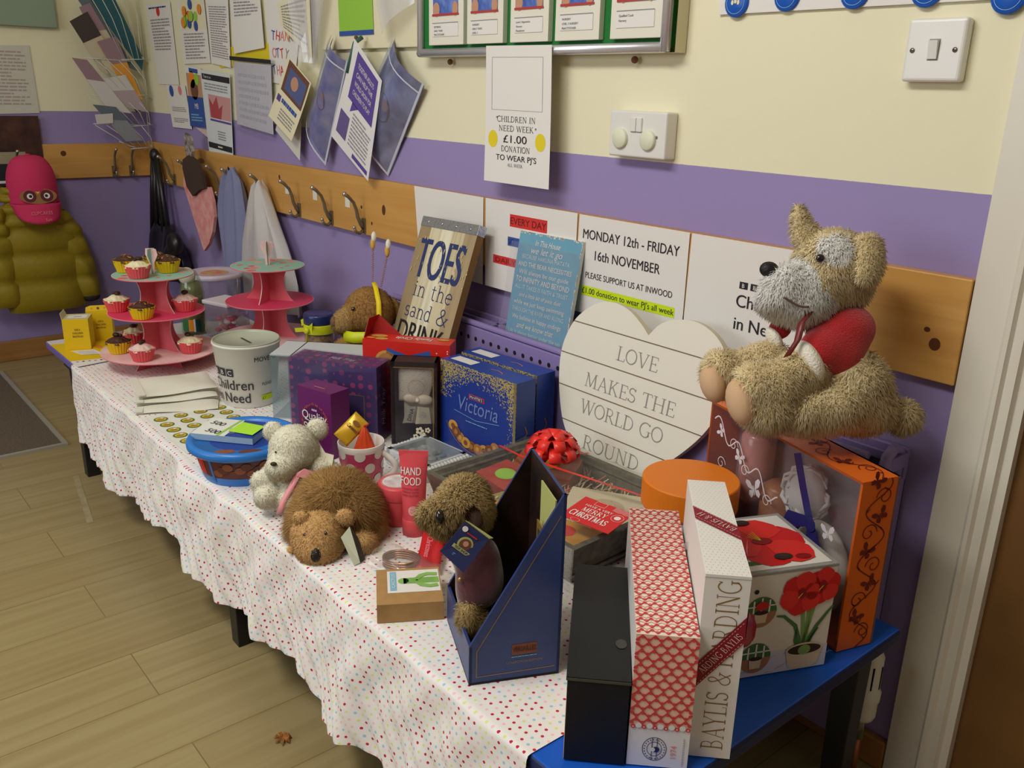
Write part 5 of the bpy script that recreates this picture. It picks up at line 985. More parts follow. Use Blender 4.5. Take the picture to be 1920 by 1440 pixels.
t = thing('chocolate_bag','orange-red foil net of chocolates standing in the spotted mug','sweets',(-.887,-.517,T+.03)); b = MB(); RF = mat('red_foil',(214,74,34),.3,.2); b.grid(lambda u,v:((.026*(1-v)**.8+.002)*(1+.1*math.sin(9*2*PI*u))*math.cos(2*PI*u),(.022*(1-v)**.8+.002)*(1+.1*math.sin(9*2*PI*u))*math.sin(2*PI*u),.04+.062*v),45,10,RF); b.tube([(0,0,.1),(.004,0,.106),(.010,.002,.108)],.002,REDP,6); b.build('net', t)
# pink toiletries
PKT = mat('coral_plastic',(226,84,92),.38); t = thing('body_butter_tub','round coral pink cosmetic tub with white label lid','tub',(-.735,-.538,T)); b = MB()
b.lathe([(0,0),(.036,0),(.0375,.003),(.0375,.05)],PKT,40)
def cyl(r_, a0): return lambda x, y, e: ((r_+e*1.0)*math.cos(a0+x/r_),(r_+e*1.0)*math.sin(a0+x/r_),y)
b.warp = cyl(.0378,R(-84)); b.rect(-.025,.032,-.004,.041,INK,1,6,1); b.text('GO ON DAZE',-.0145,.0345,.0035,PAPER,w=.018,e=2); b.text('THE RIGHTEOUS',0,.026,.0045,PAPER,w=.036,bold=.01); b.text('BUTTER',0,.0195,.005,PAPER,w=.03,bold=.01); b.rect(-.02,.012,.02,.017,mat('pale_gold_band',(232,196,150),.5),1,6,1); b.lines(-.012,.012,.010,.006,1,PAPER); b.warp = None; b.build('tub_body', t)
b = MB(); b.lathe([(.0385,.05),(.039,.052),(.039,.072),(.036,.0755),(0,.0755)],PKT,40); b.at(Matrix.Translation((0,0,.0755))); b.disc(0,0,.031,PAPER,1,32); b.disc(0,.0,.026,mat('label_art',(190,170,176),.5,var=(40,.4),col2=(236,226,226)),2,28); b.disc(0,0,.031,PINKP,3,32,None,.029); b.build('lid', t)
t = thing('hand_cream_tube','tall coral pink hand cream tube standing on its cap','tube',(-.672,-.545,T),48); b = MB()
def tb(u, v):
    k = v**1.5; a = 2*PI*u; r_ = .0205; return (r_*(1-k)*math.cos(a)+k*.026*(math.cos(a)), (r_*(1-k)+.0012*k)*math.sin(a), .03+.125*v)
b.grid(tb,32,16,PKT); b.box(-.026,.026,-.0012,.0012,.15,.160,PKT); b.lathe([(0,0),(.0215,0),(.0215,.03),(.0195,.032),(0,.032)],PKT,32)
def tubefront(x, y, e):
    v = max(0,(y-.03)/.125); k = v**1.5; rx = .0205*(1-k)+.026*k; ry = .0205*(1-k)+.0012*k; return (x, -ry*math.sqrt(max(0,1-(x/rx)**2))-.0007-e, y)
b.warp = tubefront
b.text('HAND',-.004,.117,.014,PAPER,w=.036,bold=.02); b.text('FOOD',-.004,.099,.014,PAPER,w=.036,bold=.02)
for k, s_ in enumerate(('HYDRATING HAND','CREAM WITH','SHEA BUTTER')): b.text(s_,-.004,.090-.006*k,.0035,mat('maroon_print',(120,30,50),.6),w=.03,e=3)
b.disc(.002,.052,.0095,mat('pale_pink_print',(238,180,178),.5),3,20); b.text('SOAP',.002,.053,.003,PKT,e=5,w=.012); b.text('GLORY',.002,.048,.003,PKT,e=5,w=.012); b.warp = None; b.build('tube_body', t)
# purple chocolate boxes
def spotted():
    g = NT('purple_spot_carton',.35,.5); co = g.coord('Object',(46,46,46)); vo = g.n('TexVoronoi'); vo.inputs['Scale'].default_value = 1; vo.inputs['Randomness'].default_value = .35; g.l(co, vo.inputs['Vector'])
    sp = g.n('SeparateXYZ'); g.l(vo.outputs['Color'], sp.inputs[0]); f = g.math('MULTIPLY', g.math('LESS_THAN', vo.outputs['Distance'], .3), g.math('MULTIPLY_ADD', sp.outputs[0], .55, .3))
    g.l(g.mix(f, lin((58,32,104)), lin((186,58,112))), g.b.inputs['Base Color']); return g.m
MTP = spotted(); t = thing('chocolate_box','big purple chocolate box with pink spots in clear wrap','chocolate box',(-1.181,-.405,T),33); W,D,H = .217,.073,.18
b = MB(); b.box(-W/2,W/2,-D/2,D/2,0,H,MTP); b.at(front(W,D)); b.rect(W*.11,H*.03,W*.86,H*.62,GOLD,1); b.rect(W*.12,H*.035,W*.85,H*.61,mat('deep_indigo',(44,26,92),.4),2); SILV = mat('silver_script',(206,196,226),.4); b.text('Tray',W*.62,H*.12,.034,SILV,shear=.25,w=W*.3,e=4,bold=.01); b.text('Milk',W*.36,H*.32,.034,SILV,shear=.25,e=4)
b.at(right(W,D)); b.text('Milk Tray',D*.55,H*.45,.017,SILV,rot=90,shear=.3,w=H*.5); b.at(top(W,D,H)); b.text('Milk Tray',W*.55,D*.35,.016,SILV,shear=.3,w=W*.3); b.build('carton_body', t, bevel=.0012)
b = MB(); b.box(-W/2-.002,W/2+.002,-D/2-.002,D/2+.002,.001,H+.002,film('shrink_wrap',(246,244,250),.5,.1,.04,(220,210,230))); b.build('clear_wrap', t)
t = thing('chocolate_carton','plum carton with ring of orange sparks in front of the spotted purple box','carton',(-1.1075,-.4875,T),15); W,D,H = .102,.054,.149; PL = mat('plum_carton',(104,26,92),.35)
b = MB(); b.box(-W/2,W/2,-D/2,D/2,0,H,PL); b.at(front(W,D)); SPK = mat('copper_spark',(230,104,60),.4); cx, cy = W*.5,H*.5
for i in range(200): a = R(random.uniform(-25,205)); r_ = .043+random.gauss(0,.0022)-.004*abs(math.cos(a)); x, y = cx+r_*math.cos(a), cy+r_*.95*math.sin(a); b.rect(x-.0006,y-.0006,x+.0006,y+.0006,SPK,2)
b.disc(cx,cy,.041,mat('plum_dark',(84,18,74),.35),1,36,.038); b.rect(cx-.008,H*.67,cx+.008,H*.70,mat('pale_lilac',(200,170,200),.5),3); b.text('Quality',cx,H*.53,.019,PAPER,w=W*.74,e=4,bold=.012,serif=False); b.strip([(cx-.03,H*.515),(cx,H*.495),(cx+.032,H*.515)],.0014,PAPER,4); b.text('Street',cx,H*.345,.019,PAPER,w=W*.66,e=4,bold=.012); b.lines(cx-.015,cx+.015,H*.27,H*.25,1,PINKP,3); b.at(top(W,D,H)); b.lines(W*.35,W*.7,D*.35,D*.25,1,PINKP)
b.build('carton_body', t, bevel=.0015)
# clear fronted grey-white box
t = thing('window_box','grey-white box with clear plastic side behind the spotted purple box','box',(-1.3255,-.367,T),44); W,D,H = .224,.125,.16; GWC = mat('grey_white_card',(196,202,204),.5)
b = MB(); b.box(-W/2,W/2,-D/2,D/2,H-.003,H,GWC).box(-W/2,W/2,-D/2,D/2,0,.003,GWC).box(-W/2,W/2,D/2-.003,D/2,0,H,GWC).box(W/2-.003,W/2,-D/2,D/2,0,H,GWC).box(-W/2+.05,-W/2+.053,-D/2,D/2,0,H,mat('pale_blue_card',(170,186,190),.5)); b.build('carton_body', t)
b = MB(); b.add([(-W/2,D/2,0),(-W/2,-D/2,0),(W/2,-D/2,0),(-W/2,D/2,H),(-W/2,-D/2,H),(W/2,-D/2,H)],[(0,1,4,3),(1,2,5,4)],film('window_plastic',(236,244,246),.6,.1,.16,(170,186,192))); b.build('clear_window', t)
# towelling gift set in dark box
t = thing('pamper_gift_box','tall dark clear-fronted box with cream towelling and a bow','gift set',(-1.0386,-.295,T),48); W,D,H = .103,.05,.195; DKB = mat('dark_brown_carton',(44,36,34),.5)
b = MB(); b.box(-W/2,W/2,D/2-.003,D/2,0,H,DKB).box(-W/2,W/2,-D/2,D/2,H-.012,H,DKB).box(-W/2,W/2,-D/2,D/2,0,.003,DKB).box(-W/2,-W/2+.009,-D/2,D/2,0,H,DKB).box(W/2-.006,W/2,-D/2,D/2,0,H,DKB); b.build('box_shell', t)
b = MB(); TOW = mat('cream_towelling',(220,214,186),.95,bump=(420,1)); b.grid(lambda u,v:(-.036+.078*u*(1-.32*max(0,.5-v)),-.012-.010*math.sin(PI*u)*math.sin(PI*v)**.6,.10+.078*v),18,14,TOW); b.box(-.025,.044,-.006,.012,.045,.1,mat('muslin',(196,190,166),.9)); b.build('towel', t, solid=.01)
b = MB(); b.at(frame((.005,-D/2+.002,.135),(1,0,0),(0,0,1))); b.disc(0,0,.0185,mat('wire_ring',(170,150,110),.4,.5),1,28,None,.0178); b.at(); BW = mat('cream_satin',(222,212,178),.4); b.ell((.022,-.017,.105),(.02,.008,.012),BW).ell((-.006,-.017,.108),(.019,.008,.011),BW).ell((.008,-.02,.106),(.007,.006,.007),BW); b.build('satin_bow', t)
b = MB(); b.at(frame((-W/2,-D/2+.001,0),(1,0,0),(0,0,1))); b.add([(.025,.05,0),(.046,.054,0),(.056,.092,0),(.036,.09,0)],[(0,1,2,3)],mat('tag_sage',(176,176,150),.7)); b.add([(.054,.05,.001),(.09,.052,.001),(.085,.09,.001),(.06,.092,.001)],[(0,1,2,3)],mat('tag_cream',(206,200,172),.7)); b.text('DINA',.044,.056,.009,INK,'l',rot=75,e=2); b.text('Sk',.072,.068,.011,GREY,rot=-30,e=4)
for cx, cy, s_ in ((.064,.034,1),(.072,.022,.9),(.055,.02,.7),(.082,.036,.7),(.046,.012,.5)):
    for k in range(5): a = k*2*PI/5; b.disc(cx+.006*s_*math.cos(a),cy+.006*s_*math.sin(a),.0038*s_,CREAM,3,8)
b.build('printed_tag', t)
b = MB(); b.at(frame((-W/2,-D/2,0),(1,0,0),(0,0,1))); b.rect(.0,.0,W,H-.012,film('shrink_wrap',(0,0,0)),0); b.strip([(W-.008,.0),(W-.008,H-.013)],.002,GOLD,2); b.strip([(.006,H-.013),(W-.008,H-.013)],.0015,GOLD,2); b.build('clear_window', t)
# two navy biscuit cartons with gold glitter
def glitter():
    g = NT('navy_gold_glitter',.35,.5); tc = g.n('TexCoord'); sp = g.n('SeparateXYZ'); g.l(tc.outputs['Object'], sp.inputs[0]); vo = g.n('TexVoronoi'); vo.inputs['Scale'].default_value = 420; g.l(tc.outputs['Object'], vo.inputs['Vector']); wn = g.n('SeparateXYZ'); g.l(vo.outputs['Color'], wn.inputs[0])
    x2 = g.math('DIVIDE', sp.outputs[0], .105); z2 = g.math('DIVIDE', g.math('SUBTRACT', sp.outputs[2], .085), .085); d = g.math('SQRT', g.math('ADD', g.math('MULTIPLY', x2, x2), g.math('MULTIPLY', z2, z2)))
    den = g.math('MULTIPLY', g.math('SUBTRACT', d, .88), 1.3); den = g.math('MINIMUM', g.math('MULTIPLY', den, g.math('GREATER_THAN', g.math('ADD', sp.outputs[2], g.math('MULTIPLY', sp.outputs[0], .35)), .08)), .72)
    f = g.math('LESS_THAN', wn.outputs[0], den); g.l(g.mix(f, lin((30,56,140)), lin((178,160,88))), g.b.inputs['Base Color']); return g.m
GLI = glitter(); VB = mat('royal_blue_carton',(34,66,152),.35,spec=.5); BIS = [mat('biscuit_gold',(206,156,70),.6),mat('biscuit_brown',(130,76,44),.6),mat('biscuit_tan',(176,120,66),.6)]
def victoria(label, loc, rz):
    t = thing('biscuit_carton', label, 'biscuit box', loc, rz); W,D,H = .238,.056,.2
    b = MB(); b.box(-W/2,W/2,-D/2,D/2,0,H,VB,front=GLI); b.at(front(W,D)); b.strip([(W-.004,0),(W-.004,H)],.007,mat('dull_gold',(150,136,90),.4,.4),1)
    b.strip([(W*.5+.1*math.cos(R(a)),H*.40+.075*math.sin(R(a))) for a in range(195,350,8)],.0016,GOLD,2)
    for i in range(9): a = R(205+14*i); x, y = W*.5+.082*math.cos(a), H*.40+.058*math.sin(a); b.disc(x,y,.0155-.001*(i%3),BIS[i%3],3+i%2,18,.0125); b.disc(x,y,.006,BIS[(i+1)%3],6,10)
    b.text('Victoria',W*.52,H*.50,.034,mat('pale_blue_script',(112,134,192),.4),shear=.2,w=W*.52,e=3); b.strip([(W*.2,H*.47),(W*.5,H*.43),(W*.8,H*.48)],.001,LBLUE,3); b.lines(W*.36,W*.66,H*.4,H*.38,1,LBLUE,3)
    b.box(W*.40,W*.60,H*.655,H*.71,0,.0006,REDP); b.rect(W*.41,H*.66,W*.59,H*.705,NAVY,2); b.text("McVITIE'S",W*.5,H*.67,.006,PAPER,w=W*.16,e=4)
    b.at(top(W,D,H)); b.rect(W*.06,D*.3,W*.34,D*.8,GLOSSW,1); b.strip([(W*.55,D*.5),(W*.62,D*.6),(W*.7,D*.5),(W*.72,D*.4)],.0015,ORNG,1); b.at(right(W,D)); b.strip([(D*.5,H*.5),(D*.62,H*.42),(D*.45,H*.34)],.003,mat('copper_line',(170,110,70),.4),1); b.disc(D*.5,H*.12,.004,GOLD,1,10,.012)
    b.build('carton_body', t, bevel=.0015)
victoria('navy biscuit carton with gold glitter, the front one of two',(-.88,-.218,T),5); victoria('second navy glitter biscuit carton, tucked behind its twin',(-.897,-.148,T),5)
# red biscuit carton
t = thing('biscuit_carton','bright red biscuit carton standing on edge behind the towelling box','biscuit box',(-1.104,-.2667,T),39); W,D,H = .205,.056,.221; RC = mat('red_carton',(214,38,28),.35,spec=.5)
b = MB(); b.box(-W/2,W/2,-D/2,D/2,0,H,RC); b.at(frame((W/2,D/2,H),(-1,0,0),(0,-1,0))); b.text('Family Circle',W*.45,D*.3,.019,PAPER,w=W*.42,bold=.012,shear=.1); b.text('biscuits',W*.5,D*.66,.007,GOLD,shear=.2)
for x, y, r_ in ((.12,.3,.014),(.86,.35,.02),(.8,.75,.016),(.93,.7,.01)): b.disc(W*x,D*y,r_,BIS[0],2,14,r_*.55)
b.at(front(W,D)); b.disc(W*.27,H*.78,.026,BIS[0],1,20); b.disc(W*.27,H*.78,.02,BIS[2],2,18)
for k in (-1,1): b.poly([(W*.53,H*.86),(W*.53+k*.05,H*.93),(W*.53+k*.055,H*.82),(W*.53+k*.03,H*.80)][::k],BLUE,1)
for i in range(12): b.disc(W*random.random(),H*random.uniform(.7,.98),.0016,PAPER,1,6)
b.build('carton_body', t, bevel=.0015)
b = MB(); b.add([(-W/2,D/2,H),(-W/2+.075,D/2,H),(-W/2+.02,D/2+.004,H+.045),(-W/2,D/2-.045,H),(-W/2+.004,D/2-.02,H+.04)],[(0,1,2),(3,0,4),(0,2,4)],mat('dark_red_card',(160,26,24),.5)); b.build('flap', t, solid=.0012)
# ================================================================ signs leaning at the back
def slope(x0, yb, zb, yt, zt):
    """plane frame leaning back from (yb, zb) to (yt, zt); x to the right"""
    return frame((x0,yb,zb),(1,0,0),(0,yt-yb,zt-zb))
def planks():
    g = NT('weathered_planks',.6,.3); tc = g.n('TexCoord'); sp = g.n('SeparateXYZ'); g.l(tc.outputs['Object'], sp.inputs[0]); col = g.math('DIVIDE', sp.outputs[0], .047); ci = g.math('FLOOR', col)
    cr = g.n('ValToRGB'); cr.color_ramp.interpolation = 'CONSTANT'; e = cr.color_ramp.elements; tones = [(158,138,104),(216,206,172),(230,224,196),(212,200,164),(172,152,118)]
    e[0].position, e[0].color = 0, lin(tones[0]); e[1].position, e[1].color = .2, lin(tones[1])
    for k in (2,3,4): q = e.new(.2*k); q.color = lin(tones[k])
    g.l(g.math('MULTIPLY_ADD', ci, .2, .1), cr.inputs[0]); n = g.n('TexNoise'); n.inputs['Scale'].default_value = 1; n.inputs['Detail'].default_value = 9; g.l(g.coord('Object',(60,3,5)), n.inputs['Vector'])
    g.l(g.mix(g.math('MULTIPLY', g.math('SUBTRACT', n.outputs['Fac'], .47), 2.0), cr.outputs[0], lin((150,128,92))), g.b.inputs['Base Color']); return g.m
t = thing('wooden_plaque','tall weathered wooden plaque lettered in blue and black, metal strip on top','plaque',(-1.33,-.228,T)); W,L = .235,.487
Mf = frame((0,0,0),(1,0,.03),(-.004,.165,.463)); b = MB(); b.at(); PLK = planks(); BLT = mat('navy_stencil',(44,56,104),.7); BKT = mat('black_stencil',(30,28,30),.7)
b.box(0,W,0,L,-.02,0,PLK,left=mat('plank_side',(132,98,52),.7),right=mat('plank_side',(0,0,0)),back=PLK)
b.text('TOES',W*.5,L*.69,L*.205,BLT,w=W*.80,bold=.035); b.text('in the',W*.53,L*.592,.040,BLT,serif=True,w=W*.72,weight=.8); b.text('sand',W*.36,L*.482,.039,BLT,serif=True,w=W*.50,weight=.85); b.text('&',W*.80,L*.482,.040,BLT,serif=True,w=W*.2); b.text('DRINK',W*.5,L*.352,L*.108,BKT,w=W*.82,bold=.03)
b.text('again',W*.5,L*.2,.03,BLT,w=W*.6)
for _ in range(90): x, y = random.random()*W, random.choice((random.uniform(.68,.9),random.uniform(.24,.40)))*L; b.rect(x,y,x+random.uniform(.001,.004),y+random.uniform(.002,.008),mat('worn_cream',(206,190,146),.7),4)
o = b.build('board', t); o.matrix_local = Mf
b = MB(); ZN = mat('zinc_strip',(186,190,206),.25,.9,bump=(120,.6)); b.box(-.001,W+.001,L-.024,L+.001,-.022,.0014,ZN)
for i in range(4): b.ell((W*(i+.5)/4,L-.012,.0015),(.004,.004,.002),ZN,8,6)
o = b.build('metal_strip', t, bevel=.001); o.matrix_local = Mf
t = thing('wooden_plaque','pale blue plaque of white phrases in a clear bag on the radiator','plaque',(-1.0,-.073,.5685)); W,L = .205,.258; Mf = frame((0,0,0),(1,0,.01),(-.002,.044,.249))
b = MB(); PB2 = mat('distressed_blue',(112,168,194),.6,var=(18,.08)); b.box(0,W,0,L,-.008,0,PB2,left=mat('plaque_edge',(214,214,204),.7),right=mat('plaque_edge',(0,0,0)),back=mat('plaque_edge',(0,0,0)))
rows = [('In This House',.4,.016,.3),('we let it go',.5,.018,.3),('BECAUSE HAKUNA MATATA',.76,.012,0),('AND THE BEAR NECESSITIES',.86,.013,0),('Will always be our guide',.80,.013,0),('TO INFINITY AND BEYOND',.86,.015,0),('ALL IT TAKES IS FAITH & TRUST',.86,.012,0),('and a little bit of pixie dust',.68,.012,.3),('while we just keep swimming',.82,.013,0),('THROUGH THE RIVER AND ALONG',.84,.012,0),('We believe in happy endings',.80,.013,0),('and we know that',.6,.016,.3),('Life is always better under the sea',.86,.011,0),('Because in this house',.68,.014,.3)]
y = L*.925
for s_, w_, h_, sh in rows: b.text(s_,W*.48,y-h_*.5,h_*.8,PAPER if sh or h_>.0125 else mat('soft_white_print',(206,222,228),.7),w=W*w_,shear=sh,bold=.025 if s_.startswith(('AND','TO')) else 0); y -= L*.0665
for _ in range(40): q = random.random(); b.rect(W*q,L-random.uniform(.001,.006),W*q+.006,L,mat('plaque_edge',(0,0,0)),1); b.rect(W-random.uniform(.001,.004),L*q,W,L*q+.008,mat('plaque_edge',(0,0,0)),1)
o = b.build('board', t); o.matrix_local = Mf
b = MB(); b.grid(lambda u,v:(-.022+(W+.03)*u,L*.9*v,.003+.003*math.sin(23*u+9*v)*(1-v)),16,12,film('bag_film',(250,250,252),.8,.08,.06)); o = b.build('clear_bag', t); o.matrix_local = Mf
# white heart
t = thing('heart_sign','large white wooden heart with grey serif lettering on planks','sign',(0,-.153,T))
hp = [(-.585,.0015),(-.650,.034),(-.697,.076),(-.731,.118),(-.757,.183),(-.768,.245),(-.760,.292),(-.738,.332),(-.695,.366),(-.650,.378),(-.605,.371),(-.566,.350),(-.545,.334),(-.520,.362),(-.480,.378),(-.435,.381),(-.390,.364),(-.358,.330),(-.345,.285),(-.352,.240),(-.375,.190),(-.412,.142),(-.462,.092),(-.520,.045)]
def smooth(P, n=5, sharp=(0,12)):
    out = []; N = len(P)
    for i in range(N):
        p0, p1, p2, p3 = P[(i-1)%N], P[i], P[(i+1)%N], P[(i+2)%N]
        if i in sharp: p0 = p1
        if (i+1)%N in sharp: p3 = p2
        for k in range(n): q = k/n; out.append(tuple(.5*(2*p1[j]+(p2[j]-p0[j])*q+(2*p0[j]-5*p1[j]+4*p2[j]-p3[j])*q*q+(3*p1[j]-p0[j]-3*p2[j]+p3[j])*q**3) for j in (0,1)))
    return out
Mf = frame((0,0,0),(1,0,0),(0,.184,.983)); b = MB(); HW = mat('white_painted_wood',(232,228,212),.5,bump=(90,.12)); HG = mat('heart_grey',(152,150,144),.6); GRV = mat('groove_shadow',(120,104,80),.8); OUT = smooth(hp)[::-1]
b.prism(OUT, -.014, 0, HW, mat('heart_side',(206,196,170),.6))
def span(s):
    xs_ = []
    for (xa,ya),(xb,yb) in zip(OUT, OUT[1:]+OUT[:1]):
        if (ya-s)*(yb-s) < 0: xs_.append(xa+(xb-xa)*(s-ya)/(yb-ya))
    return min(xs_), max(xs_)
for z in (.674,.606,.540,.472): s_ = (z-T)/.983; a, c_ = span(s_); b.rect(a,s_-.0011,c_,s_+.0011,GRV,1)
for s_, x, z, w_ in (('LOVE',-.560,.6235,.108),('MAKES THE',-.566,.5535,.240),('WORLD GO',-.573,.4985,.222),('ROUND',-.582,.430,.156)): b.text(s_,x,(z-T)/.983,.0285,HG,w=w_,serif=True,weight=.8,e=2)
o = b.build('board', t); o.matrix_local = Mf; t['label'] = 'large white wooden heart with grey serif lettering on planks'

# ================================================================ far end of the table
HOTP = mat('hot_pink_card',(222,66,104),.5); PALP = mat('pale_pink_card',(226,172,176),.55,var=(16,.2),col2=(240,206,200)); CORP = mat('coral_pink_card',(226,110,120),.5); EDGE = mat('card_edge',(236,206,196),.7)
def floral():
    g = NT('floral_card',.5,.3); vo = g.n('TexVoronoi'); vo.inputs['Scale'].default_value = 30; tc = g.n('TexCoord'); g.l(tc.outputs['Object'], vo.inputs['Vector']); f = g.math('LESS_THAN', vo.outputs['Distance'], .42); sp = g.n('SeparateXYZ'); g.l(vo.outputs['Color'], sp.inputs[0])
    g.l(g.mix(g.math('MULTIPLY', f, g.math('GREATER_THAN', sp.outputs[0], .4)), lin((150,196,178)), g.mix(sp.outputs[1], lin((224,76,96)), lin((236,170,160)))), g.b.inputs['Base Color']); return g.m
FLO = floral()
def cake_stand(label, x, y, rot):
    t = thing('cake_stand', label, 'cake stand', (x,y,T), rot)
    for r_, z, m in ((.158,.045,PALP),(.128,.156,HOTP),(.106,.260,FLO)):
        b = MB(); b.lathe([(0,z-.0015),(r_,z-.0015),(r_,z+.001)],CORP,64,smooth=False).lathe([(r_-.0015,z+.0011),(r_,z+.001)],EDGE,64); b.at(Matrix.Translation((0,0,z+.0007))); b.disc(0,0,r_-.001,m,1,64); b.build('tier', t)
    for z0, z1, wb, wm, wt in ((0,.0435,.088,.07,.075),(.046,.1545,.080,.036,.066),(.157,.2585,.074,.034,.064)):
        b = MB()
        for k in range(2):
            b.at(Matrix.Rotation(PI/2*k,4,'Z') @ frame((0,.0012,0),(1,0,0),(0,0,1))); L_ = []; n_ = 14
            for i in range(n_+1): q = i/n_; w_ = wm+(wb-wm)*(1-q)**2.4+(wt-wm)*q**2.4; L_.append((w_, z0+(z1-z0)*q))
            b.prism([(-a,c) for a, c in L_]+L_[::-1], 0, .0024, CORP, EDGE)
        b.build('pillar', t)
    b = MB()
    for k in range(2): b.at(Matrix.Rotation(PI/2*k+.3,4,'Z') @ frame((0,.0006,.2615),(1,0,0),(0,0,1))); b.prism([(-.006,0),(.006,0),(.008,.03),(.020,.052),(.016,.068),(.0,.07),(-.016,.068),(-.018,.052),(-.008,.03)],0,.0012,(HOTP,mat('mint_card',(130,196,176),.5))[k] if k else PALP,EDGE)
    b.build('topper', t); return t
cake_stand('three-tier pink cake stand loaded with iced cupcakes',-1.95,-.55,20); cake_stand('empty three-tier pink cake stand with a floral top plate near the wall',-1.90,-.235,40)
YW = mat('yellow_case',(226,190,16),.6); PW = mat('coral_case',(226,88,92),.6); CHO = mat('chocolate_icing',(74,42,28),.55,bump=(160,.5)); VAN = mat('vanilla_icing',(232,222,180),.6,bump=(120,.3)); PICE = mat('pale_pink_icing',(232,200,186),.6,bump=(120,.3)); NUT = mat('honeycomb_crumb',(196,140,60),.6); CHB = mat('chocolate_button',(58,28,20),.45)
def cup_parts(t, cas, ice, topk):
    b = MB(); n = 72
    def f(u, v): a = 2*PI*u; r_ = (.0245+.0095*v)*(1+(.025+.015*v)*math.cos(24*a)); return (r_*math.cos(a), r_*math.sin(a), .033*v)
    b.grid(f,n*2,4,cas); b.lathe([(0,.0005),(.0245,.0005)],cas,24); b.lathe([(.032,.027),(0,.029)],mat('sponge',(196,150,90),.9),24); b.build('paper_case', t)
    b = MB()
    def h(u, v): a = 2*PI*u; r_ = .031*(1-v**1.6)**.8+.001; w_ = 1+.10*math.sin(6*a+7*v)*(1-v*.5)+.05*math.sin(11*a); return (r_*w_*math.cos(a), r_*w_*math.sin(a), .028+.019*v+.003*math.sin(3*PI*v)*(1-v))
    b.grid(h,48,14,ice); b.build('icing', t); b = MB()
    if topk == 'nut':
        for _ in range(16): a, r_ = random.random()*2*PI, random.random()*.018; b.ell((r_*math.cos(a),r_*math.sin(a),.046-.35*r_),(.0032,.0026,.0026),NUT,6,4)
    else: b.ell((.004,.002,.050),(.011,.009,.006),CHB,12,8).ell((-.006,-.004,.049),(.006,.005,.004),CHB,10,6)
    b.build('topping', t)
tops = T+.2622; mids = T+.1582; lows = T+.0472
CK = [('yc',-2.012,-.600,tops,'chocolate cupcake in a yellow case at the outer edge of the top tier'),('pv',-1.912,-.600,tops,'vanilla cupcake in a pink case at the front of the top tier'),('yc',-1.948,-.508,tops,'chocolate cupcake in a yellow case with honeycomb crumbs, nearest the bottle on the top tier'),('yc',-2.024,-.515,tops,'half-hidden chocolate cupcake in a yellow case behind the others on the top tier'),
 ('pv',-1.998,-.640,mids,'vanilla cupcake in a pink case behind a yellow one on the middle tier'),('yc',-1.878,-.612,mids,'only chocolate cupcake standing in front on the hot pink middle tier'),('pp',-1.905,-.485,mids,'pale iced cupcake in a pink case alone at the bottle side of the middle tier'),('yc',-2.035,-.525,mids,'yellow cased cupcake mostly hidden behind the middle tier pillar'),
 ('yd',-1.972,-.655,lows,'chocolate cupcake in a yellow case on the pale bottom tier'),('pv',-2.05,-.585,lows,'vanilla cupcake in a pink case behind the yellow one on the bottom tier'),('pp',-1.862,-.628,lows,'pale pink iced cupcake at the front of the bottom tier'),('pv',-1.865,-.495,lows,'vanilla cupcake in a pink case nearest the bucket on the bottom tier')]
proto = {}
for k, x, y, z, lab in CK:
    if k not in proto:
        t = thing('cupcake', lab, 'cupcake', (x,y,z), random.uniform(0,360), 'cupcakes on the cake stand'); cup_parts(t, YW if k[0]=='y' else PW, dict(c=CHO,d=CHO,v=VAN,p=PICE)[k[1]], 'nut' if k == 'yc' else 'button'); proto[k] = t
    else: t = copy_tree(proto[k]); t.location = (x,y,z); t.rotation_euler.z = random.uniform(0,6); t['label'] = lab
# collection bucket
t = thing('collection_bucket','white charity collection bucket with black lettering and a grey lid','bucket',(-1.516,-.480,T)); b = MB(); BKW = mat('bucket_white',(226,222,212),.4)
b.lathe([(0,0),(.064,0),(.066,.003),(.0815,.155),(.0835,.156),(.0835,.160),(.081,.161)],BKW,56)
def cb(a0, e0=.0): return lambda x, y, e: ((.066+.0155*y/.155+.0006+e)*math.cos(a0+x/.075),(.066+.0155*y/.155+.0006+e)*math.sin(a0+x/.075),y)
b.warp = cb(R(-60)); LI = mat('charcoal_print',(52,50,54),.6)
for i, ch in enumerate('BBC'): b.rect(-.052+.0225*i,.084,-.033+.0225*i,.104,LI,1,4,1); b.text(ch,-.0425+.0225*i,.088,.012,BKW,e=3,bold=.02)
b.text('Children',.0,.050,.026,LI,w=.118,bold=.012); b.text('in Need',-.004,.016,.026,LI,w=.108,bold=.012); b.warp = cb(R(8)); b.text('MOVEMBER',.012,.122,.012,LI,w=.075,bold=.015); b.warp = cb(R(6)); b.rect(-.006,.018,.03,.032,HIG,1,6,1); b.text('£1',0,.021,.008,LI,e=2); b.text('PLEASE',.01,.058,.008,LI,w=.03); b.warp = None; b.build('bucket_body', t)
b = MB(); b.lathe([(.081,.1605),(.082,.164),(.0795,.1655),(.078,.162),(.077,.158),(0,.157)],mat('grey_clear_lid',(176,180,160),.3),56); b.at(Matrix.Translation((0,0,.1572))); b.rect(-.03,-.003,.03,.003,mat('slot_dark',(60,60,50),.6),1); b.disc(0,0,.05,mat('lid_ring',(160,164,146),.35),1,40,None,.048); b.build('lid', t)
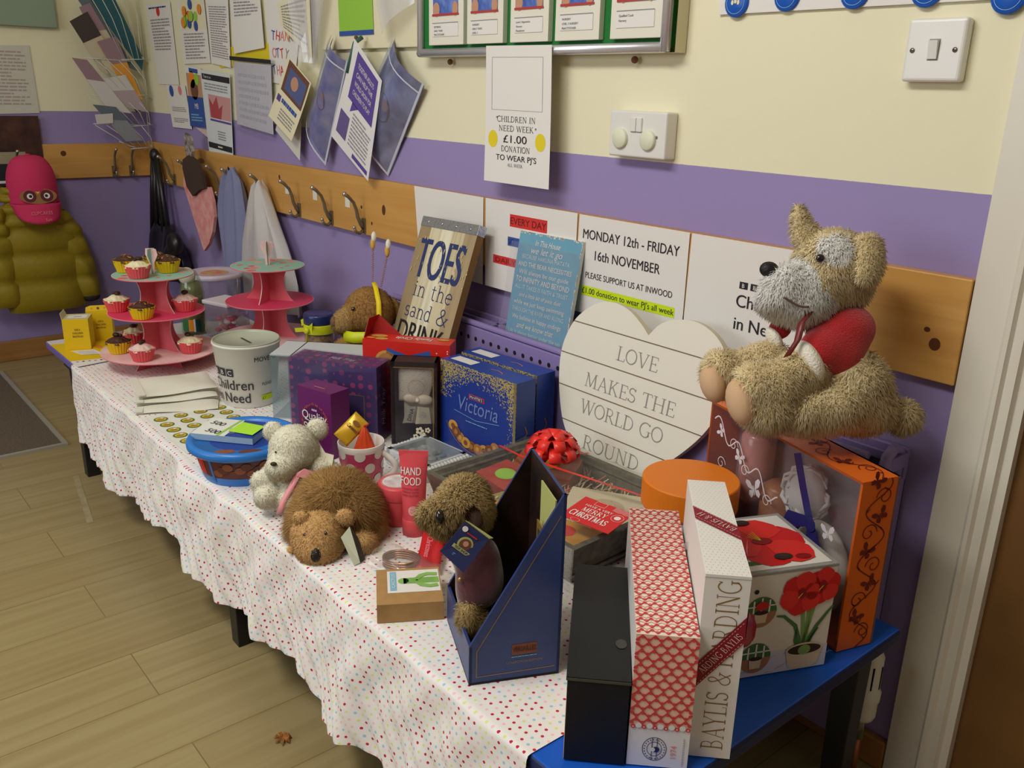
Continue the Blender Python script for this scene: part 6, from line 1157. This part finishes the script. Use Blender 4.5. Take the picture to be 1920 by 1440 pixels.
# white paper bags
BAG = mat('white_bag_paper',(226,222,206),.75,bump=(40,.25)); labs = ['creased white paper bag, bottom of the small pile by the sticker sheet','white paper bag in the middle of the pile beside the cake stand','white paper bag lying on top of the pile beside the cake stand']
for k, (x, y, rz, z) in enumerate(((-1.60,-.63,66,.0),(-1.645,-.622,74,.013),(-1.665,-.618,80,.026))):
    b = MB(); b.grid(lambda u,v:((u-.5)*.19,(v-.5)*.15,.0025+.0095*(math.sin(PI*u)*math.sin(PI*v))**.35+.0018*math.sin(7*u+5*v+k)),20,16,BAG); b.grid(lambda u,v:((u-.5)*.19,(v-.5)*.15,.0008),4,4,BAG); b.box(-.095,-.078,-.075,.075,.006,.0095,BAG)
    tag(b.build('paper_bag',None,(x,y,T+z),rz), labs[k], 'paper bag', 'white paper bags in a pile')
# sticker sheet
b = MB(); b.rect(0,0,.27,.20,mat('sheet_white',(230,230,222),.6),1); SG = mat('sticker_green',(96,120,40),.5); SY = mat('sticker_yellow',(214,186,60),.5); SW = mat('sticker_gold',(176,140,50),.5)
for i in range(6):
    for j in range(4): x, y = .03+.042*i, .028+.048*j; b.disc(x,y,.0165,SG,2,18); b.disc(x,y,.0125,SY,3,16); b.disc(x+.002,y-.001,.007,SW,4,8,.009); b.disc(x-.004,y+.004,.004,PAPER,5,8)
tag(b.build('sticker_sheet',None,(-1.535,-.737,T+.0004),0),'white sheet of round green-edged yellow stickers half under the blue tub','stickers')
# blue biscuit tub
t = thing('biscuit_tub','round bright blue snack tub with a rimmed lid at the table edge','tub',(-1.11,-.672,T)); BLT_ = mat('tub_blue',(42,122,206),.35,spec=.5); BLD = mat('tub_label_blue',(30,64,150),.4); b = MB()
b.lathe([(0,0),(.081,0),(.083,.003),(.099,.066),(.1,.068)],BLT_,64)
def tw(a0): return lambda x, y, e: ((.0828+.0162*(y-.003)/.063+.0005+e)*math.cos(a0+x/.092),(.0828+.0162*(y-.003)/.063+.0005+e)*math.sin(a0+x/.092),y)
b.warp = tw(R(-50)); b.rect(-.12,.018,.12,.062,mat('tub_brown_panel',(92,44,44),.4),1,24,1); b.rect(-.075,.02,-.045,.06,PET,2,6,1); b.rect(-.03,.004,-.024,.064,BLT_,2,2,1)
for i in range(11): x = -.012+.0115*i; b.disc(x,.03+.008*(i%3),.0105,(mat('cookie_brown',(140,80,52),.6),mat('cookie_dark',(104,56,38),.6))[i%2],3+i%3,16,.0085)
b.text('BITES',-.075,.006,.009,LBLUE,w=.03,bold=.02); b.warp = None; b.build('tub_body', t)
b = MB(); b.lathe([(.100,.064),(.108,.062),(.112,.066),(.1125,.074),(.109,.080),(.103,.0805),(.097,.076),(.0955,.0725),(0,.0715)],BLT_,64); b.at(Matrix.Rotation(R(62),4,'Z') @ Matrix.Translation((0,0,.0718))); b.disc(0,0,.093,BLD,1,48); b.disc(.0,.062,.017,INK,2,24,.012); b.disc(0,.062,.015,PAPER,3,24,.0105); b.disc(0,.062,.013,INK,4,24,.009); b.text('S',0,.0575,.009,PAPER,e=5)
b.text('Raffle',.03,.022,.022,PAPER,w=.09,bold=.02,shear=.15); b.text('tickets',.035,-.004,.016,PAPER,w=.07,shear=.15); b.disc(-.03,-.07,.02,mat('cookie_brown',(0,0,0)),2,14,.01); b.disc(.02,-.075,.024,mat('cookie_dark',(0,0,0)),2,14,.01); b.build('lid', t)
t = thing('raffle_book','thick book of numbered raffle tickets on the blue tub lid','raffle tickets',(-1.142,-.682,T+.0735),40); b = MB(); RTB = mat('ticket_white',(226,228,220),.6); W,D,H = .135,.092,.013
b.box(-W/2,W/2,-D/2,D/2,0,H,mat('ticket_edge',(150,176,196),.6),top=RTB); b.at(Matrix.Rotation(0,4,'Z') @ top(W,D,H)); b.strip([(W*.43,0),(W*.5,D)],.006,GRNP,1); b.text('500',W*.2,D*.60,.017,INK,rot=-18,bold=0); b.text('500',W*.28,D*.13,.017,INK,rot=-18); b.rect(W*.55,0,W,D,BLD,1); b.text('1000',W*.52,D*.3,.012,GREY,rot=-70); b.build('tickets', t)
b = MB(); b.add([(.002,-.02,H+.001),(.062,-.034,H+.003),(.066,.016,H+.004),(.008,.034,H+.0015)],[(0,1,2,3)],mat('lime_note',(176,232,60),.6)); b.build('sticky_note', t)
# yellow donation boxes and their card
YB_ = mat('yellow_carton',(226,190,16),.55); t = thing('collection_card','yellow backing card under the two yellow boxes at the table end','card',(-2.33,-.752,T-.0005)); b = MB()
b.prism([(0,0),(.21,.002),(.235,.10),(.07,.17),(.03,.15)],0,.0012,YB_); b.at(Matrix.Translation((0,0,.0013))); b.add([(.105,.03,.0002),(.165,.045,.0002),(.19,.1,.0002),(.125,.09,.0002)],[(0,1,2,3)],PAPER); b.disc(.15,.125,.022,mat('green_oval',(120,160,110),.6),1,18,.014); b.disc(.1,.11,.02,ORNG,1,14,.01)
for k in range(5): b.strip([(.12+.012*k,.04+.002*k),(.14+.011*k,.085+.001*k)],.0014,GREY,2)
b.add([(.215,.002,.0004),(.285,.002,.0004),(.27,.105,.0004),(.238,.10,.0004)],[(0,1,2,3)],PAPER)
for k in range(6): b.disc(.232+.004*k,.015+.015*k,.004,(PINKP,BRN,GREY)[k%3],3,8)
b.strip([(.285,.002),(.27,.105)],.002,NAVY,3); b.build('card', t)
def ybox(label, loc, rz, tab):
    t = thing('donation_box', label, 'donation box', loc, rz); W,D,H = .071,.07,.092; b = MB(); b.box(-W/2,W/2,-D/2,D/2,0,H,YB_,left=mat('cream_side',(206,196,150),.6),top=YB_ if tab else mat('cream_side',(0,0,0))); b.at(front(W,D)); 
    for k, s_ in enumerate(('GIVE A','CHILDREN','BRIGHTER DAY')): b.text(s_,W*.55,H*(.62-.11*k),.006,BRN,w=W*(.22,.4,.4)[k],bold=.01)
    if not tab: b.at(top(W,D,H)); b.rect(W*.14,D*.2,W*.9,D*.75,PAPER,1); b.rect(W*.4,D*.4,W*.7,D*.48,GREY,2)
    b.build('carton_body', t, bevel=.001); b = MB()
    if tab: b.at(frame((-W/2,-D/2+.004,H),(1,0,0),(0,.25,1))); b.prism([(0,0),(W,0),(W*.98,.012),(W*.8,.017),(W*.2,.017),(W*.02,.012)],0,.001,YB_); b.disc(W*.5,.008,.004,BRN,4,10); b.disc(W*.25,.008,.0028,ORNG,4,8); b.disc(W*.75,.008,.0028,ORNG,4,8); b.build('tab', t)
    else: b.at(frame((-W/2,-D/2,H),(0,1,0),(-.25,0,1))); b.prism([(0,0),(D,0),(D*.9,.018),(D*.1,.018)],0,.001,mat('cream_side',(0,0,0))); b.build('flap', t)
ybox('yellow card donation box with open white top at the table corner',(-2.262,-.684,T+.001),65,False); ybox('yellow card donation box with a rounded tab, behind its twin',(-2.330,-.602,T+.001),70,True)
# sweet jar with ribbon
t = thing('sweet_jar','jar of brown sweets with navy lid and lime ribbon by the teddy','jar',(-1.655,-.205,T)); b = MB()
b.lathe([(0,.004),(.038,.004),(.038,.11),(0,.115)],mat('jar_sweets',(96,64,44),.5,var=(90,.6),col2=(170,120,50),bump=(110,.8)),28); b.build('sweets', t); b = MB(); b.lathe([(0,0),(.040,0),(.0415,.004),(.0415,.115),(.036,.13),(.036,.135)],film('jar_glass',(240,246,244),.5,.05,.04),36); b.build('glass', t)
b = MB(); b.lathe([(.0415,.135),(.0425,.137),(.0425,.158),(.040,.163),(.034,.161),(0,.160)],mat('navy_lid',(32,44,96),.28,spec=.6),40); b.build('lid', t)
LIM = mat('lime_satin',(206,214,30),.45); b = MB(); b.lathe([(.0425,.108),(.0432,.11),(.0432,.132),(.0425,.134)],LIM,36)
for (p0, p1, p2, wd) in (((0,0,0),(-.025,.012,.022),(-.045,.005,.012),.018),((0,0,0),(-.03,0,-.004),(-.065,-.005,-.012),.012),((0,0,0),(.004,-.006,-.03),(-.004,-.008,-.062),.014),((0,0,0),(.015,.01,.016),(.03,0,.004),.015)):
    P = [Vector(p0),Vector(p1),Vector(p2)]; vs_ = []
    for i, p in enumerate(P): vs_ += [tuple(p+Vector((0,-.001,wd/2))),tuple(p-Vector((0,-.001,wd/2)))]
    b.at(Matrix.Translation((.012,-.043,.12))); b.add(vs_,[(0,2,3,1),(2,4,5,3)],LIM)
b.ell((0,-.002,0),(.01,.006,.009),LIM,10,8); b.at(); b.build('ribbon', t, solid=.001); b = MB(); b.warp = lambda x, y, e: ((.0419+e)*math.cos(R(-50)+x/.042),(.0419+e)*math.sin(R(-50)+x/.042),y); b.rect(-.03,.03,.02,.08,mat('jar_label',(40,44,70),.5),1,8,1); b.text('VICTORY',-.005,.052,.008,PAPER,w=.035); b.build('label', t)
# bottle and clear tubs between the stands
t = thing('gift_bottle','clear domed bottle of olive green drink behind the cupcakes','bottle',(-2.235,-.345,T)); b = MB(); b.lathe([(0,.003),(.032,.003),(.034,.06),(.034,.13),(.026,.165),(0,.17)],mat('olive_liquid',(112,116,58),.25,spec=.6),28); b.build('drink', t)
b = MB(); b.lathe([(0,0),(.037,0),(.039,.006),(.038,.13),(.030,.172),(.02,.195),(.018,.2)],film('bottle_glass',(238,246,236),.8,.04,.03),36); b.build('glass', t)
b = MB(); b.ell((.004,-.012,.185),(.026,.026,.028),mat('milky_cap',(196,200,180),.25,spec=.7),20,14); b.build('cap', t); b = MB(); b.warp = lambda x, y, e: ((.0388+e)*math.cos(R(-40)+x/.039),(.0388+e)*math.sin(R(-40)+x/.039),y); b.rect(-.028,.012,-.004,.05,mat('bottle_green_label',(44,110,60),.5),1,6,1); b.rect(-.004,.012,.012,.05,ORNG,1,4,1); b.rect(.012,.01,.017,.052,PAPER,1,2,1); b.rect(.017,.01,.034,.05,mat('bottle_teal_label',(20,70,66),.5),1,4,1); b.build('label', t)
t = thing('plastic_tub','clear rectangular tub of pink paper cases with a white lid edge','tub',(-2.135,-.275,T),18); b = MB()
for i in range(26): b.ell((random.uniform(-.035,.035),random.uniform(-.03,.03),.012+.05*random.random()),(.012,.010,.007),random.choice((PET,PINKP,PAPER,HOTP)),8,6)
b.build('paper_cases', t); b = MB(); b.box(-.055,.055,-.045,.045,0,.105,film('tub_plastic',(244,242,246),.8,.08,.14,(214,200,214))); b.build('tub_body', t, bevel=.006); b = MB(); b.box(-.058,.058,-.048,.048,.105,.118,mat('lid_lilac_white',(222,216,224),.3)); b.build('lid', t, bevel=.004)
t = thing('plastic_tub','round clear tub with a pink patterned lid next to the wall','tub',(-2.40,-.20,T)); b = MB(); b.lathe([(0,0),(.075,0),(.085,.14)],film('tub_plastic',(0,0,0)),40); b.build('tub_body', t); b = MB(); b.lathe([(.088,.138),(.092,.14),(.092,.152),(.086,.156),(.078,.152),(0,.150)],mat('lid_rim_lilac',(206,190,206),.3),44); b.at(Matrix.Translation((0,0,.1508))); b.disc(0,0,.074,mat('lid_print_pink',(216,110,110),.5,var=(34,.5),col2=(196,176,110)),1,36); b.build('lid', t)
# ================================================================ soft toys
TAN = furmat('tan_fur',(230,204,150),(255,242,204)); WHF = furmat('white_fur',(252,248,238),(255,254,250)); PAD = mat('sole_suede',(206,170,132),.85); NOSE = mat('plush_nose',(16,14,16),.5,bump=(300,.4)); EYE = mat('glossy_eye',(20,14,12),.08,spec=.8)
class Toy:
    """sizes are given on a grid of u metres: across, up and towards the viewer from the toy's middle"""
    def __init__(s, t, org, u): s.t = t; s.o = Vector(org); s.u = u; s.base = Vector(t.location)
    def P(s, x, y, z=0): return s.o + CAMR @ Vector((x*s.u, y*s.u, z*s.u))
    def E(s, x, y, z, rx, ry, rz, a=0): return ellp(s.P(x,y,z), (rx*s.u, ry*s.u, rz*s.u), a)
    def fur(s, name, prims, mats, region=None, **k):
        return furry(name, s.t, [s.E(*p) for p in prims], region or (lambda P: np.zeros(len(P), int)), mats, org=s.base, **k)
    def ball(s, name, x, y, z, rx, ry, rz, m, a=0, n=18):
        b = MB(); b.ell(tuple(s.P(x,y,z)-s.base), (rx*s.u, ry*s.u, rz*s.u), m, n, 12, CAMR @ Matrix.Rotation(R(a),3,'Z')); return b.build(name, s.t)
    def near(s, x, y, z, r):
        c = np.array(s.P(x,y,z)); return lambda P: np.linalg.norm(P-c, axis=1) < r*s.u
    def skin(s, name, prims, m, h=.004, k=.01, zmin=None):
        V, F = blob([s.E(*p) for p in prims], h, k, zmin); b = MB(); b.add([tuple(Vector(v)-s.base) for v in V], F, m, True); return b.build(name, s.t)
    def strap(s, name, pts, wd, m, wdir=(0,0,1), solid=.0012):
        b = MB(); wv = CAMR @ Vector(wdir); vs_ = []
        for p in pts: q = s.P(*p)-s.base; vs_ += [tuple(q-wv*wd*s.u/2), tuple(q+wv*wd*s.u/2)]
        b.add(vs_, [(2*i,2*i+1,2*i+3,2*i+2) for i in range(len(pts)-1)], m, True); return b.build(name, s.t, solid=solid)
# big dog on the orange gift set
t = thing('plush_dog','big shaggy tan and white plush dog in a red jumper','soft toy',(-.13,-.19,T+.27)); d = Toy(t,(-.115,-.181,.779),.781e-3); ZM = T+.2705
muz = d.near(-105,105,12,78); bl1 = d.near(-15,182,60,34); chin = d.near(-60,75,10,62)
hb_ = [(0,150,0,68,66,62),(18,128,-6,52,58,52),(-40,108,10,56,46,50),(-88,112,16,44,36,40,-12),(-105,88,16,36,26,36),(-60,78,10,52,32,44)]
d.fur('head', hb_, [TAN,WHF], lambda P: (muz(P)|bl1(P)|chin(P)).astype(int), n=30000, length=.012, width=.0008, comb=(.2,-.1,-.8), spread=.45, h=.005)
d.fur('ear', [(-50,218,-6,17,28,10,16),(-40,200,-4,24,20,12,14),(-60,246,-6,8,24,7,8)], [TAN], n=3500, length=.011, width=.0006, comb=(0,0,.2))
d.fur('ear', [(46,178,52,26,26,12,-14),(44,148,64,24,30,11,2),(34,126,68,15,18,9)], [TAN], n=4200, length=.009, width=.0006)
JP = [(14,28,2,64,52,56,16),(0,-12,4,60,48,56,18),(-22,2,26,44,38,38,24),(-38,-10,36,34,36,32,24)]
d.fur('body', [(8,0,0,56,74,50,12),(40,-70,-6,66,58,58),(-20,-112,26,78,42,40,4),(60,-110,-10,58,46,50),(-70,-118,34,40,34,34)], [TAN], n=24000, length=.013, width=.0008, comb=(-.2,0,-.8), zmin=ZM, h=.005, skip=lambda P: sdf(P,[d.E(*p) for p in JP],.012) < .001)
pad0 = d.near(-222,-68,-8,30); pad1 = d.near(-212,-62,8,38); pad2 = d.near(-196,-112,50,44)
d.fur('paw', [(-120,-28,-20,44,34,30,20),(-165,-48,-20,48,38,32,20),(-205,-48,-18,32,40,32)], [TAN], n=9000, length=.012, width=.0007, zmin=ZM-.05, skip=pad0)
d.fur('paw', [(-70,-48,30,46,38,34,24),(-118,-78,38,52,46,38,24),(-158,-82,40,40,48,38),(-130,-120,40,44,32,34)], [TAN], n=13000, length=.013, width=.0007, zmin=ZM-.03, skip=lambda P: (P-np.array(d.P(-182,-92,52)))@np.array(CAMR.col[0]) < -.006*1)
d.ball('sole', -184,-102,48,26,44,36,PAD,14); d.ball('sole', -222,-68,-8,24,38,32,PAD,14)
d.fur('tail', [(146,-130,-30,27,27,25),(112,-118,-24,16,14,14)], [TAN], n=3500, length=.013, width=.0007)
d.ball('nose', -126,142,26,18,15,13,NOSE,-10); d.ball('eye', -44,158,62,8,8,6,EYE); 
b = MB(); b.tube([tuple(d.P(-112+4*k,84+3*math.cos(k*.45)-1.4*k,66+.4*k)-d.base) for k in range(12)],.0016,mat('stitch_brown',(96,70,56),.8),5); b.build('mouth_stitch', t)
KR = mat('red_knit',(178,20,26),.9,bump=(420,.9),sheen=.3); KW = mat('white_rib_knit',(232,226,210),.9,bump=(300,.9))
d.skin('jumper', [(14,28,2,64,52,56,16),(0,-12,4,60,48,56,18),(-22,2,26,44,38,38,24),(-38,-10,36,34,36,32,24),(-92,36,-20,22,20,20,30)], KR, zmin=None)
d.skin('cuff', [(-56,-30,40,20,44,38,24)], KW, k=.006); d.skin('cuff', [(-104,16,-18,12,26,24,28)], KW, k=.006)
d.strap('ribbon', [(-60,60,56),(-78,42,64),(-86,10,66),(-104,-20,60)], 15, mat('brown_red_ribbon',(112,40,38),.35), (.8,.3,.4))
# lion
t = thing('plush_lion','shaggy brown-maned plush lion lying flat with a swing tag','soft toy',(-.747,-.669,T)); d = Toy(t,(-.747,-.669,.416),.944e-3)
MANE = furmat('lion_mane',(148,110,60),(210,168,110)); LF = furmat('lion_face_fur',(214,168,108),(242,204,146)); FZ = T+.002
d.fur('mane', [(4,2,-34,64,54,56),(-38,-35,-16,36,46,44),(50,-24,-18,30,48,46)], [MANE], n=42000, length=.027, width=.0004, comb=(-.25,.25,-.45), spread=.3, zmin=FZ, h=.006)
d.fur('head', [(-14,-46,44,50,44,40),(-14,-66,58,38,32,34),(-12,-76,66,28,22,24)], [LF], n=9000, length=.005, width=.0006, zmin=FZ, h=.004)
d.fur('ear', [(-42,-12,62,15,13,9)], [LF], n=900, length=.005, width=.0006); d.fur('ear', [(37,-10,60,17,15,9,-15)], [LF], n=900, length=.005, width=.0006)
d.fur('paw', [(-62,-84,40,18,15,22)], [LF], n=1300, length=.006, width=.0006, zmin=FZ); d.fur('paw', [(62,-62,30,28,24,26)], [LF], n=1800, length=.006, width=.0006, zmin=FZ)
d.ball('nose', -10,-73,91,10,13,7,NOSE); d.ball('eye', -32,-38,82,3,3,2,EYE); d.ball('eye', 6,-36,82,3,3,2,EYE)
b = MB(); TCW = mat('tag_pale_green',(206,212,186),.5)
q = [d.P(32,-44,78)-d.base, d.P(46,-26,70)-d.base, d.P(66,-100,72)-d.base, d.P(56,-108,80)-d.base]; r_ = [d.P(46,-26,70)-d.base, d.P(58,-46,60)-d.base, d.P(72,-104,58)-d.base, d.P(66,-104,72)-d.base]
for p in q+r_:
    p.z = max(p.z, .001)
b.add([tuple(p) for p in q],[(0,1,2,3)],TCW); b.add([tuple(p) for p in r_],[(0,1,2,3)],mat('tag_charcoal',(58,54,46),.5)); b.build('swing_tag', t, solid=.0012)
# white teddy
t = thing('teddy_bear','small cream-white teddy with a pink satin bow','soft toy',(-.89,-.664,T)); d = Toy(t,(-.89,-.664,.447),1.0024e-3); CRF = furmat('cream_plush',(246,240,212),(255,252,238)); FZ = T+.001
d.fur('head', [(-2,32,8,44,42,40),(-18,-4,36,28,23,26),(-6,12,20,38,26,30)], [CRF], n=9000, length=.0045, width=.0006, h=.004, k=.008)
d.fur('ear', [(-42,62,2,19,19,10)], [CRF], n=1200, length=.004, width=.0006); d.fur('ear', [(40,66,2,20,20,10)], [CRF], n=1200, length=.004, width=.0006)
d.fur('body', [(4,-42,0,42,46,36),(-40,-20,8,22,30,20,-38),(-62,-32,14,18,20,17),(48,-8,0,34,22,20,-18),(70,-18,4,18,18,16),(-45,-58,22,26,22,26),(0,-66,26,26,20,24)], [CRF], n=12000, length=.005, width=.0006, zmin=FZ, h=.004, k=.008)
d.ball('nose', -25,6,64,6,4,4,mat('dark_stitch_nose',(58,50,40),.7)); d.ball('eye', -26,26,46,2,2,2,EYE); d.ball('eye', 4,22,46,2,2,2,EYE)
PS = mat('pink_satin',(236,156,160),.35); d.strap('bow', [(14,-14,40),(2,-40,48),(-10,-62,50),(-18,-86,48)], 15, PS, (.9,.2,.1)); 
b = MB(); 
for pts in ([(8,-14,40),(26,-4,44),(46,-12,40),(40,-26,40),(12,-18,44)],[(8,-14,40),(16,-50,44),(20,-84,40),(14,-86,40),(2,-30,46)]): b.add([tuple(d.P(*p)-d.base) for p in pts],[tuple(range(5))],PS)
b.build('bow', t, solid=.001)
b = MB(); q = [d.P(*p)-d.base for p in ((32,72,6),(44,40,2),(56,22,6),(74,18,14),(70,-10,16),(52,-10,6),(38,18,2))]; b.add([tuple(p) for p in q],[(0,1,6),(1,2,5,6),(2,3,4,5)],mat('care_label',(226,222,196),.6)); b.build('label', t, solid=.0008)
# brown teddy behind the boxes
t = thing('teddy_bear','honey-brown teddy wearing a yellow headband with springy boppers','soft toy',(-1.39,-.20,T)); d = Toy(t,(-1.39,-.205,.572),1.37e-3); BRF = furmat('honey_plush',(158,116,62),(204,160,100)); MZF = furmat('muzzle_plush',(176,140,86),(206,172,116))
mz = d.near(-46,-16,14,30); d.fur('head', [(4,4,0,46,46,42),(-30,-12,10,26,26,26),(-44,-18,12,20,20,20)], [BRF,MZF], lambda P: mz(P).astype(int), n=8000, length=.006, width=.0008, h=.005)
d.fur('ear', [(40,6,-10,22,26,12)], [BRF], n=1200, length=.006, width=.0008)
d.fur('body', [(-4,-84,0,44,48,36),(-44,-70,10,20,30,18,-30),(-20,-128,24,30,20,26)], [BRF], n=6000, length=.006, width=.0008, zmin=T+.001, h=.006)
d.ball('nose', -58,-16,22,7,11,8,mat('brown_nose',(112,82,54),.7)); d.ball('eye', -20,6,38,4,4,3,EYE)
YBD = mat('yellow_headband',(232,206,20),.45); d.strap('headband', [(8,56,-34),(12,58,0),(20,44,28),(27,18,40),(28,-14,40),(24,-40,32)], 9, YBD, (1,0,.2), .002)
d.strap('neck_ribbon', [(-40,-42,22),(-20,-46,34),(10,-46,36),(34,-40,24)], 20, LIM, (0,1,.1), .002)
b = MB(); SPR = mat('copper_spring',(190,130,80),.35,.6)
for (x0, y0), (x1, y1) in (((9,58),(10,122)),((25,50),(36,108))):
    b.tube([tuple(d.P(x0+(x1-x0)*k/90+2.0*math.cos(k*1.1),y0+(y1-y0)*k/90,2.0*math.sin(k*1.1))-d.base) for k in range(91)],.0007,SPR,4)
b.build('spring', t)
for x, y in ((10,138),(37,124)):
    b = MB(); b.ell(tuple(d.P(x,y-6,0)-d.base),(5*d.u,12*d.u,5*d.u),mat('bopper_gold',(206,160,60),.5),12,8,CAMR); b.ell(tuple(d.P(x+2,y+6,2)-d.base),(5*d.u,10*d.u,5*d.u),mat('bopper_white',(230,226,206),.5),12,8,CAMR); b.build('bopper', t)
# furry plush in the display box
t = thing('plush_meerkat','furry plush animal in a maroon velvet jacket inside the navy display box','soft toy',(-.335,-.655,T+.004)); d = Toy(t,(-.354,-.672,.53),.751e-3); MKF = furmat('meerkat_fur',(166,138,88),(220,194,142)); DKF = furmat('meerkat_dark',(60,40,26),(96,70,46)); FZ = T+.006
rim = d.near(-34,40,60,17); ear_ = d.near(18,44,52,20)
d.fur('head', [(-8,52,4,44,40,40),(-48,40,14,28,24,24,10),(-68,36,14,16,15,15),(2,82,-4,36,24,28),(22,44,0,28,36,32),(-30,18,12,28,22,24)], [MKF,DKF], lambda P: ear_(P).astype(int), n=15000, length=.010, width=.0007, comb=(.35,.1,.0), spread=.4, h=.004)
d.ball('eye', -42,38,48,8,14,8,EYE); d.ball('ear', 22,34,40,14,20,8,mat('dark_ear',(62,42,32),.9),20)
VEL = mat('maroon_velvet',(78,16,28),.8,sheen=.8,bump=(200,.3)); 
d.skin('jacket', [(18,-40,-8,46,40,36),(34,-84,-4,40,56,34),(10,-100,4,26,50,26)], VEL, k=.014)
d.fur('leg', [(10,-150,12,22,34,22),(28,-170,4,22,24,20)], [MKF], n=1800, length=.009, width=.0006, zmin=FZ)
b = MB(); b.ell(tuple(d.P(-6,-78,34)-d.base),(.003,.003,.003),GOLD,10,8); b.build('button', t)
b = MB(); tq = [d.P(*p)-d.base for p in ((-40,-20,70),(5,33,72),(48,0,60),(2,-60,64))]; b.add([tuple(p) for p in tq],[(0,3,2,1)],NAVY); tq2 = [d.P(*p)-d.base for p in ((5,34,66),(12,30,60),(55,0,54),(48,0,59))]; b.add([tuple(p) for p in tq2],[(0,1,2,3)],OLC)
X = (tq[2]-tq[1]).normalized(); Yd = (tq[1]-tq[0]).normalized(); b.at(frame(tuple(tq[0]),X,Yd)); LX = (tq[2]-tq[1]).length; LY = (tq[1]-tq[0]).length
b.disc(LX*.5,LY*.52,.011,OLC,2,20); b.disc(LX*.5,LY*.52,.0085,BRN,3,18); b.disc(LX*.5,LY*.55,.004,SKIN,4,10); b.rect(LX*.18,LY*.30,LX*.82,LY*.40,OLC,5); b.text('TOY SHOP',LX*.5,LY*.32,.0035,NAVY,w=LX*.5,e=6); b.lines(LX*.3,LX*.7,LY*.84,LY*.78,1,REDP,3); b.disc(LX*.16,LY*.86,.004,PAPER,4,10); b.lines(LX*.36,LX*.64,LY*.2,LY*.12,2,LBLUE,3)
b.build('swing_tag', t, solid=.0012)
# ================================================================ pieces that belong to a part become its sub-parts
SUBOF = {'ear':'head','eye':'head','nose':'head','mouth_stitch':'head','cuff':'jumper','spring':'headband','bopper':'headband','staff_photo':'holder_frame','name_card':'holder_frame','sticky_note':'tickets',
 'owl_patch':'crown','brim_lettering':'brim','sole':'paw','topping':'icing','rocker':'switch_plate','screw':'switch_plate','button':'jacket','end_rim':'casing','bow':'ribbon','binding_strip':'clear_cover'}
bpy.context.view_layer.update(); I4 = Matrix.Identity(4)
for o in list(SC.objects):
    if o.parent is None or o.parent.parent is not None: continue
    st = o.name.split('.')[0]; want = SUBOF.get(st)
    if want is None or o.children: continue
    for p in o.parent.children:
        if p is not o and p.name.split('.')[0] == want and p.parent.parent is None and p.matrix_local == I4 and len(p.modifiers) < 2: o.parent = p; break
